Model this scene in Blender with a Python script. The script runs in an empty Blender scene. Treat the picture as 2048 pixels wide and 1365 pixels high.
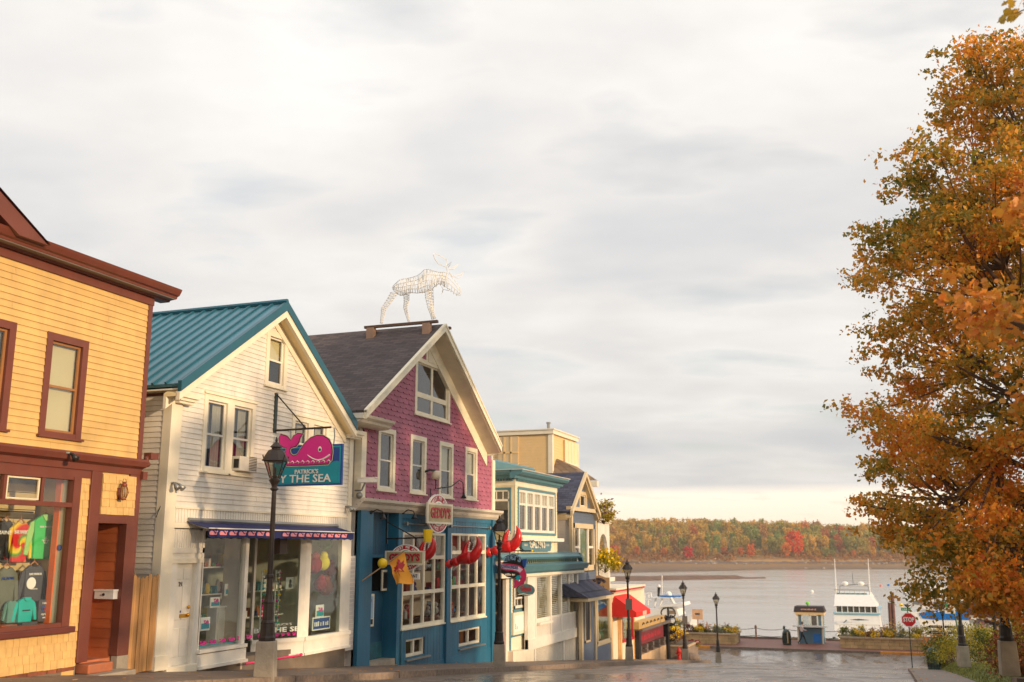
import bpy, math, random
import numpy as np
from mathutils import Vector, Matrix
R_=math.radians
random.seed(7); rng=np.random.default_rng(7)
scene=bpy.context.scene; COL=scene.collection
# ---------- camera, world, sun, exposure ----------
FPX=1991.; YH=1098.
AZ=math.atan(756/math.hypot(FPX,YH-682.5)); TL=math.atan((YH-682.5)/FPX); EZ=11.
cam=bpy.data.cameras.new('camera'); co=bpy.data.objects.new('camera',cam); COL.objects.link(co); scene.camera=co
cam.sensor_width=36; cam.lens=FPX/2048*36; cam.clip_end=6000; cam.clip_start=.1
co.location=(0,0,EZ); co.rotation_euler=(math.pi/2+TL,0,AZ)
cam.dof.use_dof=True; cam.dof.focus_distance=21; cam.dof.aperture_fstop=1.5
SUN_EL=R_(11); SUN_AZ=R_(-17)       # measured from +X towards +Y
w=bpy.data.worlds.new('World'); scene.world=w; w.use_nodes=True
def world():
    nt=w.node_tree; N=nt.nodes; L=nt.links; N.clear()
    out=N.new('ShaderNodeOutputWorld')
    sky=N.new('ShaderNodeTexSky'); sky.sky_type='NISHITA'; sky.sun_disc=False
    sky.sun_elevation=SUN_EL; sky.sun_rotation=math.pi/2-SUN_AZ
    b1=N.new('ShaderNodeBackground'); b1.inputs[1].default_value=.12; L.new(sky.outputs[0],b1.inputs[0])
    tc=N.new('ShaderNodeTexCoord'); sp=N.new('ShaderNodeSeparateXYZ'); L.new(tc.outputs['Generated'],sp.inputs[0])
    def M(op,a,b=None,c=None):
        n=N.new('ShaderNodeMath'); n.operation=op
        for i,v in enumerate((a,b,c)):
            if v is None: continue
            if isinstance(v,(int,float)): n.inputs[i].default_value=v
            else: L.new(v,n.inputs[i])
        return n.outputs[0]
    z=M('MAXIMUM',sp.outputs[2],0.0)
    zz=M('ADD',z,.17)
    u=M('DIVIDE',sp.outputs[0],zz); v=M('DIVIDE',sp.outputs[1],zz)
    # turn so the cloud bands run across the view
    c,s=math.cos(AZ),math.sin(AZ)
    uu=M('ADD',M('MULTIPLY',u,c),M('MULTIPLY',v,s)); vv=M('SUBTRACT',M('MULTIPLY',v,c),M('MULTIPLY',u,s))
    cb=N.new('ShaderNodeCombineXYZ'); L.new(uu,cb.inputs[0]); L.new(vv,cb.inputs[1])
    def noise(scale,det,rough,dist,off,sx=1,sy=1):
        m=N.new('ShaderNodeMapping'); m.inputs['Location'].default_value=off; m.inputs['Scale'].default_value=(sx,sy,1)
        L.new(cb.outputs[0],m.inputs[0]); n=N.new('ShaderNodeTexNoise'); n.inputs['Scale'].default_value=scale
        n.inputs['Detail'].default_value=det; n.inputs['Roughness'].default_value=rough; n.inputs['Distortion'].default_value=dist
        L.new(m.outputs[0],n.inputs[0]); return n.outputs[0]
    n1=noise(1.0,6,.5,.2,(2.9,4.6,0),.85,1.1); n2=noise(2.8,5,.5,.15,(7.3,1.1,3),.75,1.25)
    n=M('ADD',M('MULTIPLY',n1,.68),M('MULTIPLY',n2,.32))
    r=N.new('ShaderNodeValToRGB'); L.new(n,r.inputs[0]); e=r.color_ramp.elements
    e[0].position=.34; e[0].color=(.62,.625,.64,1); e[1].position=.64; e[1].color=(.95,.915,.87,1)
    for p,cc in ((.44,(.71,.70,.695,1)),(.52,(.81,.78,.75,1))): q=e.new(p); q.color=cc
    # cloud layer ends near the horizon, clear bright cream band below it
    g=N.new('ShaderNodeValToRGB'); wob=M('ADD',z,M('MULTIPLY',M('SUBTRACT',n2,.5),.012)); L.new(wob,g.inputs[0]); ge=g.color_ramp.elements
    ge[0].position=.0; ge[0].color=(1.08,.86,.64,1); ge[1].position=.0545; ge[1].color=(1.08,.96,.80,1)
    band=N.new('ShaderNodeMapRange'); band.inputs[1].default_value=.052; band.inputs[2].default_value=.061; L.new(wob,band.inputs[0])
    # lower clouds a bit darker, higher a little brighter
    br=N.new('ShaderNodeMapRange'); br.inputs[1].default_value=.05; br.inputs[2].default_value=.9; br.inputs[3].default_value=.86; br.inputs[4].default_value=1.20; L.new(z,br.inputs[0])
    mu=N.new('ShaderNodeVectorMath'); mu.operation='SCALE'; L.new(r.outputs[0],mu.inputs[0]); L.new(br.outputs[0],mu.inputs['Scale'])
    mx=N.new('ShaderNodeMix'); mx.data_type='RGBA'; L.new(band.outputs[0],mx.inputs[0]); L.new(g.outputs[0],mx.inputs[6]); L.new(mu.outputs[0],mx.inputs[7])
    b2=N.new('ShaderNodeBackground'); b2.inputs[1].default_value=1.0; L.new(mx.outputs[2],b2.inputs[0])
    ms=N.new('ShaderNodeMixShader')
    blue=N.new('ShaderNodeMapRange'); blue.inputs[1].default_value=.56; blue.inputs[2].default_value=.70; blue.inputs[3].default_value=.96; blue.inputs[4].default_value=.66
    L.new(n2,blue.inputs[0]); L.new(blue.outputs[0],ms.inputs[0]); L.new(b1.outputs[0],ms.inputs[1]); L.new(b2.outputs[0],ms.inputs[2])
    L.new(ms.outputs[0],out.inputs[0])
world()
sl=bpy.data.lights.new('sun','SUN'); sl.energy=3.7; sl.angle=R_(1.6); sl.color=(1,.72,.45)
so=bpy.data.objects.new('sun',sl); COL.objects.link(so)
sd=Vector((math.cos(SUN_EL)*math.cos(SUN_AZ),math.cos(SUN_EL)*math.sin(SUN_AZ),math.sin(SUN_EL)))
so.rotation_euler=sd.to_track_quat('Z','Y').to_euler(); so.location=(60,-20,40)
vs=scene.view_settings; vs.view_transform='Standard'; vs.look='None'; vs.exposure=.22; vs.gamma=1
# ---------- photo measuring helpers ----------
def ray(px,py):
    cx=px-1024; cy=682.5-py
    fw=FPX*math.cos(TL)-cy*math.sin(TL); up=FPX*math.sin(TL)+cy*math.cos(TL)
    return cx*math.cos(AZ)-fw*math.sin(AZ), fw*math.cos(AZ)+cx*math.sin(AZ), up
XF=-13.3
def F(px,py,X=XF):
    x,y,z=ray(px,py); t=X/x; return y*t,EZ+z*t
def G(px,py,Y):
    x,y,z=ray(px,py); t=Y/y; return x*t,EZ+z*t
def RR(l,r,t,b,X=XF):
    m=(t+b)/2; c=(l+r)/2
    return F(l,m,X)[0],F(r,m,X)[0],F(c,b,X)[1],F(c,t,X)[1]
PROF=[(-40,10.2),(0,9.45),(10,9.1),(16.5,8.55),(20,8.22),(29,7.43),(38,6.62),(45,5.98),(58,4.75),(69,3.65),(75,3.5),(200,3.5)]
def gz(y):
    for (a,za),(b,zb) in zip(PROF,PROF[1:]):
        if y<=b: return za+(zb-za)*(y-a)/(b-a)
    return PROF[-1][1]
# ---------- object helpers ----------
WL={}
def link(o,parent=None): COL.objects.link(o); o.parent=parent; return o
def thing(name,label,cat,loc=(0,0,0),group=None,rz=0):
    o=bpy.data.objects.new(name,None); o.empty_display_size=.2; o.location=loc; o.rotation_euler=(0,0,rz); link(o)
    o['label']=label; o['category']=cat
    if group: o['group']=group
    WL[o]=Vector(loc); return o
def tag(o,label,cat,group=None):
    o['label']=label; o['category']=cat
    if group: o['group']=group
    return o
def kind(o,k): o['kind']=k; return o
class MB:
    def __init__(s): s.v=[]; s.f=[]; s.m=[]
    def add(s,vs,fs,mi=0):
        n=len(s.v); s.v+= [tuple(p) for p in vs]; s.f+=[tuple(i+n for i in f) for f in fs]; s.m+=[mi]*len(fs); return s
    def box(s,x0,x1,y0,y1,z0,z1,mi=0):
        if x0>x1:x0,x1=x1,x0
        if y0>y1:y0,y1=y1,y0
        if z0>z1:z0,z1=z1,z0
        return s.add([(x0,y0,z0),(x1,y0,z0),(x1,y1,z0),(x0,y1,z0),(x0,y0,z1),(x1,y0,z1),(x1,y1,z1),(x0,y1,z1)],
          [(0,3,2,1),(4,5,6,7),(0,1,5,4),(1,2,6,5),(2,3,7,6),(3,0,4,7)],mi)
    def hexa(s,p,mi=0): # 8 points: bottom 4 ccw, top 4
        return s.add(p,[(0,3,2,1),(4,5,6,7),(0,1,5,4),(1,2,6,5),(2,3,7,6),(3,0,4,7)],mi)
    def prism(s,poly,axis,a,b,mi=0):
        # poly of (u,v); axis 'x': (y,z) pts ; 'y': (x,z); 'z': (x,y)
        def P(u,v,w): return {'x':(w,u,v),'y':(u,w,v),'z':(u,v,w)}[axis]
        n=len(poly); vs=[P(u,v,a) for u,v in poly]+[P(u,v,b) for u,v in poly]
        ar=sum(poly[i][0]*poly[(i+1)%n][1]-poly[(i+1)%n][0]*poly[i][1] for i in range(n))
        flip=(ar>0)==(b>a)
        if axis=='y': flip=not flip
        fs=[tuple(range(n)),tuple(range(2*n-1,n-1,-1))]+[(i,i+n,(i+1)%n+n,(i+1)%n) for i in range(n)]
        if flip: fs=[tuple(reversed(f)) for f in fs]
        return s.add(vs,fs,mi)
    def tube(s,pts,r,n=8,mi=0,cap=True):
        pts=[Vector(p) for p in pts]; k=len(pts); rs=r if isinstance(r,(list,tuple)) else [r]*k
        base=len(s.v); prev=None
        for i,p in enumerate(pts):
            t=(pts[min(i+1,k-1)]-pts[max(i-1,0)]).normalized()
            if prev is None:
                a=Vector((0,0,1)) if abs(t.z)<.9 else Vector((1,0,0)); u=t.cross(a).normalized()
            else: u=(prev-t*prev.dot(t)).normalized()
            prev=u; v=t.cross(u)
            for j in range(n):
                q=2*math.pi*j/n; s.v.append(tuple(p+(u*math.cos(q)+v*math.sin(q))*rs[i]))
        for i in range(k-1):
            for j in range(n):
                a=base+i*n+j; b=base+i*n+(j+1)%n; s.f.append((a,b,b+n,a+n)); s.m.append(mi)
        if cap:
            s.f.append(tuple(base+j for j in range(n-1,-1,-1))); s.f.append(tuple(base+(k-1)*n+j for j in range(n))); s.m+=[mi,mi]
        return s
    def lathe(s,prof,c=(0,0,0),n=12,rot=0,mi=0): # prof (r,z)
        base=len(s.v)
        for r,z in prof:
            for j in range(n):
                q=2*math.pi*j/n+rot; s.v.append((c[0]+r*math.cos(q),c[1]+r*math.sin(q),c[2]+z))
        for i in range(len(prof)-1):
            for j in range(n):
                a=base+i*n+j; b=base+i*n+(j+1)%n; s.f.append((a,b,b+n,a+n)); s.m.append(mi)
        s.f.append(tuple(base+j for j in range(n-1,-1,-1))); s.f.append(tuple(base+(len(prof)-1)*n+j for j in range(n))); s.m+=[mi,mi]
        return s
    def ball(s,c,r,n=10,mi=0,sx=1,sy=1,sz=1):
        pr=[(max(.001,math.sin(math.pi*i/n)),-math.cos(math.pi*i/n)) for i in range(n+1)]
        b=len(s.v); s.lathe([(r*a,r*z*sz) for a,z in pr],c,n+4,mi=mi)
        if sx!=1 or sy!=1:
            for i in range(b,len(s.v)):
                x,y,z=s.v[i]; s.v[i]=(c[0]+(x-c[0])*sx,c[1]+(y-c[1])*sy,z)
        return s
    def build(s,name,mat,parent=None,smooth=False,bevel=0):
        me=bpy.data.meshes.new(name); o3=WL.get(parent,Vector((0,0,0))) if parent else Vector((0,0,0))
        me.from_pydata([(v[0]-o3.x,v[1]-o3.y,v[2]-o3.z) for v in s.v],[],s.f)
        for m in (mat if isinstance(mat,(list,tuple)) else [mat]): me.materials.append(m)
        if any(s.m): me.polygons.foreach_set('material_index',s.m)
        if smooth: me.polygons.foreach_set('use_smooth',[True]*len(s.f))
        me.update()
        o=bpy.data.objects.new(name,me); link(o,parent); WL[o]=o3.copy()
        if bevel:
            b=o.modifiers.new('bevel','BEVEL'); b.width=bevel; b.segments=2; b.limit_method='ANGLE'
        return o
def bx(name,mat,parent,*a,bevel=0): return MB().box(*a).build(name,mat,parent,bevel=bevel)
def copy_tree(o,parent=None):
    c=o.copy(); COL.objects.link(c); c.parent=parent
    for ch in list(o.children): copy_tree(ch,c)
    return c
def text(body,size,loc,mat,parent,face='x',name='lettering',ext=.006,align='CENTER',width=None,rot=None,bold=0):
    cu=bpy.data.curves.new('t','FONT'); cu.body=body; cu.size=size; cu.extrude=ext; cu.align_x=align; cu.align_y='CENTER'; cu.resolution_u=2; cu.offset=bold
    to=bpy.data.objects.new('t',cu); COL.objects.link(to)
    dg=bpy.context.evaluated_depsgraph_get(); me=bpy.data.meshes.new_from_object(to.evaluated_get(dg)); bpy.data.objects.remove(to); bpy.data.curves.remove(cu)
    me.name=name
    if width:
        xs=[v.co.x for v in me.vertices]; 
        if xs: k=width/(max(xs)-min(xs)); me.transform(Matrix.Diagonal((k,1,1,1)))
    if face=='x': M=Matrix(((0,0,1,0),(1,0,0,0),(0,1,0,0),(0,0,0,1)))     # right=+Y
    elif face=='-y': M=Matrix(((1,0,0,0),(0,0,-1,0),(0,1,0,0),(0,0,0,1)))
    else: M=face
    if rot: M=M@Matrix.Rotation(rot,4,'Z')
    me.transform(M); p=Vector(loc)-(WL.get(parent) or Vector((0,0,0))); me.transform(Matrix.Translation(p))
    me.materials.append(mat); o=bpy.data.objects.new(name,me); link(o,parent); WL[o]=WL.get(parent,Vector((0,0,0))).copy(); return o
# ---------- materials ----------
def lin(c): return tuple(((x/255)/12.92 if x/255<=.04045 else ((x/255+.055)/1.055)**2.4) for x in c)
MC={}
def mat(name,col,rough=.6,var=.12,scale=3.,bump=.0,bscale=40.,metal=0,wear=0,wcol=(.2,.17,.14),stretch=(1,1,1),spec=.5,srgb=True,wscale=6.,trans=0,coat=0,dirt=0.):
    if name in MC: return MC[name]
    c=lin(col) if srgb else col
    m=bpy.data.materials.new(name); m.use_nodes=True; nt=m.node_tree; N=nt.nodes; L=nt.links
    p=N['Principled BSDF']; p.inputs['Roughness'].default_value=rough; p.inputs['Metallic'].default_value=metal
    p.inputs['Specular IOR Level'].default_value=spec; p.inputs['Coat Weight'].default_value=coat
    ge=N.new('ShaderNodeNewGeometry'); mp=N.new('ShaderNodeMapping'); mp.inputs['Scale'].default_value=stretch; L.new(ge.outputs['Position'],mp.inputs[0])
    n=N.new('ShaderNodeTexNoise'); n.inputs['Scale'].default_value=scale; n.inputs['Detail'].default_value=4; L.new(mp.outputs[0],n.inputs[0])
    mx=N.new('ShaderNodeMix'); mx.data_type='RGBA'; mr=N.new('ShaderNodeMapRange'); mr.inputs[1].default_value=.3; mr.inputs[2].default_value=.7; L.new(n.outputs[0],mr.inputs[0])
    L.new(mr.outputs[0],mx.inputs[0]); mx.inputs[6].default_value=tuple(x*(1-var) for x in c)+(1,); mx.inputs[7].default_value=tuple(min(.9,x*(1+var)) for x in c)+(1,)
    outc=mx.outputs[2]
    # per-object small variation
    oi=N.new('ShaderNodeObjectInfo'); hs=N.new('ShaderNodeHueSaturation'); m2=N.new('ShaderNodeMapRange'); m2.inputs[3].default_value=1-var*.5; m2.inputs[4].default_value=1+var*.5
    L.new(oi.outputs['Random'],m2.inputs[0]); L.new(m2.outputs[0],hs.inputs['Value']); L.new(outc,hs.inputs['Color']); outc=hs.outputs[0]
    if wear:
        n2=N.new('ShaderNodeTexNoise'); n2.inputs['Scale'].default_value=wscale; n2.inputs['Detail'].default_value=7; n2.inputs['Roughness'].default_value=.7; L.new(mp.outputs[0],n2.inputs[0])
        r2=N.new('ShaderNodeMapRange'); r2.inputs[1].default_value=.72-wear*.3; r2.inputs[2].default_value=.78-wear*.3; L.new(n2.outputs[0],r2.inputs[0])
        mw=N.new('ShaderNodeMix'); mw.data_type='RGBA'; L.new(r2.outputs[0],mw.inputs[0]); L.new(outc,mw.inputs[6]); mw.inputs[7].default_value=wcol+(1,); outc=mw.outputs[2]
    if dirt:
        n3=N.new('ShaderNodeTexNoise'); n3.inputs['Scale'].default_value=1.3; n3.inputs['Detail'].default_value=6; n3.inputs['Roughness'].default_value=.65
        mq=N.new('ShaderNodeMapping'); mq.inputs['Scale'].default_value=(2.5,2.5,.5); L.new(ge.outputs['Position'],mq.inputs[0]); L.new(mq.outputs[0],n3.inputs[0])
        r3=N.new('ShaderNodeMapRange'); r3.inputs[1].default_value=.45; r3.inputs[2].default_value=.75; r3.inputs[4].default_value=dirt; L.new(n3.outputs[0],r3.inputs[0])
        md=N.new('ShaderNodeMix'); md.data_type='RGBA'; L.new(r3.outputs[0],md.inputs[0]); L.new(outc,md.inputs[6]); md.inputs[7].default_value=(.16,.13,.10,1); outc=md.outputs[2]
    L.new(outc,p.inputs['Base Color'])
    if bump:
        nb=N.new('ShaderNodeTexNoise'); nb.inputs['Scale'].default_value=bscale; nb.inputs['Detail'].default_value=3; L.new(mp.outputs[0],nb.inputs[0])
        b=N.new('ShaderNodeBump'); b.inputs['Strength'].default_value=bump; b.inputs['Distance'].default_value=.01; L.new(nb.outputs[0],b.inputs['Height']); L.new(b.outputs[0],p.inputs['Normal'])
    MC[name]=m; return m
def glassmat(name,tint=(.9,.95,.93),refl=1.0,dark=0.):
    m=bpy.data.materials.new(name); m.use_nodes=True; nt=m.node_tree; N=nt.nodes; L=nt.links; N.clear()
    out=N.new('ShaderNodeOutputMaterial'); t=N.new('ShaderNodeBsdfTransparent'); t.inputs[0].default_value=tint+(1,)
    g=N.new('ShaderNodeBsdfGlossy'); g.inputs['Roughness'].default_value=.015; lw=N.new('ShaderNodeLayerWeight'); lw.inputs[0].default_value=.5; fr=N.new('ShaderNodeMath'); fr.operation='POWER'; fr.inputs[1].default_value=4.2; L.new(lw.outputs['Facing'],fr.inputs[0])
    ge=N.new('ShaderNodeNewGeometry'); n=N.new('ShaderNodeTexNoise'); n.inputs['Scale'].default_value=1.4; L.new(ge.outputs['Position'],n.inputs[0])
    b=N.new('ShaderNodeBump'); b.inputs['Strength'].default_value=.12; b.inputs['Distance'].default_value=.05; L.new(n.outputs[0],b.inputs['Height']); L.new(b.outputs[0],g.inputs['Normal'])
    mm=N.new('ShaderNodeMath'); mm.operation='MULTIPLY_ADD'; mm.inputs[1].default_value=refl; mm.inputs[2].default_value=dark; L.new(fr.outputs[0],mm.inputs[0])
    mx=N.new('ShaderNodeMixShader'); L.new(mm.outputs[0],mx.inputs[0]); L.new(t.outputs[0],mx.inputs[1]); L.new(g.outputs[0],mx.inputs[2]); L.new(mx.outputs[0],out.inputs[0]); return m
GL=glassmat('window glass',refl=1.,dark=.14)
GS=glassmat('shop glass',refl=.9,dark=.07)
GLAMP=glassmat('lamp glass',tint=(.82,.78,.66),refl=1,dark=.12)
yel=mat('yellow paint',(206,170,104),.55,.07,dirt=.22)
yel2=mat('yellow shingle paint',(204,168,106),.6,.10,scale=8,bump=.4,bscale=30)
brn=mat('brown trim paint',(108,56,42),.45,.10,dirt=.12)
brn2=mat('dark brown paint',(92,44,36),.5,.10)
wht=mat('white paint',(226,220,206),.5,.05,scale=5,dirt=.10)
wht2=mat('white siding paint',(222,216,204),.55,.06,dirt=.24)
whtold=mat('weathered white paint',(216,206,188),.65,.08,wear=.35,wscale=9,wcol=(.18,.15,.12),stretch=(1,1,3))
crm=mat('cream paint',(230,220,196),.5,.05,dirt=.10)
grsid=mat('grey vinyl siding',(196,190,184),.55,.05,dirt=.12)
tealroof=mat('teal metal roof',(80,130,150),.36,.06,metal=.15,scale=2)
tealdk=mat('teal metal trim',(34,90,108),.35,.06,metal=.2)
asph=None
pink=mat('raspberry shingle paint',(162,90,112),.6,.14,scale=4,bump=.3,dirt=.08)
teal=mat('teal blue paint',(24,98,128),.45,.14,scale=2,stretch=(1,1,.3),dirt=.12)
tealshade=mat('shaded teal paint',(16,74,102),.5,.14,scale=2,dirt=.12)  # darker copy of the teal; shade of recess and reveals put into the colour
galteal=mat('sea blue trim paint',(78,122,134),.45,.08,dirt=.05)
concrete=mat('concrete',(150,140,124),.85,.18,scale=4,bump=.6,bscale=25,wear=.12,wcol=(.12,.10,.07))
found=mat('foundation concrete',(120,108,94),.9,.22,scale=2,bump=.5,dirt=.35)
iron=mat('dark iron',(40,38,38),.4,.2,scale=10,metal=.3,bump=.15)
ironbr=mat('brown iron',(46,38,34),.45,.2,scale=8,metal=.2,bump=.1)
steel=mat('grey galvanised steel',(150,150,146),.4,.1,metal=.6)
black=mat('black paint',(22,22,24),.4,.1)
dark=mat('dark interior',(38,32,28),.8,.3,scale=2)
roomm=mat('dim room wall',(190,164,120),.9,.2)
drape=mat('lace curtain',(176,166,150),.9,.15,scale=20,stretch=(1,4,.3))
blind=mat('pale window blind',(206,190,146),.8,.06,scale=1)
woodraw=mat('weathered cedar',(186,138,84),.75,.30,scale=3,bump=.5,stretch=(3,3,.35),wear=.18,wcol=(.14,.07,.03),wscale=4)
wooddk=mat('dark timber',(96,70,52),.8,.3,scale=3,bump=.4,stretch=(1,3,3))
orange=mat('orange post paint',(214,100,34),.6,.1)
gold=mat('brass',(200,150,60),.3,.1,metal=.8)
navy=mat('navy canvas',(34,40,92),.85,.12,scale=6,bump=.2)
whalep=mat('pale pink print',(240,150,160),.8,.05)
magenta=mat('magenta sign paint',(214,36,140),.4,.04)
signteal=mat('turquoise sign paint',(0,150,170),.4,.05)
signblue=mat('blue sign paint',(28,72,150),.4,.05)
signwhite=mat('white sign paint',(238,234,226),.5,.03)
red=mat('lobster red paint',(200,20,22),.3,.25,scale=5,coat=.3)
claw_dk=mat('dark red paint',(90,14,18),.4,.2)
signred=mat('red sign paint',(178,28,44),.45,.06)
signgreen=mat('green sign paint',(40,150,100),.45,.06)
canvasred=mat('red canvas',(216,40,32),.8,.06,scale=3,bump=.15)
brickm=mat('old red brick',(130,74,52),.9,.35,scale=5,bump=.5,wear=.2,wcol=(.3,.24,.17))
mortar=mat('mortar',(140,128,110),.95,.2)
bluegrey=mat('slate blue siding paint',(92,104,124),.55,.06,dirt=.08)
tan=mat('tan trim paint',(206,186,150),.5,.06,dirt=.08)
beige=mat('beige siding paint',(222,188,132),.55,.04)
granite=mat('granite',(124,108,94),.8,.25,scale=12,bump=.4)
rubber=mat('dark green enamel',(26,52,44),.35,.15,scale=8)
redbrickpave=mat('red brick paving',(122,76,62),.6,.22,scale=6,bump=.3)
yellowp=mat('yellow paint plastic',(240,200,20),.4,.05)
skin=mat('skin',(200,150,120),.5,.05); hair=mat('grey hair',(110,100,90),.8,.1)
shirt=mat('pale shirt',(214,196,188),.85,.08); trouser=mat('dark trousers',(30,32,36),.85,.1)
fabricw=mat('white knit',(230,228,222),.9,.05); trouser2=mat('tan trousers',(176,140,100),.85,.1)
hullw=mat('white gelcoat',(232,230,224),.25,.04); hullb=mat('blue hull paint',(20,110,190),.3,.08); hullt=mat('pale blue stripe paint',(130,190,210),.3,.05)
wineglass=mat('dark boat window',(40,44,46),.1,.1)
purplebr=mat('weathered brown shingle wall',(92,60,50),.8,.2,scale=6,bump=.4)
def shingle_roof(name,c1,c2,pitch,wid,plane):
    m=bpy.data.materials.new(name); m.use_nodes=True; nt=m.node_tree; N=nt.nodes; L=nt.links; p=N['Principled BSDF']; p.inputs['Roughness'].default_value=.9
    tc=N.new('ShaderNodeTexCoord'); br=N.new('ShaderNodeTexBrick'); L.new(tc.outputs['UV'],br.inputs[0])
    br.inputs['Scale'].default_value=1; br.inputs['Brick Width'].default_value=wid; br.inputs['Row Height'].default_value=pitch; br.inputs['Mortar Size'].default_value=.009
    br.inputs['Color1'].default_value=lin(c1)+(1,); br.inputs['Color2'].default_value=lin(c2)+(1,); br.inputs['Mortar'].default_value=tuple(x*.35 for x in lin(c1))+(1,)
    n=N.new('ShaderNodeTexNoise'); n.inputs['Scale'].default_value=1.5; n.inputs['Detail'].default_value=8; L.new(tc.outputs['UV'],n.inputs[0])
    mx=N.new('ShaderNodeMix'); mx.data_type='RGBA'; mx.blend_type='MULTIPLY'; mx.inputs[0].default_value=.6; L.new(br.outputs[0],mx.inputs[6]); L.new(n.outputs[0],mx.inputs[7]); 
    mm=N.new('ShaderNodeVectorMath'); mm.operation='SCALE'; mm.inputs['Scale'].default_value=1.5; L.new(mx.outputs[2],mm.inputs[0]); L.new(mm.outputs[0],p.inputs['Base Color'])
    b=N.new('ShaderNodeBump'); b.inputs['Strength'].default_value=.8; b.inputs['Distance'].default_value=.012; L.new(br.outputs['Fac'],b.inputs['Height']); b.invert=True; L.new(b.outputs[0],p.inputs['Normal']); return m
roof_br=shingle_roof('brown asphalt shingles',(92,80,78),(68,60,62),.14,.33,0)
roof_nv=shingle_roof('slate blue asphalt shingles',(74,78,98),(52,54,74),.16,.33,0)
roof_tn=shingle_roof('tan wood shingles',(150,126,100),(112,94,76),.2,.3,0)
def set_uv(o,udir,vdir):
    me=o.data; uv=me.uv_layers.new(name='UVMap'); u=Vector(udir); v=Vector(vdir)
    for lp in me.loops:
        c=me.vertices[lp.vertex_index].co; uv.data[lp.index].uv=(c.dot(u),c.dot(v))
def strokes(x0,x1,z0,z1,c,m,parent,face='-y',seed=1,rows=1):
    """worn lettering too small to read: a row of short uneven strokes"""
    r=random.Random(seed); mb=MB(); hh=(z1-z0)/rows
    for k in range(rows):
        a=x0; zb=z0+k*hh
        while a<x1:
            w_=r.uniform(.18,.42)*hh; b=min(a+w_,x1); t=zb+hh*r.uniform(.6,.85); q=zb+hh*.15
            (mb.box(a,b,c-.004,c,q,t) if face=='-y' else mb.box(c,c+.004,a,b,q,t)); a=b+hh*r.choice((.12,.12,.15,.4))
    return kind(mb.build('print',m,parent),'stuff')
# ---------- clapboards and shingles ----------
def unit_board(mat_,key,h,t0=.004,t1=.024):
    k=(mat_.name,key)
    if k in UB: return UB[k]
    mb=MB(); hh=h*1.12
    mb.hexa([(0,0,0),(t1,0,0),(t1,1,0),(0,1,0),(0,0,hh),(t0,0,hh),(t0,1,hh),(0,1,hh)])
    me=bpy.data.meshes.new('board'); me.from_pydata(mb.v,[],mb.f); me.materials.append(mat_); me.update(); UB[k]=me; return me
UB={}
def cut(a,b,ops,z,h):
    iv=[(a,b)]
    for (y0,y1,z0,z1) in ops:
        if z+h*.5<z0 or z+h*.5>z1: continue
        n=[]
        for p,q in iv:
            if y1<=p or y0>=q: n.append((p,q)); continue
            if y0>p: n.append((p,y0))
            if y1<q: n.append((y1,q))
        iv=n
    return [(p,q) for p,q in iv if q-p>.04]
def boards(parent,mat_,X,z0,z1,pitch,yl,yr,ops=(),name='board',side=None,joined=False):
    """rows of clapboard; yl,yr numbers or functions of z. side: Y of a wall facing -Y (then yl,yr are x from/to)"""
    z=z0; n=0; mbj=MB()
    while z<z1-.01:
        a=yl(z+pitch*.5) if callable(yl) else yl; b=yr(z+pitch*.5) if callable(yr) else yr
        if b-a>.05:
            segs=[]
            for p,q in cut(a,b,ops,z,pitch):
                if joined: segs.append((p,q)); continue
                c=p
                while q-c>3.6:
                    d=c+random.uniform(1.6,3.4); segs.append((c,d-.002)); c=d+.002
                segs.append((c,q))
            for p,q in segs:
                if joined:
                    t1=.02
                    if side is None: mbj.hexa([(X,p,z),(X+t1,p,z),(X+t1,q,z),(X,q,z),(X,p,z+pitch*1.1),(X+.004,p,z+pitch*1.1),(X+.004,q,z+pitch*1.1),(X,q,z+pitch*1.1)])
                    else: mbj.hexa([(p,side-t1,z),(q,side-t1,z),(q,side,z),(p,side,z),(p,side-.004,z+pitch*1.1),(q,side-.004,z+pitch*1.1),(q,side,z+pitch*1.1),(p,side,z+pitch*1.1)])
                    continue
                o=bpy.data.objects.new(name,unit_board(mat_,round(pitch,4),pitch)); w=WL[parent]
                if side is None: o.location=(X-w.x,p-w.y,z-w.z)
                else: o.location=(p-w.x,side-w.y,z-w.z); o.rotation_euler=(0,0,-math.pi/2)
                o.scale=(1,q-p,1); link(o,parent); n+=1
        z+=pitch
    if joined: o=mbj.build('siding',mat_,parent); o['kind']='stuff'; return o
    return n
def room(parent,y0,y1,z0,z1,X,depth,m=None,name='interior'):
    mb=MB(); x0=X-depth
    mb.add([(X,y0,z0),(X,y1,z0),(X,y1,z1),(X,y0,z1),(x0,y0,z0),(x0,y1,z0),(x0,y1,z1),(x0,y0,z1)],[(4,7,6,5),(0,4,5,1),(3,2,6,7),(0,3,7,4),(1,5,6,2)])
    return mb.build(name,m or dark,parent)
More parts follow.
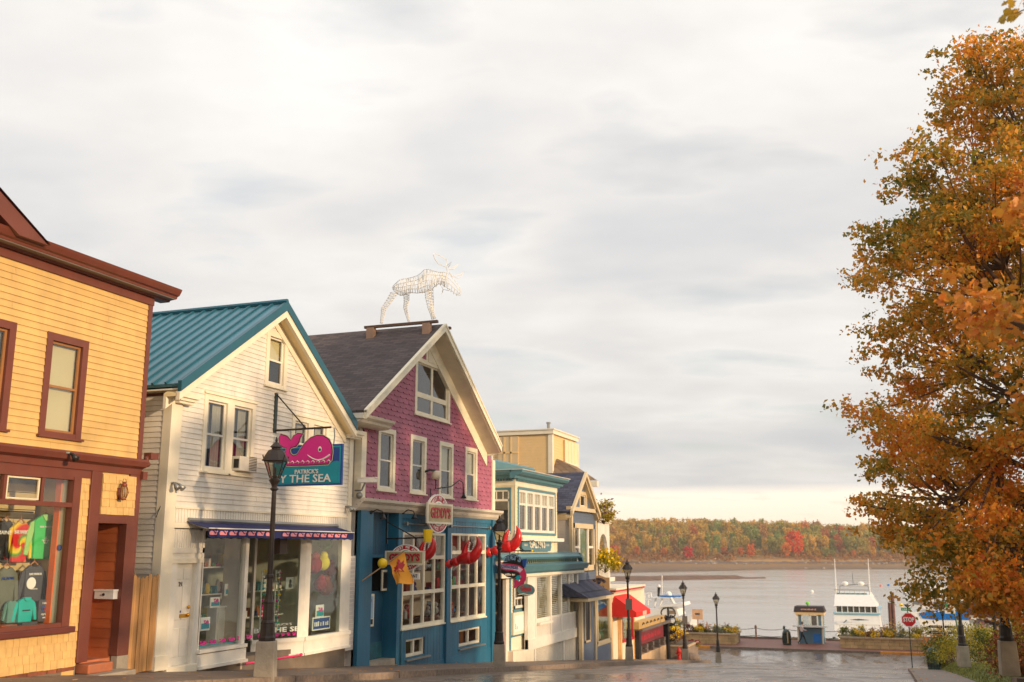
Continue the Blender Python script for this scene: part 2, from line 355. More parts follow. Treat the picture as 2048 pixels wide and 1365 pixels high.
def window(parent,y0,y1,z0,z1,X,cas=.1,cm=None,sm=None,nx=1,rows=(.5,),lower_nx=None,glass=None,cur=None,sill=True,proud=.035,label=None,rm=None,deep=.9,bar=.035):
    """y0..z1 is the outer edge of the casing"""
    cm=cm or wht; sm=sm or cm
    mb=MB(); a,b,c,d=y0+cas,y1-cas,z0+cas*(.6 if sill else 1),z1-cas
    mb.box(X,X+proud,y0,a,z0,z1).box(X,X+proud,b,y1,z0,z1).box(X,X+proud,a,b,d,z1).box(X,X+proud*.9,a,b,z0,c)
    mb.box(X-.09,X+.002,a-.02,a,c,d).box(X-.09,X+.002,b,b+.02,c,d).box(X-.09,X+.002,a,b,d,d+.02).box(X-.09,X+.002,a,b,c-.02,c)
    wo=mb.build('window',cm,parent)
    if label: wo['label']=label
    if sill: bx('sill',cm,wo,X,X+proud+.05,y0-.03,y1+.03,z0-.035,z0)
    s=MB(); t=.035; e=.045
    s.box(X-.06,X-.06+t,a,a+e,c,d).box(X-.06,X-.06+t,b-e,b,c,d).box(X-.06,X-.06+t,a+e,b-e,d-e,d).box(X-.06,X-.06+t,a+e,b-e,c,c+e)
    zs=[c+e]+[c+(d-c)*r for r in rows]+[d-e]
    for r in zs[1:-1]: s.box(X-.055,X-.02,a+e,b-e,r-bar*.6,r+bar*.6)
    for i in range(len(zs)-1):
        k=nx if (lower_nx is None or i==len(zs)-2) else lower_nx
        for j in range(1,k):
            yy=a+(b-a)*j/k; s.box(X-.056,X-.022,yy-bar/2,yy+bar/2,zs[i],zs[i+1])
    s.build('sash',sm,wo)
    p=MB(); p.add([(X-.045,a,c),(X-.045,b,c),(X-.045,b,d),(X-.045,a,d)],[(0,1,2,3)]); p.build('pane',glass or GL,wo)
    room(wo,a,b,c,d,X-.09,deep,rm)
    if cur:
        q=MB(); n=26
        for k in range(n):
            ya=a+(b-a)*k/n; yb=a+(b-a)*(k+1)/n; xa=X-.16+.03*math.sin(k*2.1); xb=X-.16+.03*math.sin((k+1)*2.1)
            if cur=='drape' and .42<(k+.5)/n<.58: continue
            zb=c if cur!='half' else c+(d-c)*.5
            if cur in('blind','half'): xa=xb=X-.12
            q.add([(xa,ya,zb),(xb,yb,zb),(xb,yb,d),(xa,ya,d)],[(0,1,2,3)])
        q.build('curtain' if cur=='drape' else 'blind',drape if cur=='drape' else blind,wo)
    return wo,(y0+.02,y1-.02,z0+.01,z1-.01)
# ================= GROUND =================
def strip(x0,x1,ys,dz,xf=None):
    mb=MB()
    for a,b in zip(ys,ys[1:]): mb.add([(x0,a,gz(a)+dz),(x1,a,gz(a)+dz),(x1,b,gz(b)+dz),(x0,b,gz(b)+dz)],[(0,1,2,3)])
    return mb
YS=[-30,-20,-10,0]+[i*1.5 for i in range(1,54)]+[80.5]
def road_mat():
    m=bpy.data.materials.new('wet asphalt'); m.use_nodes=True; nt=m.node_tree; N=nt.nodes; L=nt.links; p=N['Principled BSDF']
    ge=N.new('ShaderNodeNewGeometry')
    def noi(sc,det,rg,st=(1,1,1),ds=0):
        mp=N.new('ShaderNodeMapping'); mp.inputs['Scale'].default_value=st; L.new(ge.outputs['Position'],mp.inputs[0])
        n=N.new('ShaderNodeTexNoise'); n.inputs['Scale'].default_value=sc; n.inputs['Detail'].default_value=det; n.inputs['Roughness'].default_value=rg; n.inputs['Distortion'].default_value=ds; L.new(mp.outputs[0],n.inputs[0]); return n.outputs[0]
    a=noi(.45,5,.6,(1,.35,1),.6); b=noi(28,3,.6); c=noi(1.2,8,.7,(3,.5,1)); d=noi(180,2,.6)
    r=N.new('ShaderNodeValToRGB'); L.new(c,r.inputs[0]); e=r.color_ramp.elements; e[0].position=.35; e[0].color=(.085,.064,.050,1); e[1].position=.7; e[1].color=(.24,.185,.15,1)
    v0=N.new('ShaderNodeTexVoronoi'); v0.feature='DISTANCE_TO_EDGE'; v0.inputs['Scale'].default_value=.28; v0.inputs['Randomness'].default_value=1
    wp=N.new('ShaderNodeVectorMath'); wp.operation='ADD'; nz=N.new('ShaderNodeTexNoise'); nz.inputs['Scale'].default_value=1.1; nz.inputs['Detail'].default_value=6; L.new(ge.outputs['Position'],nz.inputs[0]); L.new(ge.outputs['Position'],wp.inputs[0]); L.new(nz.outputs['Color'],wp.inputs[1]); L.new(wp.outputs[0],v0.inputs[0])
    cr=N.new('ShaderNodeMapRange'); cr.inputs[1].default_value=.0; cr.inputs[2].default_value=.012; L.new(v0.outputs['Distance'],cr.inputs[0])
    mc=N.new('ShaderNodeMix'); mc.data_type='RGBA'; L.new(cr.outputs[0],mc.inputs[0]); mc.inputs[6].default_value=(.03,.025,.02,1); L.new(r.outputs[0],mc.inputs[7]); L.new(mc.outputs[2],p.inputs['Base Color'])
    q=N.new('ShaderNodeMapRange'); L.new(a,q.inputs[0]); q.inputs[1].default_value=.40; q.inputs[2].default_value=.62; q.inputs[3].default_value=.16; q.inputs[4].default_value=.52; L.new(q.outputs[0],p.inputs['Roughness'])
    v=N.new('ShaderNodeTexVoronoi'); v.feature='DISTANCE_TO_EDGE'; v.inputs['Scale'].default_value=.35; 
    mp=N.new('ShaderNodeMapping'); L.new(ge.outputs['Position'],mp.inputs[0]); L.new(mp.outputs[0],v.inputs[0])
    bu=N.new('ShaderNodeBump'); bu.inputs['Strength'].default_value=.12; bu.inputs['Distance'].default_value=.006; L.new(b,bu.inputs['Height'])
    b2=N.new('ShaderNodeBump'); b2.inputs['Strength'].default_value=.25; b2.inputs['Distance'].default_value=.004; L.new(d,b2.inputs['Height']); L.new(bu.outputs[0],b2.inputs['Normal']); L.new(b2.outputs[0],p.inputs['Normal'])
    p.inputs['Specular IOR Level'].default_value=.7
    return m
roadm=road_mat()
walk=mat('sidewalk asphalt',(112,96,84),.6,.2,scale=2,bump=.5,bscale=60)
grassm=mat('lawn soil and grass',(88,98,40),.9,.3,scale=5,bump=.6)
earth=mat('earth',(96,82,60),.95,.3)
KL=-10.85; KR=.45
g=MB(); g.add([(-220,-60,8.9),(220,-60,8.9),(220,16,8.0),(-220,16,8.0)],[(0,1,2,3)]); 
ys=[16,29,45,58,69,90]
for a,b in zip(ys,ys[1:]): g.add([(-220,a,gz(a)-.55),(220,a,gz(a)-.55),(220,b,gz(b)-.55),(-220,b,gz(b)-.55)],[(0,1,2,3)])
kind(g.build('ground',earth),'structure')
o=strip(KL-.1,KR+.05,YS,0); 
o.add([(-60,66,gz(66)),(KL-.1,66,gz(66)),(KL-.1,69,gz(69)),(-60,69,gz(69))],[(0,1,2,3)])
for a,b in ((69,75),(75,80.5)):
    o.add([(-60,a,gz(a)),(KL-.1,a,gz(a)),(KL-.1,b,gz(b)),(-60,b,gz(b))],[(0,1,2,3)]); o.add([(KR+.05,a,gz(a)),(60,a,gz(a)),(60,b,gz(b)),(KR+.05,b,gz(b))],[(0,1,2,3)])
kind(o.build('road',roadm),'structure')
# sidewalks
def slab(name,m,x0,x1,y0,y1,dz=.13,n=None):
    ys=[y for y in YS if y0<y<y1]; ys=[y0]+ys+[y1]; mb=MB()
    for a,b in zip(ys,ys[1:]):
        mb.hexa([(x0,a,gz(a)-.3),(x1,a,gz(a)-.3),(x1,b,gz(b)-.3),(x0,b,gz(b)-.3),(x0,a,gz(a)+dz),(x1,a,gz(a)+dz),(x1,b,gz(b)+dz),(x0,b,gz(b)+dz)])
    return kind(mb.build(name,m),'structure')
slab('sidewalk',walk,-14.4,KL-.16,-30,64.5,.13)
slab('sidewalk',walk,KR+.16,2.15,-30,66.5,.13)
def kerbs(x0,x1,y0,y1):
    k=kind(MB().box(x0+.02,x1-.02,y0,y0+.3,gz(y0)-.3,gz(y0)+.08).build('kerb',granite),'structure'); WL[k]=Vector((0,0,0)); y=y0; 
    while y<y1:
        L=random.uniform(1.8,2.6); b=min(y+L,y1); j=random.uniform(-.008,.008)
        MB().hexa([(x0+j,y+.01,gz(y)-.25),(x1+j,y+.01,gz(y)-.25),(x1+j,b-.01,gz(b)-.25),(x0+j,b-.01,gz(b)-.25),(x0+j+.01,y+.01,gz(y)+.145+j),(x1+j-.012,y+.01,gz(y)+.145+j),(x1+j-.012,b-.01,gz(b)+.145+j),(x0+j+.01,b-.01,gz(b)+.145+j)]).build('kerb_stone',granite,k); y=b
kerbs(KL-.16,KL,-6,64.5); kerbs(KR,KR+.16,-6,62)
# rounded right corner
cs=MB(); pts=[(KR,62),(KR+.15,64),(KR+.7,65.6),(KR+2,66.5),(14,66.6)]
for (xa,ya),(xb,yb) in zip(pts,pts[1:]):
    cs.hexa([(xa,ya,gz(ya)-.2),(xb,yb,gz(yb)-.2),(xb+.05,yb-.16,gz(yb)-.2),(xa+.16,ya-.05,gz(ya)-.2),(xa,ya,gz(ya)+.15),(xb,yb,gz(yb)+.15),(xb+.05,yb-.16,gz(yb)+.15),(xa+.16,ya-.05,gz(ya)+.15)])
kind(cs.build('kerb',mat('yellowish kerb',(176,150,96),.8,.2)),'structure')
LH=.52
slab('lawn',grassm,2.75,60,-30,24.2,LH); slab('path',walk,2.3,14,24.2,25.3,LH-.03); slab('lawn',grassm,2.75,60,25.3,66.2,LH)
_b=MB(); _ys=[y for y in YS if y<66]+[66.2]
for a,b in zip(_ys,_ys[1:]): _b.hexa([(2.15,a,gz(a)-.3),(2.78,a,gz(a)-.3),(2.78,b,gz(b)-.3),(2.15,b,gz(b)-.3),(2.15,a,gz(a)+.15),(2.78,a,gz(a)+LH+.004),(2.78,b,gz(b)+LH+.004),(2.15,b,gz(b)+.15)])
kind(_b.build('lawn_bank',grassm),'structure')
# grass blades (stuff)
gb=MB(); 
nb=54000; xs=rng.uniform(2.15,8,nb); yy=np.concatenate([rng.uniform(18,24.1,nb//3),rng.uniform(25.4,60,nb-nb//3)]); a=rng.uniform(0,6.28,nb); h=rng.uniform(.03,.085,nb)
vz=np.array([gz(v) for v in yy])+.15+np.clip((xs-2.15)/.62,0,1)*.37; wd=.005+yy*.0002
V=np.stack([np.stack([xs-np.cos(a)*wd,yy-np.sin(a)*wd,vz],1),np.stack([xs+np.cos(a)*wd,yy+np.sin(a)*wd,vz],1),np.stack([xs+np.sin(a)*.03,yy+np.cos(a)*.03,vz+h],1)],1).reshape(-1,3)
def mesh_np(name,V,k,m,parent=None):
    me=bpy.data.meshes.new(name); n=len(V)//k; me.vertices.add(len(V)); me.vertices.foreach_set('co',V.astype(np.float32).ravel())
    me.loops.add(len(V)); me.loops.foreach_set('vertex_index',np.arange(len(V),dtype=np.int32)); me.polygons.add(n)
    me.polygons.foreach_set('loop_start',np.arange(0,len(V),k,dtype=np.int32)); me.polygons.foreach_set('loop_total',np.full(n,k,dtype=np.int32)); me.update(calc_edges=True)
    for q in (m if isinstance(m,list) else [m]): me.materials.append(q)
    o=bpy.data.objects.new(name,me); link(o,parent); WL[o]=WL.get(parent,Vector((0,0,0))) if parent else Vector((0,0,0)); return o
bladem=mat('grass blades',(126,126,54),.8,.4,scale=1.5)
kind(tag(mesh_np('grass',V,3,bladem),'short green grass on the lawn beside the right sidewalk','grass'),'stuff')
# mulch bed
mu=MB(); 
for i in range(14):
    a0=i/14*6.283; 
kind(MB().prism([(5.0+2.2*math.cos(t/16*6.283)*(1+.1*math.sin(t*2)),26.6+1.1*math.sin(t/16*6.283)) for t in range(16)],'z',gz(26.6)+.0,gz(26.6)+.66).build('mulch_bed',mat('dark mulch',(52,34,26),.95,.5,scale=20,bump=1)),'structure')
# dock terrace
DZ=3.64
d=MB().box(-60,60,80.5,88.4,.2,DZ)
kind(d.build('dock_terrace',redbrickpave),'structure')
kind(MB().box(-60,60,80.3,80.5,2.5,DZ+.012).build('dock_kerb',granite),'structure')
kind(MB().box(-60,60,88.4,88.75,-3,DZ+.14).build('sea_wall',found),'structure')
for a in ((1372,1420,1296,80.2),(1760,1868,1299,80.2)):
    x0=G(a[0],1297,80.2)[0]; x1=G(a[1],1297,80.2)[0]; kind(MB().box(x0,x1,80.22,80.52,2.6,DZ+.02).build('painted_kerb',mat('yellow kerb paint',(214,140,50),.7,.2)),'structure')
# water
def water_mat():
    m=bpy.data.materials.new('sea water'); m.use_nodes=True; nt=m.node_tree; N=nt.nodes; L=nt.links; p=N['Principled BSDF']
    p.inputs['Base Color'].default_value=(.42,.385,.34,1); p.inputs['Roughness'].default_value=.22; p.inputs['IOR'].default_value=1.33
    ge=N.new('ShaderNodeNewGeometry'); mp=N.new('ShaderNodeMapping'); mp.inputs['Scale'].default_value=(.6,1.3,1); mp.inputs['Rotation'].default_value=(0,0,AZ); L.new(ge.outputs['Position'],mp.inputs[0])
    n=N.new('ShaderNodeTexNoise'); n.inputs['Scale'].default_value=1.2; n.inputs['Detail'].default_value=5; L.new(mp.outputs[0],n.inputs[0])
    n2=N.new('ShaderNodeTexNoise'); n2.inputs['Scale'].default_value=.06; n2.inputs['Detail'].default_value=4; L.new(mp.outputs[0],n2.inputs[0])
    b=N.new('ShaderNodeBump'); b.inputs['Distance'].default_value=.05; b.inputs['Strength'].default_value=.4; L.new(n.outputs[0],b.inputs['Height']); L.new(b.outputs[0],p.inputs['Normal'])
    mr=N.new('ShaderNodeMapRange'); mr.inputs[1].default_value=.35; mr.inputs[2].default_value=.65; mr.inputs[3].default_value=.14; mr.inputs[4].default_value=.24; L.new(n2.outputs[0],mr.inputs[0]); L.new(mr.outputs[0],p.inputs['Roughness']); return m
kind(MB().add([(-900,88,0),(900,88,0),(900,1500,0),(-900,1500,0)],[(0,1,2,3)]).build('sea',water_mat()),'structure')
# ================= BUILDING 1: YELLOW =================
Y1=15.40; ytop=F(295,611)[1]; BL1=8.0
yb=thing('yellow_shop_building','yellow clapboard shop building with dark brown trim at the left edge, clothes in its window','building',(XF,Y1,gz(15)))
yA=4.0
gzc=F(140,918)[1]; gzc2=F(140,905)[1]
def cas_rect(l,r,t,b): return RR(l,r,t,b)
W1=cas_rect(83,168,671,876); hw=W1[1]-W1[0]; W0=(F(20,760)[0]-hw,F(20,760)[0],W1[2],W1[3])
ops=[]
for i,(w_) in enumerate((W1,W0,(W0[0]-2.2,W0[1]-2.2,W0[2],W0[3]))):
    wo,op=window(yb,*w_,XF,cas=.13,cm=brn,sm=mat('bronze sash paint',(150,104,62),.4,.1),cur='blind' if i==0 else 'drape',label='brown framed upper window with a pale half lowered blind' if i==0 else None); ops.append(op)
z_sid0=F(140,903)[1]; z_fr=F(150,560)[1]
zfb=(F(0,512)[1]+F(295,611)[1])/2
boards(yb,yel,XF,z_sid0,zfb,.1165,yA,Y1-.10,ops)
bx('corner_board',brn,yb,XF-.10,XF+.035,Y1-.11,Y1,z_sid0-.02,zfb)
# side wall toward white house and body
bx('side_wall',yel,yb,XF-9,XF-.1,Y1-.2,Y1-.02,7.6,zfb+.3); bx('wall',yel,yb,XF-9,XF-8.8,yA,Y1-.2,7.6,zfb+.3)
bx('frieze',brn,yb,XF-.1,XF+.05,yA,Y1+.02,zfb,zfb+.15,bevel=.01)
cz=zfb+.15
m=MB(); prof=[(XF-.1,cz),(XF+.12,cz),(XF+.14,cz+.03),(XF+.30,cz+.05),(XF+.31,cz+.09),(XF+.36,cz+.11),(XF+.40,cz+.18),(XF+.42,cz+.23),(XF-.1,cz+.26)]
m.prism(prof,'y',yA,Y1+.36); m.box(XF-9,XF-.1,yA,Y1+.34,cz+.06,cz+.235); m.build('cornice',brn,yb)
bx('soffit',mat('grey soffit paint',(120,110,104),.6,.1),yb,XF-.05,XF+.29,yA,Y1+.33,cz+.032,cz+.046)
# pediment above
px_,pz_=F(95,488,XF+.45)
rise=(F(0,382,XF+.45)[1]-pz_)/(px_-F(0,382,XF+.45)[0]); apex=px_-4.0
pm=MB(); pm.prism([(px_,pz_-.03),(apex,pz_+4.0*rise),(apex-4,pz_-.03),(apex-3.4,pz_-.03),(apex,pz_+4*rise-.62*rise-.1),(px_-.6,pz_-.03)],'x',XF+.12,XF+.47)
pm.build('pediment_rake',brn,yb)
MB().prism([(px_-.3,pz_-.03),(apex,pz_+3.7*rise),(apex-3.7,pz_-.03)],'x',XF-.2,XF+.02).build('tympanum',mat('brown grey boards',(150,120,96),.7,.1),yb)
MB().prism([(px_-.95,pz_-.03),(apex,pz_+3.0*rise),(apex-3.0,pz_-.03),(apex-2.6,pz_-.03),(apex,pz_+2.6*rise),(px_-1.35,pz_-.03)],'x',XF+.02,XF+.2).build('pediment_molding',brn,yb)
ro=MB(); ro.add([(XF+.5,px_+.03,pz_-.02),(XF+.5,apex,pz_+4*rise+.06),(XF-6,apex,pz_+4*rise+.06),(XF-6,px_+.03,pz_-.02)],[(0,1,2,3)]); ro.build('pediment_roof',brn2,yb)
# belt cornice over shop
zb1=F(140,936)[1]; 
mm=MB(); mm.prism([(XF-.1,z_sid0-.30),(XF+.05,z_sid0-.30),(XF+.06,z_sid0-.19),(XF+.16,z_sid0-.15),(XF+.20,z_sid0-.06),(XF+.20,z_sid0-.02),(XF-.1,z_sid0+.03)],'y',yA,Y1+.02); mm.build('belt_cornice',brn,yb)
zb0=z_sid0-.30
# scroll bracket at corner
sc=MB(); ptsb=[]
cy,czz=Y1+.06,z_sid0-.05
for k in range(20):
    t=k/19; a=math.pi*1.35*t; ptsb.append((XF+.06,cy+.11*math.sin(a),czz+.02-.14*t-.05*math.cos(a)))
sc.tube([(XF+.06,Y1+.30,czz+.12),(XF+.06,Y1+.18,czz+.12),(XF+.06,Y1+.10,czz+.08)]+ptsb[3:],.045,8); sc.box(XF-.02,XF+.15,Y1+.12,Y1+.34,czz+.07,czz+.19); sc.box(XF-.02,XF+.12,Y1-.02,Y1+.10,czz-.33,czz-.18)
sc.build('scroll_bracket',brn,yb,smooth=False)
# shop window
ysl0=F(168,1100)[0]
sw=(5.2,F(140,1150)[0]+.02,F(75,1258)[1],F(90,950)[1])   # outer frame
a,b,c,d=sw; ztr=F(75,1008)[1]
fr=MB(); t=.11
fr.box(XF-.08,XF+.06,b-t-.06,b,c,d).box(XF-.08,XF+.05,a,b-t-.06,d-.05,d).box(XF-.08,XF+.05,a,b-t-.06,c,c+.07).box(XF-.08,XF+.055,a,b-t-.06,ztr-.035,ztr+.045)
ym=F(83,975)[0]; ym0=F(7,975)[0]
for yy in (ym,ym0,ym0-1.1,ym0-2.2): fr.box(XF-.05,XF+.03,yy-.03,yy+.03,ztr+.045,d-.05)
swo=fr.build('shop_window',brn,yb); bx('fascia_board',brn,yb,XF-.1,XF+.02,yA,ysl0,d,zb0)
bx('sill',brn2,swo,XF-.08,XF+.16,a,b+.05,c-.10,c,bevel=.012)
MB().add([(XF-.03,a,c),(XF-.03,b-.1,c),(XF-.03,b-.1,ztr),(XF-.03,a,ztr)],[(0,1,2,3)]).build('pane',GS,swo)
MB().add([(XF-.02,a,ztr),(XF-.02,b-.1,ztr),(XF-.02,b-.1,d),(XF-.02,a,d)],[(0,1,2,3)]).build('pane',GL,swo)
ws=MB(); y0_,y1_=ym0+.05,ym-.05; ws.box(XF-.015,XF+.012,y0_,y1_,ztr+.06,ztr+.085).box(XF-.015,XF+.012,y0_,y1_,d-.09,d-.065).box(XF-.015,XF+.012,y1_-.03,y1_,ztr+.085,d-.09).box(XF-.015,XF+.012,y0_,y0_+.025,ztr+.085,d-.09); ws.build('transom_sash',mat('pale sash',(210,200,170),.5),swo)
room(yb,a,b+.05,c-.05,d,XF-.1,2.4,roomm)
# slatwall inside, orange post
sl_=mat('slatwall board',(206,180,128),.7,.08); zs=c+.02
while zs<d-.1:
    bx('slat',sl_,yb,XF-.92,XF-.89,a,b-.05,zs,zs+.135); zs+=.15
yo=F(113,1100,XF-.22)[0]; bx('interior_post',orange,yb,XF-.34,XF-.22,yo-.02,yo+.20,c,d)
bx('window_jamb_liner',mat('pale green paint',(190,190,160),.6,.05),yb,XF-.22,XF-.09,b-.145,b-.12,c,d)
bx('display_floor',mat('display shelf',(150,120,80),.7,.1),yb,XF-1,XF-.09,a,b-.2,c+.0,c+.05)
# lower wall: shingle courses, bricks
z0=F(60,1345)[1]; zc=c-.10; sy0,sy1=6.5,F(152,1300)[0]
nr=int((zc-z0)/.125)+1
def shcourse(parent,m,X,y0,y1,zb,zt,ph=.14,wd=(.11,.19),name='shingle'):
    z=zb; r=0
    while z<zt-.02:
        h=min(ph,zt-z); y=y0+(-.07 if r%2 else 0)
        while y<y1-.01:
            w_=random.uniform(*wd); p=max(y,y0); q=min(y+w_,y1); y+=w_
            if q-p<.02: continue
            j=random.uniform(0,.005); dz_=random.uniform(-.006,.004)
            MB().hexa([(X,p+.003,z+dz_),(X+.016+j,p+.003,z+dz_),(X+.016+j,q-.003,z+dz_),(X,q-.003,z+dz_),(X,p+.003,z+h*1.08),(X+.005,p+.003,z+h*1.08),(X+.005,q-.003,z+h*1.08),(X,q-.003,z+h*1.08)]).build(name,m,parent)
        z+=ph; r+=1
bx('wall',yel2,yb,XF-.15,XF,5.2,sy1,z0,zc)
shcourse(yb,yel2,XF,10.2,sy1,z0,zc)
bx('wall',found,yb,XF-.15,XF-.01,5.2,F(150,1350)[0],7.8,z0-.005)
# bricks
zq=z0-.075; r=0
while zq>gz(12)+.0:
    y=10.2+(.1 if r%2 else 0)
    while y<sy1-.05:
        bx('brick',brickm,yb,XF-.02,XF+random.uniform(0,.012),y+.006,min(y+.205,sy1),zq+.006,zq+.066); y+=.21
    zq-=.075; r+=1
# strip between window and door
ydl=F(182,1180)[0]; ydr=F(240,1180)[0]; ysl=F(168,1100)[0]
shcourse(yb,yel2,XF,b,ysl,zc,zb0)
bx('wall',yel2,yb,XF-.12,XF,b-.02,ysl,7.9,zb0)
bx('door_surround',brn,yb,XF-.1,XF+.05,ysl,ydl,F(160,1325)[1],zb0,bevel=.008)
zdt=F(215,1047)[1]; zpt=F(225,1030)[1]
bx('corner_pilaster',brn,yb,XF-.14,XF+.045,ydr,Y1+.03,F(235,1312)[1],zb0,bevel=.008)
bx('door_lintel',brn,yb,XF-1.0,XF+.048,ydl,ydr,zdt,zpt)
bx('wall',yel2,yb,XF-.1,XF,ydl,ydr,zpt,zb0); py1=F(268,990)[0]
shcourse(yb,yel2,XF+.046,ydl+.02,py1-.02,zpt,zb0-.04)
bx('wall',yel2,yb,XF,XF+.046,ydl+.02,py1-.02,zpt,zb0-.04)
zdb=F(215,1318)[1]
dr=MB().box(XF-.98,XF-.90,ydl-.1,ydr,zdb,zdt)
for zz in (.15,.85,1.55): dr.box(XF-.90,XF-.885,ydl+.15,ydl+.42,zdb+zz,zdb+zz+.5).box(XF-.90,XF-.885,ydl+.5,ydl+.8,zdb+zz,zdb+zz+.5)
do=dr.build('door',mat('orange brown door paint',(160,84,44),.4,.1),yb)
_op=mat('orange brown panel paint',(186,104,62),.45,.1)
bx('wall',_op,yb,XF-1.0,XF-.14,ydr+.03,Y1-.02,zdb-.2,zb0); z=zdb
while z<zdt-.02: MB().hexa([(XF-.95,ydr+.008,z),(XF-.14,ydr+.008,z),(XF-.14,ydr+.03,z),(XF-.95,ydr+.03,z),(XF-.95,ydr+.022,min(z+.17,zdt)),(XF-.14,ydr+.022,min(z+.17,zdt)),(XF-.14,ydr+.03,min(z+.17,zdt)),(XF-.95,ydr+.03,min(z+.17,zdt))]).build('reveal_board',_op,yb); z+=.17
ma,mz0=G(189,1198,ydr-.1); mb2,mz1=G(228,1181,ydr-.1)
mo=MB().box(ma,mb2,ydr-.11,ydr+.01,mz0,mz1-.02).box(ma-.015,mb2+.015,ydr-.125,ydr+.01,mz1-.02,mz1+.012).build('mailbox',signwhite,yb); MB().ball(((ma+mb2)/2,ydr-.115,(mz0+mz1)/2),.025,6).build('lock',black,mo)
bx('threshold',mat('painted step',(170,100,66),.8,.2,dirt=.3),yb,XF-.95,XF-.12,ydl,ydr+.02,zdb-.18,zdb)
bx('step',concrete,yb,XF-.1,XF+.42,ydl-.1,ydr+.10,gz(14)-.1,zdb-.19,bevel=.02)
bx('step',mat('painted step',(1,1,1)),yb,XF-.1,XF+.2,ydl-.12,ydr-.25,zdb-.19,zdb-.03,bevel=.02)
bx('stone_base',concrete,yb,XF-.1,XF+.06,ydr,Y1+.03,gz(15)-.1,F(235,1312)[1],bevel=.015)
# clothes
def shirt_at(px0,px1,py0,py1,X,cols,label,cat,sleeve=True,grp='garments hanging in the yellow shop window',txt=None,hood=False,hang=True):
    y0,y1,z0,z1=RR(px0,px1,py0,py1,X); w_=y1-y0; h=z1-z0; cx=(y0+y1)/2
    t=thing('hoodie' if hood else 'shirt',label,cat,(X,cx,z0),grp)
    bw=w_*.33 if sleeve else w_*.42
    def U(pts,x0,x1,m,name):
        return MB().prism([(cx+a_*w_,z0+b_*h) for a_,b_ in pts],'x',x0,x1).build(name,m,t,bevel=.01)
    U([(-.26,0),(.26,0),(.28,.55),(.30,.86),(.14,.97),(.06,.93),(-.06,.93),(-.14,.97),(-.30,.86),(-.28,.55)],X,X+.07,cols[0],'body')
    if sleeve:
        U([(-.30,.86),(-.29,.62),(-.40,.08),(-.50,.10),(-.44,.6),(-.38,.82)],X+.01,X+.055,cols[1],'sleeve'); U([(.30,.86),(.38,.82),(.44,.6),(.50,.10),(.40,.08),(.29,.62)],X+.01,X+.055,cols[1],'sleeve')
    if hood: U([(-.14,.97),(-.12,1.02),(.12,1.02),(.14,.97),(.06,.86),(-.06,.86)],X+.03,X+.10,cols[1],'hood')
    if hang:
        MB().tube([(X+.03,cx-.12*w_,z1-.02),(X+.03,cx,z1+.04),(X+.03,cx+.12*w_,z1-.02)],.012,6).tube([(X+.03,cx,z1+.04),(X+.03,cx,z1+.10)],.005,5).build('hanger',mat('wood hanger',(170,110,60),.5),t)
    if txt:
        for (s_,sz,u,v,wd,mt) in txt: text(s_,sz,(X+.082,cx+u*w_,z0+v*h),mt,t,width=wd*w_)
    return t
fg=mat('green fleece',(60,190,100),.9,.1); fgs=mat('pale green knit',(150,200,120),.9,.1); tealc=mat('teal fleece',(20,170,160),.9,.1); greyc=mat('charcoal cotton',(74,74,80),.9,.1); olv=mat('olive grey cotton',(104,106,92),.9,.1); blk=mat('black cotton',(30,30,34),.9,.1)
def tiedye():
    m=bpy.data.materials.new('tie dye cotton'); m.use_nodes=True; nt=m.node_tree; N=nt.nodes; L=nt.links; p=N['Principled BSDF']; p.inputs['Roughness'].default_value=.9
    tc=N.new('ShaderNodeTexCoord'); sp=N.new('ShaderNodeSeparateXYZ'); L.new(tc.outputs['Object'],sp.inputs[0])
    def M(op,a,b=None):
        n=N.new('ShaderNodeMath'); n.operation=op
        for i,v in enumerate((a,b)):
            if v is None: continue
            if isinstance(v,(int,float)): n.inputs[i].default_value=v
            else: L.new(v,n.inputs[i])
        return n.outputs[0]
    y=sp.outputs[1]; z=M('SUBTRACT',sp.outputs[2],.28); an=M('ARCTAN2',z,y); rr=M('SQRT',M('ADD',M('MULTIPLY',y,y),M('MULTIPLY',z,z)))
    v=M('FRACT',M('ADD',M('MULTIPLY',an,.159*2),M('MULTIPLY',rr,2.6)))
    r=N.new('ShaderNodeValToRGB'); L.new(v,r.inputs[0]); e=r.color_ramp.elements; e[0].color=(.6,.02,.02,1); e[1].color=(.6,.02,.02,1)
    for q,c_ in ((.35,(.6,.02,.02,1)),(.5,(.8,.5,.03,1)),(.68,(.75,.6,.05,1)),(.82,(.05,.3,.05,1))): x=e.new(q); x.color=c_
    L.new(r.outputs[0],p.inputs['Base Color']); return m
td=tiedye()
shirt_at(46,122,1030,1118,XF-.62,(fg,fgs),'green hooded sweatshirt with an anchor print hanging in the yellow shop window','hoodie',hood=True,txt=[('BAR HARBOR',.05,0,.72,.36,signwhite),('MAINE',.03,0,.42,.2,signwhite)])
an_=MB() # anchor print
t_=[o for o in bpy.data.objects if o.name.startswith('hoodie')][0]; wl=WL[t_]
an_.tube([(wl.x+.083,wl.y,wl.z+.26),(wl.x+.083,wl.y,wl.z+.38)],.008,5).tube([(wl.x+.083,wl.y-.05,wl.z+.31),(wl.x+.083,wl.y-.03,wl.z+.27),(wl.x+.083,wl.y,wl.z+.26),(wl.x+.083,wl.y+.03,wl.z+.27),(wl.x+.083,wl.y+.05,wl.z+.31)],.008,5).tube([(wl.x+.083,wl.y-.03,wl.z+.35),(wl.x+.083,wl.y+.03,wl.z+.35)],.006,5); an_.build('print',signwhite,t_)
shirt_at(8,62,1042,1125,XF-.66,(td,td),'red yellow and green tie dye shirt with white letters in the shop window','shirt',txt=[('BAR HARBOR',.09,0,.72,.56,signwhite)])
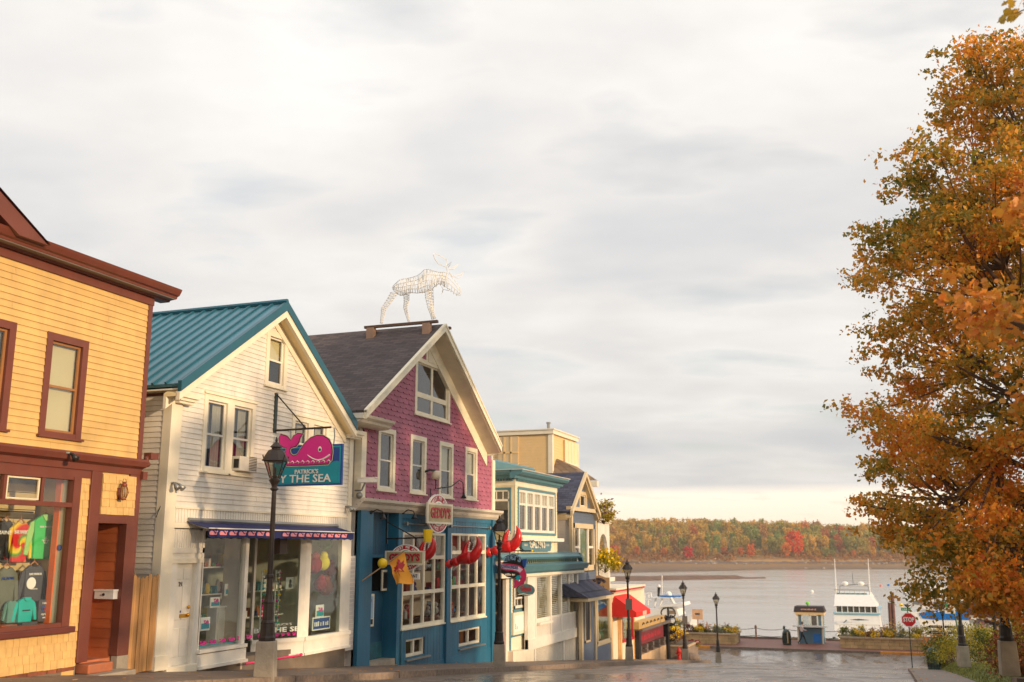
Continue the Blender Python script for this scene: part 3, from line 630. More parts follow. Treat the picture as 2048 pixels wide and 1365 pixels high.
shirt_at(-40,16,1038,1125,XF-.64,(blk,blk),'black sweatshirt half cut off at the left edge of the shop window','shirt',txt=[('MAINE',.09,.2,.68,.5,signwhite)])
shirt_at(30,92,1128,1215,XF-.55,(greyc,greyc),'charcoal shirt with a white round bear print in the shop window','shirt',txt=[('BAR HARBOR',.055,0,.76,.4,signwhite),('MAINE',.03,0,.42,.2,signwhite)])
MB().prism([(F(62,1167,XF-.47)[0]+.10*math.cos(k/14*6.283),F(62,1167,XF-.47)[1]+.10*math.sin(k/14*6.283)) for k in range(14)],'x',XF-.468,XF-.462).build('print',signwhite,[o for o in bpy.data.objects if o.get('label','').startswith('charcoal shirt with')][0])
shirt_at(-22,34,1132,1222,XF-.5,(olv,olv),'olive grey shirt printed ACADIA beside the charcoal shirt','shirt',txt=[('ACADIA',.07,0,.72,.44,signblue)])
shirt_at(78,112,1152,1205,XF-.7,(blk,greyc),'small dark patterned shirt hanging behind the printed placard','shirt')
shirt_at(20,70,1196,1246,XF-.34,(tealc,tealc),'teal hooded jacket lying low in the shop window','hoodie',hood=True,hang=False,txt=[('BAR HARBOR',.03,0,.5,.3,greyc)])
_mc=[mat('cotton %d'%i,c,.9,.12) for i,c in enumerate(((60,90,140),(190,180,160),(150,60,60),(220,190,90),(90,130,120),(60,60,66)))]
for k,(a_,b_,c_,d_,lb) in enumerate(((86,112,1034,1118,'slate blue sweatshirt half hidden behind the green hooded one'),(-14,26,1038,1122,'navy long sleeved shirt behind the black and tie dye shirts'),(62,90,1128,1200,'rust red shirt showing between charcoal and dark patterned shirts'),(2,34,1200,1246,'grey folded sweatshirt at the lower left of the shop window'),(96,118,1120,1160,'yellow patterned shirt by the orange post'))):
    shirt_at(a_,b_,c_,d_,XF-.78-.004*k if k!=3 else XF-.36,(_mc[[0,5,2,4,3][k]],_mc[[0,5,2,4,3][k]]),lb,'shirt',hang=k!=3)
pl=RR(76,113,1199,1242,XF-.33); p_=thing('placard','dark grey printed shirt placard reading I DON\'T NEED GOOGLE at the window corner','sign',(XF-.33,pl[0],pl[2]))
bx('board',greyc,p_,XF-.34,XF-.32,pl[0],pl[1],pl[2],pl[3]); cy=(pl[0]+pl[1])/2; hh=pl[3]-pl[2]
text("I don't need",.05,(XF-.315,cy,pl[2]+hh*.83),signwhite,p_,width=.26)
for k,ch in enumerate('Google'): text(ch,.11,(XF-.315,cy-.12+.05*k,pl[2]+hh*.58),[signblue,signred,yellowp,signblue,signgreen,signred][k],p_,bold=.002)
text("my wife knows",.05,(XF-.315,cy,pl[2]+hh*.33),signwhite,p_,width=.28); text("everything",.05,(XF-.315,cy,pl[2]+hh*.17),signwhite,p_,width=.22)
for k,(l,t0,cc,lb) in enumerate(((126,1096,signblue,'blue baseball cap on the orange post in the shop window'),(127,1120,whalep,'pale pink baseball cap below the blue cap in the shop window'))):
    y,z=F(l,t0,XF-.16); cp=tag(MB().ball((XF-.17,y,z),.10,8,sz=.9).build('cap',cc,None,smooth=True),lb,'cap'); 
# t-shirts folded piles
for k in range(4):
    y=11.85+k*.42; z=c+.05; MB().box(XF-.42,XF-.16,y,y+.32,z,z+.035+.02*(k%2)).build('folded_shirt',[mat('blue grey cotton',(120,150,170),.9),signwhite,mat('rust cotton',(150,80,50),.9),greyc][k],yb,bevel=.01)
# hanging rail with clips
MB().tube([(XF-.62,a,F(60,1025,XF-.62)[1]),(XF-.62,b-.35,F(60,1025,XF-.62)[1])],.015,6).build('hanging_rail',iron,yb)
# flood light, lantern
def cage_lantern(y,z,X):
    t=thing('wall_lantern','rusty caged onion lantern on the yellow shingle panel over the door','lamp',(X,y,z))
    m=MB().lathe([(.05,-.16),(.055,-.14),(.03,-.13)],(X+.12,y,z),10).lathe([(.055,.08),(.05,.12),(.02,.17)],(X+.12,y,z),10)
    for k in range(6):
        a=k/6*6.283; m.tube([(X+.12+.05*math.cos(a),y+.05*math.sin(a),z-.13),(X+.12+.085*math.cos(a),y+.085*math.sin(a),z-.03),(X+.12+.055*math.cos(a),y+.055*math.sin(a),z+.08)],.006,5)
    m.tube([(X,y,z-.1),(X+.06,y,z-.14),(X+.12,y,z-.16)],.015,6).box(X,X+.02,y-.04,y+.04,z-.16,z+.06).tube([(X+.12,y-.05,z+.15),(X+.12,y-.03,z+.22),(X+.12,y+.03,z+.22),(X+.12,y+.05,z+.15)],.006,5); m.build('cage',mat('rusty copper',(130,66,48),.5,.2,metal=.4),t,smooth=True)
    MB().lathe([(.045,-.12),(.065,-.03),(.045,.07)],(X+.12,y,z),10).build('glass',GLAMP,t,smooth=True)
y,z=F(232,983); cage_lantern(y,z,XF+.06)
def flood(px,py,X,label,n=1):
    y,z=F(px,py,X); t=thing('flood_light',label,'lamp',(X,y,z))
    MB().lathe([(.06,0),(.06,.03)],(X+.01,y,z),10).build('mount',steel,t)
    for k in range(n):
        d=.07*(k*2-1) if n>1 else 0; MB().tube([(X+.03,y+d*.3,z+.02),(X+.12,y+d,z-.02),(X+.2,y+d*1.2,z-.1)],[.02,.03,.065],10).build('lamp_head',steel if n>1 else iron,t,smooth=True)
flood(135,908,XF+.18,'dark flood light on the brown belt cornice of the yellow shop')
# ================= cedar gap fence =================
fy0,fy1=Y1+.02,16.17; ft=thing('picket_fence','weathered cedar stockade fence filling the narrow gap between yellow and white buildings','fence',(XF,fy0,gz(15.8)))
n=7; wd=(fy1-fy0)/n
for k in range(n):
    y=fy0+k*wd; zt=F(285,1150)[1]+random.uniform(-.03,.03); X=XF+.01+random.uniform(-.006,.006); zb_=gz(15.8)+.14
    MB().prism([(y+.005,zb_),(y+wd-.005,zb_),(y+wd-.005,zt-.06),(y+wd*.5,zt),(y+.005,zt-.06)],'x',X,X+.02).build('picket',woodraw,ft)
bx('rail',woodraw,ft,XF-.05,XF,fy0,fy1,9.1,9.18); bx('rail',woodraw,ft,XF-.05,XF,fy0,fy1,10.1,10.18)
# ================= BUILDING 2: WHITE GABLE =================
WY0,WY1=16.17,23.48
XR=XF+.38
eyL,ezL=F(363,768,XR); pyk,pzk=F(575,607,XR); eyR,ezR=F(714,847,XR); ezL=ezR=(ezL+ezR)/2
wb=thing('white_gable_house','white clapboard gable shop with standing seam teal metal roof, second from the left','building',(XF,20,gz(20)))
sl=(pzk-ezL)/(pyk-eyL); sr=(pzk-ezR)/(eyR-pyk)
def gl(z): return max(WY0+.10,eyL+(z-ezL)/sl+.12)
def gr(z): return min(WY1-.10,eyR-(z-ezR)/sr-.12)
XB=XF-9
att=RR(530,573,665,776); dbl=RR(403,507,797,948); db2=RR(581,655,838,940)
ops=[]
wo,op=window(wb,*att,XF,cas=.13,cm=crm,sm=wht,cur='half',label='small attic window with a blue tinted half blind'); ops.append(op)
def double(parent,rc,ac=False,lab=None):
    y0,y1,z0,z1=rc; m=(y0+y1)/2
    w1,_=window(parent,y0,m,z0,z1,XF,cas=.12,cm=crm,sm=wht,cur='drape',deep=1.2); w2,_=window(parent,m,y1,z0,z1,XF,cas=.12,cm=crm,sm=wht,cur='drape',deep=1.2)
    bx('head_molding',crm,w1,XF,XF+.07,y0-.03,y1+.03,z1,z1+.05)
    return w1,w2
double(wb,dbl); double(wb,db2); ops+=[dbl,db2]
zsb=F(500,1022)[1]   # siding bottom
boards(wb,wht2,XF,zsb,pzk-.1,.107,gl,gr,ops)
# air conditioner
q=RR(466,501,915,944); ac=thing('air_conditioner','white window air conditioner under the right sash of the white house','air conditioner',(XF,q[0],q[2]))
bx('case',mat('ac white',(206,200,186),.5),ac,XF-.1,XF+.18,q[0],q[1],q[2],q[3],bevel=.01); m=MB()
for k in range(9): m.box(XF+.18,XF+.186,q[0]+.33,q[1]-.03,q[2]+.03+k*.035,q[2]+.045+k*.035)
m.build('grille',black,ac); bx('side_vent',iron,ac,XF+.02,XF+.15,q[0]-.004,q[0],q[2]+.06,q[3]-.06)
# side wall facing uphill
boards(wb,wht2,0,gz(16)+.1,ezL-.25,.107,XF-3.2,XF-.15,(),side=WY0)
bx('side_wall',wht2,wb,XB,XF-.14,WY0,WY0+.15,7.6,ezL-.05); bx('side_wall',wht2,wb,XB,XF-.14,WY1-.15,WY1,7.6,ezL-.05)
bk=MB().prism([(WY0,7.6),(WY1,7.6),(WY1,ezR+.3),(pyk,pzk-.1),(WY0,ezL+.3)],'x',XB-.1,XB); bk.build('wall',wht2,wb)
bx('corner_pilaster',crm,wb,XF-.16,XF+.06,WY0-.03,WY0+.29,gz(16)+.13,ezL-.12,bevel=.008); bx('pilaster_base',crm,wb,XF-.18,XF+.09,WY0-.05,WY0+.33,gz(16)+.13,gz(16)+.4)
bx('corner_board',crm,wb,XF-.12,XF+.045,WY1-.17,WY1+.02,8.75,ezR-.15)
# roof panels
def roof_slope(parent,y0,z0,y1,z1,x0,x1,th,m,name='roof_panel',n=1,rib=None,ribm=None):
    # from eave (y0,z0) to ridge (y1,z1); panels along x
    d=Vector((0,y1-y0,z1-z0)).normalized(); nn=Vector((0,-d.z,d.y)) if y1>y0 else Vector((0,d.z,-d.y))
    if nn.z<0: nn=-nn
    w_=(x1-x0)/n
    for k in range(n):
        a=x0+k*w_+(.004 if n>1 else 0); b=x0+(k+1)*w_-(.004 if n>1 else 0)
        P=lambda x,y,z,t:(x,y+nn.y*t,z+nn.z*t)
        o=MB().hexa([P(a,y0,z0,-th),P(b,y0,z0,-th),P(b,y1,z1,-th),P(a,y1,z1,-th),P(a,y0,z0,0),P(b,y0,z0,0),P(b,y1,z1,0),P(a,y1,z1,0)]).build(name,m,parent)
        set_uv(o,(1,0,0),tuple(d))
        if rib:
            c=x0+k*w_
            MB().hexa([P(c-rib,y0,z0,-.01),P(c+rib,y0,z0,-.01),P(c+rib,y1,z1,-.01),P(c-rib,y1,z1,-.01),P(c-rib*.6,y0,z0,.045),P(c+rib*.6,y0,z0,.045),P(c+rib*.6,y1,z1,.045),P(c-rib*.6,y1,z1,.045)]).build('seam',ribm,parent)
rl=XR-.06
roof_slope(wb,eyL,ezL,pyk,pzk,XB-.4,rl,.07,tealroof,n=30,rib=.03,ribm=tealdk)
roof_slope(wb,eyR,ezR,pyk,pzk,XB-.4,rl,.07,tealroof,n=1)
def rake(parent,y0,z0,y1,z1,x0,x1,t0,t1,m,name):
    # board following slope between offset t0..t1 below the slope
    MB().prism([(y0,z0-t0),(y1,z1-t0),(y1,z1-t1),(y0,z0-t1)],'x',x0,x1).build(name,m,parent)
for (a,b,c,d) in ((eyL-.02,ezL,pyk,pzk),(eyR+.02,ezR,pyk,pzk)):
    rake(wb,a,b,c,d,XR-.07,XR+.02,-.05,.17,tealdk,'roof_edge_trim')
    rake(wb,a,b,c,d,XR-.10,XR-.01,.17,.34,crm,'rake_board')
    rake(wb,a,b,c,d,XF-.02,XR-.09,.20,.26,mat('rake soffit cream',(226,206,158),.6,.05),'rake_soffit')
    rake(wb,a,b,c,d,XF-.02,XF+.05,.26,.50,crm,'frieze_board')
MB().tube([(XR,pyk,pzk+.05),(XB-.4,pyk,pzk+.05)],.06,6).build('ridge_cap',tealdk,wb)
for (yy,s) in ((WY0,1),(WY1,-1)):
    m=MB(); zt=ezL-.14; a,b=(yy-.02,yy+.55) if s>0 else (yy-.45,yy+.22)
    m.box(XF-.1,XR-.10,a,b,zt-.10,zt).box(XF-.1,XR-.15,a+.03,b-.04,zt-.16,zt-.10).box(XF-.1,XR-.20,a+.05,b-.07,zt-.21,zt-.16); m.build('cornice_return',crm,wb)
bx('eave_soffit',wht,wb,XB,XR-.1,eyL+.03,WY0,ezL-.12,ezL-.09)
bx('wall_header',brn2,wb,XB,XF,WY0-.02,WY0+.02,ezL-.2,ezL-.14)
# beadboard band
zbb=F(500,1046)[1]-.08
bx('fascia_board',wht,wb,XF-.1,XF+.03,WY0+.26,WY1-.17,zbb,zsb)
m=MB(); y=WY0+.32
while y<WY1-.2: m.box(XF+.03,XF+.042,y,y+.075,zbb+.03,zsb-.04); y+=.09
kind(m.build('beadboard',wht,wb),'stuff')
bx('molding',crm,wb,XF,XF+.07,WY0+.26,WY1-.15,zsb-.04,zsb)
# panel above door, door
dy0,dy1=F(345,1230)[0],F(385,1230)[0]; py1=F(396,1080)[0]; dz1=F(365,1127)[1]; dz0=F(365,1330)[1]
wy0_,wy1_,wz0,wz1=RR(402,484,1063,1293)
yp=WY0+.29
bx('wall',wht,wb,XF-.1,XF+.0,yp,wy0_-.02,dz1,zbb)
m=MB(); y=yp+.03
while y<wy0_-.2: m.box(XF,XF+.012,y,y+.06,dz1+.30,zbb-.10); y+=.07
kind(m.build('beadboard',wht,wb),'stuff')
bx('molding',crm,wb,XF,XF+.05,yp,wy0_,zbb-.08,zbb); bx('molding',wht,wb,XF,XF+.03,yp,wy0_,dz1+.2,dz1+.30)
bx('door_head',crm,wb,XF,XF+.05,yp,wy0_-.02,dz1,dz1+.09); bx('door_jamb',wht,wb,XF-.12,XF+.03,dy1,wy0_-.04,dz0-.05,dz1); bx('door_jamb',wht,wb,XF-.12,XF+.03,yp-.03,dy0+.02,dz0-.05,dz1)
dm=MB().box(XF-.12,XF-.07,dy0,dy1,dz0,dz1); W=dy1-dy0
for (u0,u1,v0,v1) in ((.12,.46,.84,.95),(.54,.88,.84,.95),(.12,.46,.44,.78),(.54,.88,.44,.78),(.12,.46,.08,.36),(.54,.88,.08,.36)):
    H=dz1-dz0; a,b,c,d=dy0+u0*W,dy0+u1*W,dz0+v0*H,dz0+v1*H
    dm.box(XF-.07,XF-.058,a,b,c,d)
door=dm.build('door',wht,wb,bevel=.006)
text('21',.13,(XF-.055,(dy0+dy1)/2-.05,dz0+(dz1-dz0)*.79),black,door)
bx('mail_slot',gold,door,XF-.07,XF-.045,dy0+.28,dy0+.56,dz0+.90,dz0+.97); bx('notice',signblue,door,XF-.07,XF-.064,dy0+.30,dy0+.55,dz0+1.0,dz0+1.04)
for zz in (.95,1.1): MB().ball((XF-.03,dy1-.1,dz0+zz),.035,8).build('knob',gold,door,smooth=True)
bx('threshold',crm,wb,XF-.12,XF+.10,yp,wy0_-.1,dz0-.16,dz0,bevel=.01)
# flat shop window
m=MB(); m.box(XF-.08,XF+.03,wy0_-.06,wy1_+.12,wz1-.001,wz1+.05).box(XF-.08,XF+.03,wy0_-.06,wy0_,wz0,wz1).box(XF-.08,XF+.05,wy1_,wy1_+.12,wz0-.1,wz1+.1)
so_=m.build('shop_window',wht,wb)
bx('sill',wht,so_,XF-.08,XF+.12,wy0_-.08,wy1_+.14,wz0-.07,wz0); bx('sill_board',wht,so_,XF-.08,XF+.09,wy0_-.08,wy1_+.14,wz0-.32,wz0-.09); bx('sill_base',wht,so_,XF-.08,XF+.14,wy0_-.10,wy1_+.16,wz0-.38,wz0-.32)
MB().add([(XF-.02,wy0_,wz0),(XF-.02,wy1_,wz0),(XF-.02,wy1_,wz1),(XF-.02,wy0_,wz1)],[(0,1,2,3)]).build('pane',GS,so_)
bx('wall',wht,wb,XF-.1,XF,yp,WY1-.16,wz1,zbb)
shoproom=mat('shop interior grey wall',(140,140,128),.9,.3,scale=1.5)
room(wb,wy0_-.06,WY1-.1,wz0-.05,zbb-.02,XF-.75,3.0,shoproom)
bx('display_shelf',signwhite,wb,XF-.75,XF-.1,wy0_-.02,wy1_+.02,wz0-.06,wz0-.0)
# bay: A (wall) -> B (out) -> C
yA_,_=F(500,1280,XF-.55); yB,_=F(606,1280,XF+.10); yC,_=F(689,1275,XF+.10)
yAw=wy1_+.12
A=(XF-.55,yA_+.02); B=(XF+.10,yB); C=(XF+.10,WY1-.03)
bz0=F(640,1268)[1]; bz1=zbb; 
bayo=MB()
def seg(mb,P,Q,t0,t1,z0,z1,th=.08,off=0):
    d=Vector((Q[0]-P[0],Q[1]-P[1])); L_=d.length; d.normalize(); nrm=Vector((d.y,-d.x))
    a=(P[0]+d.x*t0*L_,P[1]+d.y*t0*L_); b=(P[0]+d.x*t1*L_,P[1]+d.y*t1*L_)
    p=[(a[0]+nrm.x*off,a[1]+nrm.y*off),(b[0]+nrm.x*off,b[1]+nrm.y*off),(b[0]-nrm.x*th,b[1]-nrm.y*th),(a[0]-nrm.x*th,a[1]-nrm.y*th)]
    mb.hexa([(x,y,z0) for x,y in p[::-1]]+[(x,y,z1) for x,y in p[::-1]])
seg(bayo,A,B,0,1,bz1-.02,bz1+.02,.10,.01)
bay=bayo.build('bay_window',wht,wb)
for (P,Q,ts) in ((A,B,((0,.04),(.88,1))),(B,C,((0,.10),(.78,1)))):
    for t0,t1 in ts: s=MB(); seg(s,P,Q,t0,t1,bz0,bz1-.02,.10); s.build('post',wht,bay)
for (P,Q,t0,t1,lab) in ((A,B,.04,.88,'tall bay window pane with white lettering low down'),(B,C,.10,.78,None)):
    s=MB(); seg(s,P,Q,t0,t1,bz0,bz1,.012,-.04); s.build('pane',GS,bay)
for (z0_,z1_,off,nm) in ((bz0-.09,bz0,.07,'sill'),(bz0-.36,bz0-.09,.03,'apron'),(bz0-.42,bz0-.36,.07,'base_molding')):
    s=MB(); seg(s,A,B,0,1,z0_,z1_,.1,off); s.build(nm,wht,bay); s=MB(); seg(s,B,C,0,1,z0_,z1_,.1,off); s.build(nm,wht,bay)
bx('bay_return',mat('beige side panel',(200,184,160),.6,.08),wb,XF-.6,XF-.02,yAw,yAw+.06,bz0-.5,bz1)
MB().prism([(XF-.7,yAw),(XF+.09,yAw),A,B,C,(XF-.7,C[1])][0:0] or [(A[0],A[1]),(B[0],B[1]),(C[0],C[1]),(XF-.8,C[1]),(XF-.8,A[1])],'z',bz0-.40,bz0-.02).build('bay_floor',mat('bay floor',(96,84,70),.8),wb)
bx('foundation',found,wb,XF-1,XF-.03,WY0+.3,WY1-.2,7.5,wz0-.3)
MB().prism([(A[0]-.1,A[1]),(B[0]-.06,B[1]+.02),(C[0]-.06,C[1]-.05),(XF-.9,C[1]-.05),(XF-.9,A[1])],'z',7.5,bz0-.42).build('foundation',found,wb)
# shop goods
text('BY THE SEA',.20,(0,0,0),signwhite,None,name='lettering') if False else None
def on_seg(P,Q,t,off=-.02):
    d=Vector((Q[0]-P[0],Q[1]-P[1])); L_=d.length; d.normalize(); n=Vector((d.y,-d.x)); return Vector((P[0]+d.x*t*L_+n.x*off,P[1]+d.y*t*L_+n.y*off,0)),d,n
pt,d,n=on_seg(A,B,.55); Mx=Matrix(((d.x,0,n.x,0),(d.y,0,n.y,0),(0,1,0,0),(0,0,0,1)))
text('BY THE SEA',.15,(pt.x,pt.y,bz0+.19),signwhite,bay,face=Mx,width=1.35,ext=.002,bold=.004); text("PATRICK'S",.07,(pt.x,pt.y,bz0+.31),signwhite,bay,face=Mx,width=.6,ext=.002)
def whale2d(s=1.,flip=False):
    # side outline of a cheerful whale, about 1 wide, tail left
    p=[((a-218)*.00145,(745-b)*.00145) for a,b in ((220,700),(250,745),(440,748),(640,745),(668,715),(675,650),(668,600),(640,548),(590,518),(530,510),(470,530),(420,570),(380,620),(350,662),(312,675),(278,655),(268,620),(285,597),(330,590),(355,560),(365,520),(392,492),(345,488),(305,508),(280,545),(240,508),(178,488),(165,520),(172,562),(205,592),(245,602),(226,655))]
    return [((-x if flip else x)*s,y*s) for x,y in p]
def whale_x(cy,cz,X,s,m,parent,t=.004,name='whale_print',flip=False,sx=1.):
    pl_=[(cy+x*sx,cz+y) for x,y in whale2d(s,flip)]; return MB().prism(pl_ if not flip else pl_[::-1],'x',X,X+t).build(name,m,parent)
for k in range(6): whale_x(wy0_+.10+k*.32,wz0+.08,XF-.015,.22,magenta,so_,sx=1.4)
for k in range(7):
    pt,d,n=on_seg(A,B,.18+.11*k); MB().prism([(pt.y-.08+x*1.,bz0+.05+y) for x,y in whale2d(.2)],'x',pt.x-.004,pt.x+.002).build('whale_print',magenta,bay)
bx('sticker_band',signteal,so_,XF-.014,XF-.010,wy0_+.05,wy1_-.05,wz0+.045,wz0+.06)
# shelves of small goods
_gc=[mat('gift %d'%i,c,.6,.15) for i,c in enumerate(((210,200,190),(200,60,110),(40,130,150),(220,190,70),(60,70,120),(150,90,60),(90,150,100),(230,225,220)))]
for si,(ya_,yb_,nm_) in enumerate(((wy0_+.1,wy1_-.1,'flat window'),(yAw+.3,yB,'left bay pane'),(yB+.1,WY1-.3,'right bay pane'))):
    for sh in range(3 if si<2 else 2):
        zz_=wz0+.35+sh*.62; X_s=XF-1.7; t=thing('gift_shelf','%s white shelf of small gifts seen through the %s'%(('lowest','middle','top')[sh],nm_),'shelf',(X_s,ya_,zz_)); bx('board',signwhite,t,X_s-.3,X_s,ya_,yb_,zz_-.03,zz_)
        y=ya_+.04
        while y<yb_-.2:
            w_=random.uniform(.06,.18); h=random.uniform(.08,.34); m_=random.choice(_gc)
            if random.random()<.6: bx('box',m_,t,X_s-.2,X_s-.06,y,y+w_,zz_,zz_+h)
            else: MB().lathe([(w_*.3,0),(w_*.5,h*.35),(w_*.35,h*.75),(w_*.2,h)],(X_s-.13,y+w_/2,zz_),8).build('jar',m_,t,smooth=True)
            y+=w_+.03
# furniture and display goods in white shop
def prop(name,label,cat,X,y0,y1,z0,z1,m,dx=.25,grp=None,extra=None):
    t=thing(name,label,cat,(X,(y0+y1)/2,z0),grp); bx('body',m,t,X-dx,X,y0,y1,z0,z1,bevel=.008)
    if extra: extra(t,X,y0,y1,z0,z1)
    return t
q=RR(432,462,1215,1292,XF-.5)
def cab(t,X,y0,y1,z0,z1):
    bx('top',signwhite,t,X-.3,X+.04,y0-.05,y1+.05,z1,z1+.03); bx('door_panel',wht,t,X,X+.012,y0+.06,y1-.06,z0+.08,z1-.08)
prop('cabinet','white display cabinet behind the flat window of the white shop','cabinet',XF-.5,q[0],q[1],q[2],q[3],wht2,extra=cab)
def pic(t,X,y0,y1,z0,z1): bx('picture',signteal,t,X,X+.006,y0+.03,y1-.03,z0+.04,z0+(z1-z0)*.55); MB().prism([(y0+.05+(y1-y0)*.2+x,z0+(z1-z0)*.5+y) for x,y in whale2d((y1-y0)*.7)],'x',X+.006,X+.010).build('whale_print',magenta,t)
for (l,r,t0,b0,X,lb) in ((401,420,1235,1262,XF-.15,'framed whale card at the lower left of the flat shop window'),(421,440,1195,1216,XF-.45,'open picture book on the white cabinet'),(450,468,1168,1192,XF-.45,'framed whale print high on the shop wall'),(632,648,1210,1236,XF-.05,'white card with pink whale in the right bay pane')):
    a,b,c,d=RR(l,r,t0,b0,X); prop('picture_frame',lb,'picture',X,a,b,c,d,signwhite,dx=.03,extra=pic)
a,b,c,d=RR(627,662,1234,1260,XF+.02); t=thing('window_sign','small blue lettered sign standing in the right bay pane','sign',(XF,a,c)); bx('board',signwhite,t,XF-.03,XF-.01,a,b,c,d); bx('face',signblue,t,XF-.01,XF-.004,a+.04,b-.04,c+.03,d-.03); strokes(a+.08,b-.08,c+.07,d-.07,XF-.003,signwhite,t,'x',3)
# balloon like plush toys & jewellery racks
for (px,py,r,m_,lb) in ((628,1130,.22,mat('dark red plush',(150,20,40),.9),'dark red plush toy hanging in the right bay window'),(645,1126,.20,mat('yellow plush',(220,200,30),.9),'yellow plush toy hanging in the right bay window'),(660,1140,.18,mat('pink plush',(200,60,90),.9),'pink plush toy at the right of the bay window'),(650,1085,.2,mat('green plush',(50,110,40),.9),'green leafy toy at the top of the bay window'),(652,1175,.22,mat('orange brown plush',(160,70,24),.9),'orange brown plush toy in the middle of the bay window'),(640,1170,.18,mat('dark red plush',(150,20,40),.9),'lower crimson plush toy in the bay window')):
    y,z=F(px,py,XF-.4); tag(MB().ball((XF-.4,y,z),r,8,sy=.8).ball((XF-.38,y+.02,z+r*.9),r*.55,7).ball((XF-.38,y-r*.6,z-r*.3),r*.4,6).ball((XF-.36,y+r*.6,z-r*.3),r*.4,6).build('plush_toy',m_,None,smooth=True),lb,'toy','plush toys hanging in the bay window')
for (px0,px1,lb) in ((520,532,'narrow jewellery rack at the left of the bay window'),(548,556,'slim rack of coloured trinkets in the middle of the bay')):
    a,b,c,d=RR(px0,px1,1140,1262,XF-.5); t=thing('display_rack',lb,'rack',(XF-.5,a,c)); m=MB().box(XF-.5,XF-.47,a,a+.02,c,d).box(XF-.5,XF-.47,b-.02,b,c,d); m.build('frame',signwhite,t)
    z=c+.05
    while z<d: 
        for k in range(3): MB().ball((XF-.45,a+.04+k*(b-a)/3,z),.028,5).build('trinket',[signteal,yellowp,signgreen,signwhite,magenta][random.randrange(5)],t)
        z+=.13
a,b,c,d=RR(572,589,1155,1178,XF-.2); t=thing('portrait_poster','small black and white portrait card taped in the bay window','poster',(XF-.2,a,c)); bx('card',signwhite,t,XF-.21,XF-.2,a,b,c,d); MB().ball((XF-.2,(a+b)/2,(c+d)/2+.03),.06,6,sx=.1).ball((XF-.2,(a+b)/2,(c+d)/2-.06),.08,6,sx=.1,sz=.7).build('figure',greyc,t)
# awning
ay0,_=F(414,1050,XF+.5); ay1,_=F(704,1052,XF+.5); zt1=F(560,1050,XF)[1]; zt2=F(560,1061,XF+.55)[1]; zt3=F(560,1077,XF+.55)[1]
aw=thing('navy_awning','navy blue awning with a scalloped valance of pink whales on the white shop','awning',(XF,ay0,zt1))
MB().hexa([(XF+.55,ay0,zt2-.012),(XF+.55,ay1,zt2-.012),(XF+.02,ay1+.05,zt1-.012),(XF+.02,ay0-.05,zt1-.012),(XF+.55,ay0,zt2),(XF+.55,ay1,zt2),(XF+.02,ay1+.05,zt1),(XF+.02,ay0-.05,zt1)]).build('canopy',navy,aw)
vp=[(ay0,zt2)]; nv=19; L_=ay1-ay0
for k in range(nv*4+1): u=k/(nv*4); vp.append((ay0+u*L_,zt3-.02+.022*abs(math.cos(u*nv*math.pi))))
vp.append((ay1,zt2)); 
vm=MB(); 
for (a,b),(c,d) in zip(vp[1:-1],vp[2:-1]): vm.add([(XF+.555,a,b),(XF+.555,c,d),(XF+.555,c,zt2),(XF+.555,a,zt2)],[(0,1,2,3)])
vm.build('valance',navy,aw); bx('piping',signwhite,aw,XF+.552,XF+.572,ay0-.01,ay1+.01,zt2-.012,zt2+.012)
hw_=zt2-zt3
for k in range(17):
    y=ay0+.16+k*(L_-.3)/17
    if abs(y-F(556,1070,XF+.55)[0])<.14: continue
    whale_x(y+.10,zt3+.045,XF+.558,hw_*1.35,whalep,aw,flip=True,sx=1.55)
MB().tube([(XF+.05,ay0-.03,zt1+.02),(XF+.05,ay1+.03,zt1+.02)],.05,8).tube([(XF+.05,ay0,zt1-.02),(XF+.54,ay0,zt2-.02)],.015,6).tube([(XF+.05,ay1,zt1-.02),(XF+.54,ay1,zt2-.02)],.015,6).build('frame',steel,aw)
bx('cover_box',mat('brown box',(74,56,44),.6),aw,XF+.1,XF+.3,F(553,1085,XF+.2)[0],F(567,1085,XF+.2)[0],F(560,1108,XF+.2)[1],zt2)
flood(345,968,XF+.06,'twin flood light with a loose wire on the white corner pilaster',2)
flood(694,1014,XF+.05,'twin flood light at the right corner board of the white house',2)
y,z=F(345,975); MB().tube([(XF+.06,y,z),(XF+.02,y-.2,z-.15),(XF-.1,y-.26,z-.5),(XF-.1,y-.3,z-.6)],.008,5).build('loose_wire',iron,wb)
# pink pole leaning on foundation
a=F(491,1328,XF+.25); b=F(603,1310,XF+.2); tag(MB().tube([(XF+.25,a[0],a[1]),(XF+.2,b[0]-.06,b[1])],.022,8).tube([(XF+.2,b[0]-.06,b[1]),(XF+.2,b[0],b[1]+.01)],.035,8).build('pink_pole',mat('neon pink plastic',(255,40,110),.4,.03),None),'neon pink pole lying along the concrete foundation behind the nearest street lamp','pole')
# ---- sign bracket & whale sign
Ys=F(547,862)[0]; zb_=F(547,862)[1]; zt_=F(547,786)[1]; xe,_=G(662,860,Ys)
br=thing('sign_bracket','dark triangular iron bracket on the white house holding the whale sign','bracket',(XF,Ys,zb_))
MB().box(XF+.01,XF+.05,Ys-.05,Ys+.05,zb_-.05,zt_).build('wall_plate',mat('bracket green black',(38,52,50),.5,.2),br)
MB().tube([(XF+.03,Ys,zb_),(xe,Ys,zb_+.02)],.024,8).build('arm',ironbr,br); xm,_=G(612,860,Ys); MB().tube([(XF+.03,Ys,zt_-.02),(xm,Ys,zb_+.02)],.016,6).build('brace',ironbr,br)
x0,z1_=G(545,890,Ys); x1,z0_=G(684,971,Ys); x0=max(x0,XF+.06); z1_=G(615,891,Ys)[1]; z0_=G(615,972,Ys)[1]
ws_=thing('whale_sign','blue and turquoise sign with a smiling pink whale reading PATRICK\'S BY THE SEA','sign',(x0,Ys,z0_))
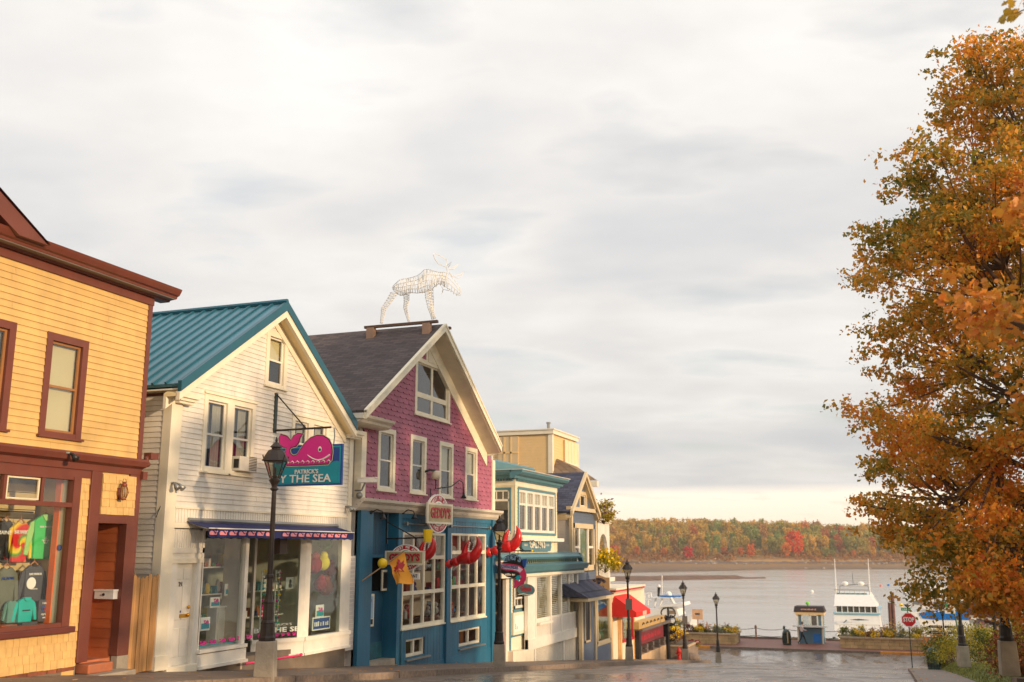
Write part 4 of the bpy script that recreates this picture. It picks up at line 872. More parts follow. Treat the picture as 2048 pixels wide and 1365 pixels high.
bx('board',signblue,ws_,x0,x1,Ys-.03,Ys+.03,z0_,z1_)
Wd,Hd=x1-x0,z1_-z0_
def frame_y(x0,x1,z0,z1,t,y,m,nm,p): MB().box(x0,x1,y-.008,y,z0,z0+t).box(x0,x1,y-.008,y,z1-t,z1).box(x0,x0+t,y-.008,y,z0+t,z1-t).box(x1-t,x1,y-.008,y,z0+t,z1-t).build(nm,m,p)
frame_y(x0+.04,x1-.04,z0_+.04,z1_-.04,.03,Ys-.03,signteal,'border',ws_)
zw=z0_+Hd*.56
poly=[(x0+.07,z0_+.07),(x1-.07,z0_+.07)]; 
for k in range(25): u=1-k/24; poly.append((x0+.07+u*(Wd-.14),zw+.025*math.sin(k*1.3)))
MB().prism(poly,'y',Ys-.045,Ys-.03).build('sea_panel',signteal,ws_)
sW=Wd*.78/.74; ox,oz=x0+Wd*.16,z0_+Hd*.52
base=[(ox+x*sW*1.0,oz+y*sW*1.0) for x,y in whale2d(1.)]
def inset(pl,k,c): return [(c[0]+(x-c[0])*k,c[1]+(z-c[1])*k) for x,z in pl]
def offset(pl,d):
    n=len(pl); out=[]
    for i in range(n):
        a=Vector(pl[i-1]); b=Vector(pl[i]); c=Vector(pl[(i+1)%n]); t=(c-a).normalized(); out.append((b.x+t.y*d,b.y-t.x*d))
    return out
MB().prism(offset(base,.035),'y',Ys-.052,Ys-.046).build('outline',mat('cream outline',(220,210,180),.5),ws_)
MB().prism(offset(base,.020),'y',Ys-.058,Ys-.052).build('outline',black,ws_)
MB().prism(base,'y',Ys-.066,Ys-.058).build('whale',magenta,ws_)
ex,ez=ox+.50*sW,oz+.175*sW
def disc(x,z,rx,rz,y,m,nm,p,n=14,t=.006): return MB().prism([(x+rx*math.cos(k/n*6.2832),z+rz*math.sin(k/n*6.2832)) for k in range(n)],'y',y-t,y).build(nm,m,p)
disc(ex,ez,.045,.065,Ys-.066,signwhite,'eye',ws_); disc(ex+.006,ez-.012,.028,.034,Ys-.072,tealdk,'iris',ws_); disc(ex+.01,ez-.005,.014,.018,Ys-.078,black,'pupil',ws_)
sm=[]; 
for k in range(9):
    u=k/8; sm.append((ox+sW*(.33+.31*u),Ys-.07,oz+sW*(.115-.12*u+.0+.11*(u-.0)**2*1.0-.035*math.sin(u*math.pi))))
MB().tube(sm,[.004]+[.012+.010*k/8 for k in range(8)],6).build('smile',signwhite,ws_)
for k in range(9):
    x=x0+Wd*(.22+.075*k); MB().tube([(x-.05,Ys-.075,zw+.01),(x,Ys-.075,zw+.045),(x+.05,Ys-.075,zw+.01),(x+.02,Ys-.075,zw-.015)],[.004,.014,.010,.004],6).build('wave_crest',signwhite,ws_)
text("PATRICK'S",.13,(x0+Wd*.5,Ys-.055,z0_+Hd*.34),signwhite,ws_,face='-y',width=Wd*.34,bold=.003)
text("BY THE SEA",.25,(x0+Wd*.44,Ys-.055,z0_+Hd*.165),signwhite,ws_,face='-y',width=Wd*.82,bold=.003)
for fx in (.22,.86): MB().tube([(x0+Wd*fx,Ys,z1_-.02),(x0+Wd*fx+.02,Ys,(z1_+zb_)/2),(x0+Wd*fx,Ys,zb_)],.014,6).build('chain',steel,ws_)
# ================= gap between white and pink =================
GY0,GY1=WY1+.02,23.93
gp=thing('gap_wall','narrow grey clapboard wall filling the gap between white house and raspberry house','wall',(XF-.25,GY0,gz(23.7)))
zg1=F(707,845)[1]
boards(gp,grsid,XF-.25,8.75,F(703,1310)[1]+6.2,.107,GY0,GY1,())
bx('wall',grsid,gp,XF-.4,XF-.25,GY0,GY1+.3,7.6,zg1+.2)
y0,y1,z0,z1=RR(691,714,1112,1300,XF-.02); gb_=MB().box(XF-.12,XF-.02,GY0+.0,GY1-.01,z0,z1); gb_.build('louvre_panel',wht,gp); 
z=z0+.04
while z<z1-.1: bx('louvre',grsid,gp,XF-.02,XF-.004,GY0+.03,GY1-.05,z,z+.085); z+=.105
# ================= BUILDING 3: RASPBERRY AND TEAL =================
PY0,PY1=23.95,33.85; XRP=XF+.62
pey,pez=F(1003,890,XRP); ppy,ppz=F(888,647,XRP); pley,plez=F(732,822,XRP)
pez=(pez+plez)/2; half=(pey-pley)/2; ppy=(pley+pey)/2
SLP=(ppz-pez)/half
pb=thing('raspberry_gable_house','raspberry pink scalloped gable house over a teal blue shopfront, brown roof','building',(XF,29,gz(29)))
XBP=XF-10
def pl_(z): return max(PY0+.15,ppy-(ppz-z)/SLP+.12)
def pr_(z): return min(PY1-.15,ppy+(ppz-z)/SLP-.12)
oldw=mat('aged white trim',(232,222,196),.55,.08,wear=.14,wscale=7,wcol=(.22,.19,.14),stretch=(1,1,2.5))
ops=[]
bigw=RR(829,899,726,838); wo,op=window(pb,*bigw,XF,cas=.14,cm=oldw,sm=oldw,nx=2,rows=(.36,),bar=.13,deep=1.5,label='large four pane attic window of the raspberry gable'); ops.append(op)
for i,(l,r,t0,b0) in enumerate(((754,789,857,982),(819,851,872,988),(877,905,885,996),(929,953,896,1000))):
    wo,op=window(pb,*RR(l,r,t0,b0),XF,cas=.14,cm=oldw,sm=wht,cur='half' if i>1 else None,deep=1.2); ops.append(op)
vq=RR(855,877,693,726); ops.append((vq[0]-.1,vq[1]+.1,vq[2],vq[3])); vz=F(870,700)[1]
bx('vent_panel',oldw,pb,XF-.05,XF+.05,vq[0],vq[1],vq[2]-.05,vq[3]+.05); bx('vent_frame',oldw,pb,XF-.04,XF+.03,vq[0]-.14,vq[0],vq[2]-.05,vq[3]-.2)
# scalloped shingles
zl=F(850,1008)[1]; rowh,shw=.152,.38
cells=[]; z=zl; r=0
while z<ppz-.4:
    a,b=pl_(z+rowh/2),pr_(z+rowh/2); y=PY0-(shw/2 if r%2 else 0)
    while y<b:
        p,q=max(a,y),min(b,y+shw); y+=shw
        if q-p<.05: continue
        for (u,v) in cut(p,q,ops,z,rowh):
            if v-u<.05: continue
            cells.append((u,v,z,y-shw))
    z+=rowh; r+=1
def shing(u,v,z,y0):
    # scalloped lower edge
    n=6; pts=[]
    for k in range(n+1):
        yy=u+(v-u)*k/n; s=(yy-y0)/shw; edge=.042*(1-min(1,(math.sin(math.pi*min(max(s,0),1))*1.9)))
        pts.append((yy,z+edge))
    h=rowh*1.12; t=.022+random.uniform(0,.008); vs=[];fs=[]
    for yy,zz in pts: vs+= [(XF+t,yy,zz),(XF,yy,zz)]
    m=len(vs); vs+=[(XF+.006,pts[0][0],z+h),(XF+.006,pts[-1][0],z+h)]
    fs.append(tuple([2*i for i in range(n+1)])+(m+1,m)); fs+=[(2*i+1,2*i+3,2*i+2,2*i) for i in range(n)]
    return vs,fs
cells.sort(key=lambda c:(c[0]**2+XF**2+(c[2]-EZ)**2))
rest=MB()
for i,c in enumerate(cells):
    vs,fs=shing(*c)
    if i<300: MB().add(vs,fs).build('shingle',pink,pb)
    else: rest.add(vs,fs)
kind(rest.build('shingles',pink,pb),'stuff')
bm_=MB().prism([(PY0+.02,zl-.3),(PY1-.02,zl-.3),(PY1-.02,pez+.1),(ppy,ppz-.3),(PY0+.02,pez+.1)],'x',XBP-.1,XBP); bm_.build('wall',pink,pb)
bx('side_wall',grsid,pb,XBP,XF-.02,PY0,PY0+.15,7.2,pez); bx('side_wall',grsid,pb,XBP,XF-.02,PY1-.15,PY1,6.2,pez)
bx('corner_board',oldw,pb,XF-.15,XF+.06,PY0-.02,PY0+.24,zl-.05,pez-.45); bx('corner_board',oldw,pb,XF-.15,XF+.06,PY1-.24,PY1+.02,zl-.05,pez-.45)
roof_slope(pb,pley,pez,ppy,ppz,XBP-.5,XRP,.08,roof_br); roof_slope(pb,pey,pez,ppy,ppz,XBP-.5,XRP,.08,roof_br)
for (a,b,c,d) in ((pley,pez,ppy,ppz),(pey,pez,ppy,ppz)):
    rake(pb,a,b,c,d,XRP-.05,XRP+.02,.02,.24,oldw,'rake_board'); rake(pb,a,b,c,d,XRP-.06,XRP+.045,-.01,.06,oldw,'rake_molding')
    rake(pb,a,b,c,d,XF-.05,XRP-.06,.20,.26,mat('soffit white',(214,200,176),.6,.08),'rake_soffit')
    rake(pb,a,b,c,d,XF-.05,XF+.07,.26,.72,oldw,'frieze_board')
for s in (0,1):
    m=MB(); zt=pez-.10; a,b=(pley-.02,PY0+.95) if s==0 else (PY1-.75,pey+.02)
    m.prism([(XF-.2,zt),(XRP-.05,zt),(XRP-.08,zt-.07),(XRP-.17,zt-.13),(XRP-.20,zt-.19),(XRP-.30,zt-.23),(XF-.2,zt-.25)],'y',a,b)
    m.build('cornice_return',whtold,pb)
bx('eave_gutter',whtold,pb,XBP,XRP-.05,pley-.06,pley+.06,pez-.22,pez-.08)
# ledge cornice
zl1=zl; zl0=zl-.34
MB().prism([(XF-.1,zl1),(XF+.30,zl1-.02),(XF+.28,zl1-.10),(XF+.18,zl1-.17),(XF+.14,zl1-.26),(XF+.06,zl0),(XF-.1,zl0)],'y',PY0-.22,PY1+.28).build('ledge_cornice',whtold,pb)
# teal shopfront
XS=XF
bz=7.0
w1=RR(803,888,1063,1252); w2=RR(900,970,1063,1238)
w1=(w1[0],w1[1],w1[2],F(845,1066)[1]); w2=(w2[0],w2[1],w2[2],F(935,1068)[1])
b1=RR(811,848,1277,1312); b2=RR(917,960,1257,1290)
dL,dR=F(738,1200)[0],F(797,1200)[0]
# wall pieces around openings
def teal_wall(y0,y1,z0,z1,holes,m=teal):
    mb=MB(); y=y0; k=0
    while y<y1-.01:   # vertical planks
        q=min(y+.22,y1); segs=[(z0,z1)]
        for (a,b,c,d) in holes:
            if q-.01>a and y+.01<b: 
                n=[]
                for p,r_ in segs:
                    if c>p: n.append((p,min(c,r_)))
                    if d<r_: n.append((max(d,p),r_))
                segs=[s for s in n if s[1]-s[0]>.01]
        y_next=q
        # snap to hole edges
        for (a,b,c,d) in holes:
            for e in (a,b):
                if y<e<q: y_next=min(y_next,e)
        if y_next<q:
            q=y_next; segs=[(z0,z1)]
            for (a,b,c,d) in holes:
                if (y+q)/2>a and (y+q)/2<b:
                    n=[]
                    for p,r_ in segs:
                        if c>p: n.append((p,min(c,r_)))
                        if d<r_: n.append((max(d,p),r_))
                    segs=[s for s in n if s[1]-s[0]>.01]
        for p,r_ in segs:
            if q-y>.008: bx('plank',m,pb,XS-.08,XS+.012+random.uniform(0,.003),y+.003,q-.003,p,r_)
        y=q
teal_wall(dR,PY1-.2,bz,zl0,[w1,w2,b1,b2])
bx('shop_frieze',teal,pb,XS,XS+.04,dR-.1,PY1-.05,zl0-.14,zl0); 
for yy,wd in ((PY0,.42),(PY1-.28,.3),(w1[1]+.05,.30)):
    bx('pilaster',teal,pb,XS-.1,XS+.09,yy,yy+wd,bz,zl0-.0,bevel=.012)
bx('pilaster',teal,pb,XS-.6,XS+.05,PY0+.46,PY0+.78,bz,zl0,bevel=.01)
bx('pilaster',teal,pb,XS-.5,XS+.05,dR-.18,dR-.0,bz,zl0,bevel=.01)
bx('plinth_board',teal,pb,XS+.012,XS+.03,dR,PY1-.2,bz,F(900,1315)[1])
# entrance recess: planks above, dark upper glass, door
rz=F(765,1112)[1]
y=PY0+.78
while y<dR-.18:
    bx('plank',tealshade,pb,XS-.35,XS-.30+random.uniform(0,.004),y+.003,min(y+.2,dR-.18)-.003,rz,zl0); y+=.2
bx('entrance_head',teal,pb,XS-.36,XS-.26,PY0+.78,dR-.18,rz-.05,rz+.03)
mid=F(769,1150)[0]; dz0_=F(765,1322)[1]; 
dd=MB().box(XS-.5,XS-.42,PY0+.78,dR-.18,dz0_,rz-.05) 
# solid leaf built in pieces to leave glass openings
dd=MB(); zg0=F(755,1186)[1]; zm1=F(755,1190)[1]; zm0=F(755,1256)[1]
dd.box(XS-.46,XS-.40,mid+.1,dR-.18,dz0_,F(785,1182)[1]).box(XS-.46,XS-.40,PY0+.78,mid+.1,dz0_,zm0).box(XS-.46,XS-.40,PY0+.78,mid+.1,zg0-.05,zg0+.02)
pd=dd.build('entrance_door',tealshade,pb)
MB().add([(XS-.42,PY0+.78,zg0),(XS-.42,mid+.1,zg0),(XS-.42,mid+.1,rz),(XS-.42,PY0+.78,rz)],[(0,1,2,3)]).build('pane',GL,pd); room(pd,PY0+.7,dR-.1,zm0-.3,rz,XS-.5,2,dark)
mbd=MB().box(XS-.42,XS-.36,PY0+.80,mid+.12,zm0,zm1); mbd.build('menu_case',oldw,pd); bx('menu_paper',mat('pale blue menu',(150,180,200),.7,.1),pd,XS-.36,XS-.352,PY0+.86,mid+.05,zm0+.22,zm1-.06); bx('menu_shadow_box',black,pd,XS-.36,XS-.354,PY0+.86,mid+.05,zm0+.06,zm0+.20); MB().ball((XS-.345,mid-.12,zm1-.18),.07,6,sx=.15).build('menu_badge',mat('burger brown',(190,110,40),.6),pd)
q=RR(770,797,1140,1181,XS-.2); cbt=thing('chalkboard','black chalkboard menu with white frame behind the orange flag','sign',(XS-.3,q[0],q[2])); MB().box(XS-.33,XS-.29,q[0],q[1],q[2],q[3]).build('frame',oldw,cbt); bx('slate',black,cbt,XS-.29,XS-.284,q[0]+.06,q[1]-.06,q[2]+.06,q[3]-.06)
for k in range(5): bx('chalk_line',greyc,cbt,XS-.284,XS-.281,q[0]+.1,q[1]-.12,q[2]+.15+k*.11,q[2]+.165+k*.11)
hy,hz0=F(790,1236,XS-.38); hz1=F(790,1208,XS-.38)[1]; MB().tube([(XS-.4,hy,hz0),(XS-.33,hy,hz0+.02),(XS-.33,hy,hz1-.02),(XS-.4,hy,hz1)],.02,6).build('handle',mat('bone handle',(210,190,160),.4),pd)
q=RR(776,787,1192,1206,XS-.38); bx('plaque',steel,pd,XS-.4,XS-.385,q[0],q[1],q[2],q[3])
bx('kick_plate',mat('scuffed teal',(40,96,110),.6,.3,wear=.2,wcol=(.25,.17,.1)),pd,XS-.4,XS-.39,PY0+.82,dR-.22,dz0_+.02,dz0_+.45)
bx('door_step',concrete,pb,XS-.5,XS+.02,PY0+.7,dR-.1,7.3,dz0_)
# big grid windows
def grid_window(rc,cols,rows,lab,X=XS,cm=oldw,parent=None,t=.07):
    parent=parent or pb; y0,y1,z0,z1=rc; m=MB()
    m.box(X-.08,X+.03,y0,y0+t,z0,z1).box(X-.08,X+.03,y1-t,y1,z0,z1).box(X-.08,X+.03,y0+t,y1-t,z1-t,z1).box(X-.08,X+.03,y0+t,y1-t,z0,z0+t*1.3)
    wo=m.build('shop_window',cm,parent)
    if lab: wo['label']=lab
    ye=[y0+(y1-y0)*k/cols for k in range(cols+1)]; ze=[z0+(z1-z0)*r for r in [0]+list(rows)+[1]]
    for k in range(1,cols): bx('mullion',cm,wo,X-.07,X+.012,ye[k]-.045,ye[k]+.045,z0+t,z1-t)
    for r in ze[1:-1]: bx('transom_bar',cm,wo,X-.072,X+.02,y0+t,y1-t,r-.055,r+.055)
    for i in range(cols):
        for j in range(len(ze)-1):
            MB().add([(X-.03+random.uniform(-.002,.002),ye[i],ze[j]),(X-.03,ye[i+1],ze[j]),(X-.03,ye[i+1],ze[j+1]),(X-.03+random.uniform(-.004,.004),ye[i],ze[j+1])],[(0,1,2,3)]).build('pane',GS,wo)
    bx('sill',cm,wo,X-.08,X+.07,y0-.03,y1+.03,z0-.04,z0); return wo
grid_window(w1,4,(.36,.73),'wide grid window of the teal shopfront nearer the entrance'); grid_window(w2,4,(.385,.78),'right grid window of the teal shopfront behind the claw')
warmroom=mat('warm wood room wall',(150,100,62),.8,.25,scale=3)
room(pb,dR,PY1-.1,w1[2]-.1,zl0,XS-.1,3.5,warmroom)
for rc,lb in ((b1,'small two pane basement window below the left grid window'),(b2,'small two pane basement window near the teal corner')):
    wo=grid_window(rc,2,(),lb,X=XS-.06,cm=crm,t=.06); room(wo,rc[0]-.02,rc[1]+.1,rc[2]-.05,rc[3],XS-.2,1.2,warmroom)
    bx('reveal',tealshade,wo,XS-.14,XS+.015,rc[1],rc[1]+.06,rc[2]-.05,rc[3]+.04); bx('ledge',steel,wo,XS-.1,XS+.10,rc[0]-.05,rc[1]+.3,rc[2]-.10,rc[2]-.055)
# shop merchandise
cols=[mat('merch %d'%i,c,.7,.2) for i,c in enumerate(((180,30,40),(230,190,50),(40,90,150),(210,200,190),(60,140,110),(150,60,30),(30,36,50),(200,90,150)))]
for wi,(rc,wn) in enumerate(((w1,'left'),(w2,'right'))):
    for sh in range(3):
        zs=rc[2]+.12+sh*.72
        t=thing('merchandise_shelf','%s shelf of souvenirs behind the %s grid window'%(('lowest','middle','top')[sh],wn),'shelf',(XS-.9,rc[0],zs))
        bx('board',wooddk,t,XS-1.25,XS-.7,rc[0]+.1,rc[1]-.1,zs,zs+.03)
        y=rc[0]+.15
        while y<rc[1]-.4:
            w_=random.uniform(.10,.26); h=random.uniform(.15,.5); m_=cols[random.randrange(8)]
            k=random.random()
            if k<.4: bx('box',m_,t,XS-1.0,XS-.8,y,y+w_,zs+.03,zs+.03+h)
            elif k<.7: MB().lathe([(w_*.3,0),(w_*.45,h*.3),(w_*.4,h*.6),(w_*.15,h*.8),(w_*.18,h)],(XS-.9,y+w_/2,zs+.03),8).build('jar',m_,t,smooth=True)
            else: MB().ball((XS-.9,y+w_/2,zs+.03+h*.3),h*.3,6).ball((XS-.88,y+w_/2,zs+.03+h*.72),h*.2,6).build('plush',m_,t,smooth=True)
            y+=w_+.06
# conduit rods with sockets over windows
for (a,b,lb) in ((820,880,'left'),(890,973,'right')):
    pass
ya=F(806,1048)[0]; yb_=F(895,1053)[0]; yc=F(973,1053)[0]; zr=F(890,1052)[1]
rod=thing('conduit_rod','grey metal rod with sockets running above the teal shop windows','pipe',(XS,ya,zr)); MB().tube([(XS+.10,ya,zr),(XS+.10,yc,zr)],.018,8).build('rod',steel,rod)
for y in (ya,yb_,yc): MB().tube([(XS,y,zr),(XS+.16,y,zr)],[.04,.06],8).build('socket',steel,rod)
yq=F(800,1268)[0]; zq=F(800,1262)[1]; tag(MB().tube([(XS+.03,yq+.35,zq),(XS+.05,yq+.1,zq),(XS+.05,yq,zq-.12),(XS+.05,yq,gz(26.7)+.1)],.025,8).build('drain_pipe',mat('teal pipe paint',(60,120,136),.5),None,smooth=True),'thin teal drain pipe bending down beside the basement window','pipe')
# gooseneck lamps
def gooseneck(px,py,label,L=.35,m=iron,X=XS+.05,sz=1.):
    y,z=F(px,py,X); t=thing('gooseneck_lamp',label,'lamp',(X,y,z))
    MB().box(X,X+.03,y-.05,y+.05,z-.05,z+.05).tube([(X+.02,y,z),(X+.15,y+.04,z+.07),(X+.30,y+.08,z+.03),(X+.33,y+.09,z-.06)],.018,6).build('arm',m,t,smooth=True)
    MB().lathe([(.03,0),(.045,-.03),(.06,-.08),(.10,-.13),(.095,-.135)],(X+.33,y+.09,z-.05),10).build('lamp_shade',m,t,smooth=True); return t
gooseneck(742,1025,'dark gooseneck lamp over the teal entrance, left one'); gooseneck(806,1025,'dark gooseneck lamp right of the sign bracket over the teal entrance')
y,z=F(862,945,XF+.05); t=thing('sign_lamp','black curved wall lamp with frosted shade and thin arm on the raspberry wall','lamp',(XF,y,z))
MB().tube([(XF,y-.4,z-.02),(XF+.15,y-.3,z+.05),(XF+.22,y-.05,z+.05)],.035,8).tube([(XF+.22,y,z-.2),(XF+.22,y,z-.52),(XF+.24,y+.1,z-.5),(XF+.5,y+.55,z-.42),(XF+.6,y+.95,z-.2),(XF+.62,y+1.2,z-.25),(XF+.62,y+1.28,z-.62)],.018,6).box(XF,XF+.24,y-.02,y+.02,z-1.2,z-1.1).tube([(XF+.05,y,z-.5),(XF+.05,y,z-1.15)],.014,5).build('arm',black,t,smooth=True)
MB().lathe([(.08,0),(.13,.04),(.14,.2),(.10,.26)],(XF+.22,y,z-.22),12).build('lamp_shade',mat('frosted shade',(220,205,180),.5),t,smooth=True); MB().lathe([(.03,.06),(.05,0),(.10,-.10)],(XF+.62,y+1.28,z-.66),10).build('lamp_head',black,t,smooth=True)
y,z=F(737,962,XF+.4); t=thing('security_camera','white boxed security camera at the raspberry house corner','camera',(XF,y,z)); MB().box(XF+.1,XF+.62,y-.09,y+.10,z-.05,z+.07).build('housing',signwhite,t,bevel=.015); MB().box(XF+.08,XF+.66,y-.10,y+.11,z+.07,z+.09).build('hood',signwhite,t); MB().tube([(XF,y,z-.25),(XF+.2,y,z-.25),(XF+.3,y,z-.05)],.025,6).build('bracket',steel,t); MB().ball((XF+.14,y,z-.38),.09,8).build('dome',steel,t,smooth=True)
# ---- signs
def ringtext(s,cx,cz,rx,rz,a0,a1,size,m,parent,mk):
    n=len(s)
    for i,ch in enumerate(s):
        if ch==' ': continue
        a=a0+(a1-a0)*(i+.5)/n; rot=a-math.pi/2 if a0>a1 else a+math.pi/2
        mk(ch,cx+rx*math.cos(a),cz+rz*math.sin(a),rot,size,m,parent)
def oval_sign(name,label,plane,c,rx,rz,bw,bh,top,mid_,bot,parent=None):
    """plane 'x': face at X=c[0] facing the street; '-y': facing uphill"""
    t=thing(name,label,'sign',c)
    s=1 if plane=='x' else -1
    def ell(a,b,d0,d1,m,nm,n=28):
        pts=[((c[1] if plane=='x' else c[0])+a*math.cos(k/n*6.2832),c[2]+b*math.sin(k/n*6.2832)) for k in range(n)]
        o=MB().prism(pts,'x',c[0]+d0,c[0]+d1) if plane=='x' else MB().prism(pts,'y',c[1]-d0,c[1]-d1); return o.build(nm,m,t)
    ell(rx,rz,-.03,.03,signwhite,'oval_board'); ell(rx*.92,rz*.93,.03,.036,signred,'ring'); ell(rx*.60,rz*.64,.036,.042,signwhite,'ring_edge'); ell(rx*.52,rz*.56,.042,.048,signgreen,'centre')
    def mk(ch,u,v,rot,size,m,p):
        loc=(c[0]+.040,u,v) if plane=='x' else (u,c[1]-.040,v)
        text(ch,size,loc,m,p,face=plane,rot=rot,ext=.003,bold=.004)
    cu=c[1] if plane=='x' else c[0]
    ringtext(top,cu,c[2],rx*.76,rz*.79,math.pi*.80,math.pi*.20,rz*.25,signwhite,t,mk); ringtext(bot,cu,c[2],rx*.76,rz*.79,-math.pi*.78,-math.pi*.22,rz*.23,signwhite,t,mk)
    def rect(hw,hh,d0,d1,m,nm):
        (bx(nm,m,t,c[0]+d0,c[0]+d1,cu-hw,cu+hw,c[2]-hh,c[2]+hh) if plane=='x' else bx(nm,m,t,cu-hw,cu+hw,c[1]-d1,c[1]-d0,c[2]-hh,c[2]+hh))
    rect(bw,bh,.05,.10,crm,'name_board'); rect(bw*.90,bh*.80,.10,.103,mat('olive sign field',(176,160,120),.6,.15),'name_panel')
    text(mid_,bh*1.35,(c[0]+.11,cu,c[2]) if plane=='x' else (cu,c[1]-.11,c[2]),signred,t,face=plane,width=bw*1.55,bold=.012,ext=.012)
    return t
X_=XF+.42; yc_,zc_=F(875,1028,X_); y1_,_=F(900,1028,X_); yl_,_=F(850,1028,X_); _,zt_=F(875,989,X_); _,zb_=F(875,1067,X_)
xr=(F(899,1010,X_)[0]-F(856,1010,X_)[0])/2
oval_sign('oval_sign',"oval red and white MEET ME AT GEDDY'S sign flat over the teal shopfront",'x',(X_,yc_,(zt_+zb_)/2),xr,(zt_-zb_)/2,(y1_-yl_)/2*1.02,.31,'MEET ME AT',"GEDDY'S",'SINCE 1974')
MB().tube([(XF,yc_,zc_+.1),(X_,yc_,zc_+.1)],.03,6).tube([(XF,yc_,zc_-.3),(X_,yc_,zc_-.3)],.03,6).build('sign_arm',iron,pb)
# bracket + hanging oval
Yh=F(771,1080)[0]; zbt=F(771,1030)[1]; zbb_=F(771,1088)[1]; za=F(771,1078)[1]; xe=G(858,1079,Yh)[0]
t=thing('sign_bracket','black iron bracket over the teal entrance carrying the hanging oval sign','bracket',(XF,Yh,za))
MB().box(XF+.02,XF+.06,Yh-.02,Yh+.02,zbb_,zbt).build('wall_bar',black,t); MB().tube([(XF+.04,Yh,za),(xe,Yh,za+.03)],.022,6).build('arm',black,t); xm=G(832,1079,Yh)[0]; MB().tube([(XF+.04,Yh,F(771,1044)[1]),(xm,Yh,za+.02)],.018,6).build('brace',black,t)
xc,zc=G(812,1119,Yh); x0_=G(773,1119,Yh)[0]; x1_=G(852,1119,Yh)[0]; zt_=G(812,1089,Yh)[1]; zb2=G(812,1143,Yh)[1]; rxx=(G(843,1119,Yh)[0]-G(782,1119,Yh)[0])/2
ov=oval_sign('oval_sign',"hanging oval GEDDY'S sign behind the orange flag with white plate below",'-y',(xc,Yh,(zt_+zb2)/2),rxx,(zt_-zb2)/2,(x1_-x0_)/2,.19,'MEET ME AT',"GEDDY'S",'SINCE 1974')
bx('plate',signwhite,ov,xc-.30,xc+.42,Yh-.02,Yh+.02,zb2-.22,zb2-.04); text('RESTAURANT',.12,(xc+.06,Yh-.026,zb2-.13),black,ov,face='-y',width=.62,bold=.002,ext=.003)
for k in (-.3,.3): MB().tube([(xc+k,Yh,zt_-.05),(xc+k,Yh,za)],.01,5).build('chain',iron,ov)
x,z=G(856,1072,Yh-.2); t=thing('yellow_bucket','small yellow bucket hanging at the tip of the sign bracket','bucket',(x,Yh-.2,z)); MB().lathe([(.10,-.18),(.12,.0),(.135,.15),(.135,.17),(.12,.17)],(x,Yh-.2,z),12).build('pail',yellowp,t,smooth=False); MB().tube([(x-.12,Yh-.2,z+.15),(x,Yh-.2,z+.28),(x+.12,Yh-.2,z+.15)],.008,5).build('handle',iron,t)
# flag
Yf=F(720,1163,XF)[0]+.9; a=(XF+.05,F(720,1165,XF+.05)[0],F(720,1165,XF+.05)[1])
Yf=25.0; e=G(808,1103,Yf); b_=(e[0],Yf,e[1])
t=thing('flag','orange yellow flag with a red maple leaf on a slanted pole at the teal entrance','flag',a)
m0=G(768,1127,(a[1]+Yf)/2+.1)
MB().tube([a,b_],.018,8).build('pole',mat('wood pole',(150,120,84),.5),t); 
NU,NV=14,12; vs=[];P=lambda px,py,Y: Vector((G(px,py,Y)[0],Y,G(px,py,Y)[1]))
tl_,tr_,brr,bll=P(778,1127,24.75),P(807,1101,25.0),P(824,1166,25.1),P(790,1170,24.8)
for i in range(NV+1):
    for j in range(NU+1):
        u,v=j/NU,i/NV; p=(tl_*(1-u)+tr_*u)*(1-v)+(bll*(1-u)+brr*u)*v
        p+=Vector((.02*math.sin(v*5+u*3),.10*math.sin(u*7+v*2)*v+.04*math.sin(v*9),.03*math.sin(u*6)*v)); vs.append(tuple(p))
fs=[(i*(NU+1)+j,(i+1)*(NU+1)+j,(i+1)*(NU+1)+j+1,i*(NU+1)+j+1) for i in range(NV) for j in range(NU)]
fm=mat('orange flag cloth',(246,168,60),.85,.05); MB().add(vs,fs).build('cloth',fm,t,smooth=True)
def surf(u,v):
    p=(tl_*(1-u)+tr_*u)*(1-v)+(bll*(1-u)+brr*u)*v; return p+Vector((.02*math.sin(v*5+u*3),.10*math.sin(u*7+v*2)*v+.04*math.sin(v*9),.03*math.sin(u*6)*v))+Vector((.005,-.012,0))
leaf=[(0,-.5),(.04,-.18),(.34,-.26),(.28,-.12),(.48,.06),(.40,.12),(.44,.30),(.24,.24),(.22,.34),(.12,.22),(.16,.48),(.08,.46),(0,.62),(-.08,.46),(-.16,.48),(-.12,.22),(-.22,.34),(-.24,.24),(-.44,.30),(-.40,.12),(-.48,.06),(-.28,-.12),(-.34,-.26),(-.04,-.18)]
lf=[]; 
lfv=[tuple(surf(.50+x*.86,.44-y*.62)) for x,y in leaf]; cen=tuple(surf(.48,.42))
MB().add([cen]+lfv,[(0,i+1,(i+1)%24+1) for i in range(24)]).build('maple_leaf',signred,t)
q=P(765,1127,24.6); tag(MB().ball(tuple(q),.135,12).build('yellow_ball',yellowp,None,smooth=True),'bright yellow ball beside the orange flag','ball')
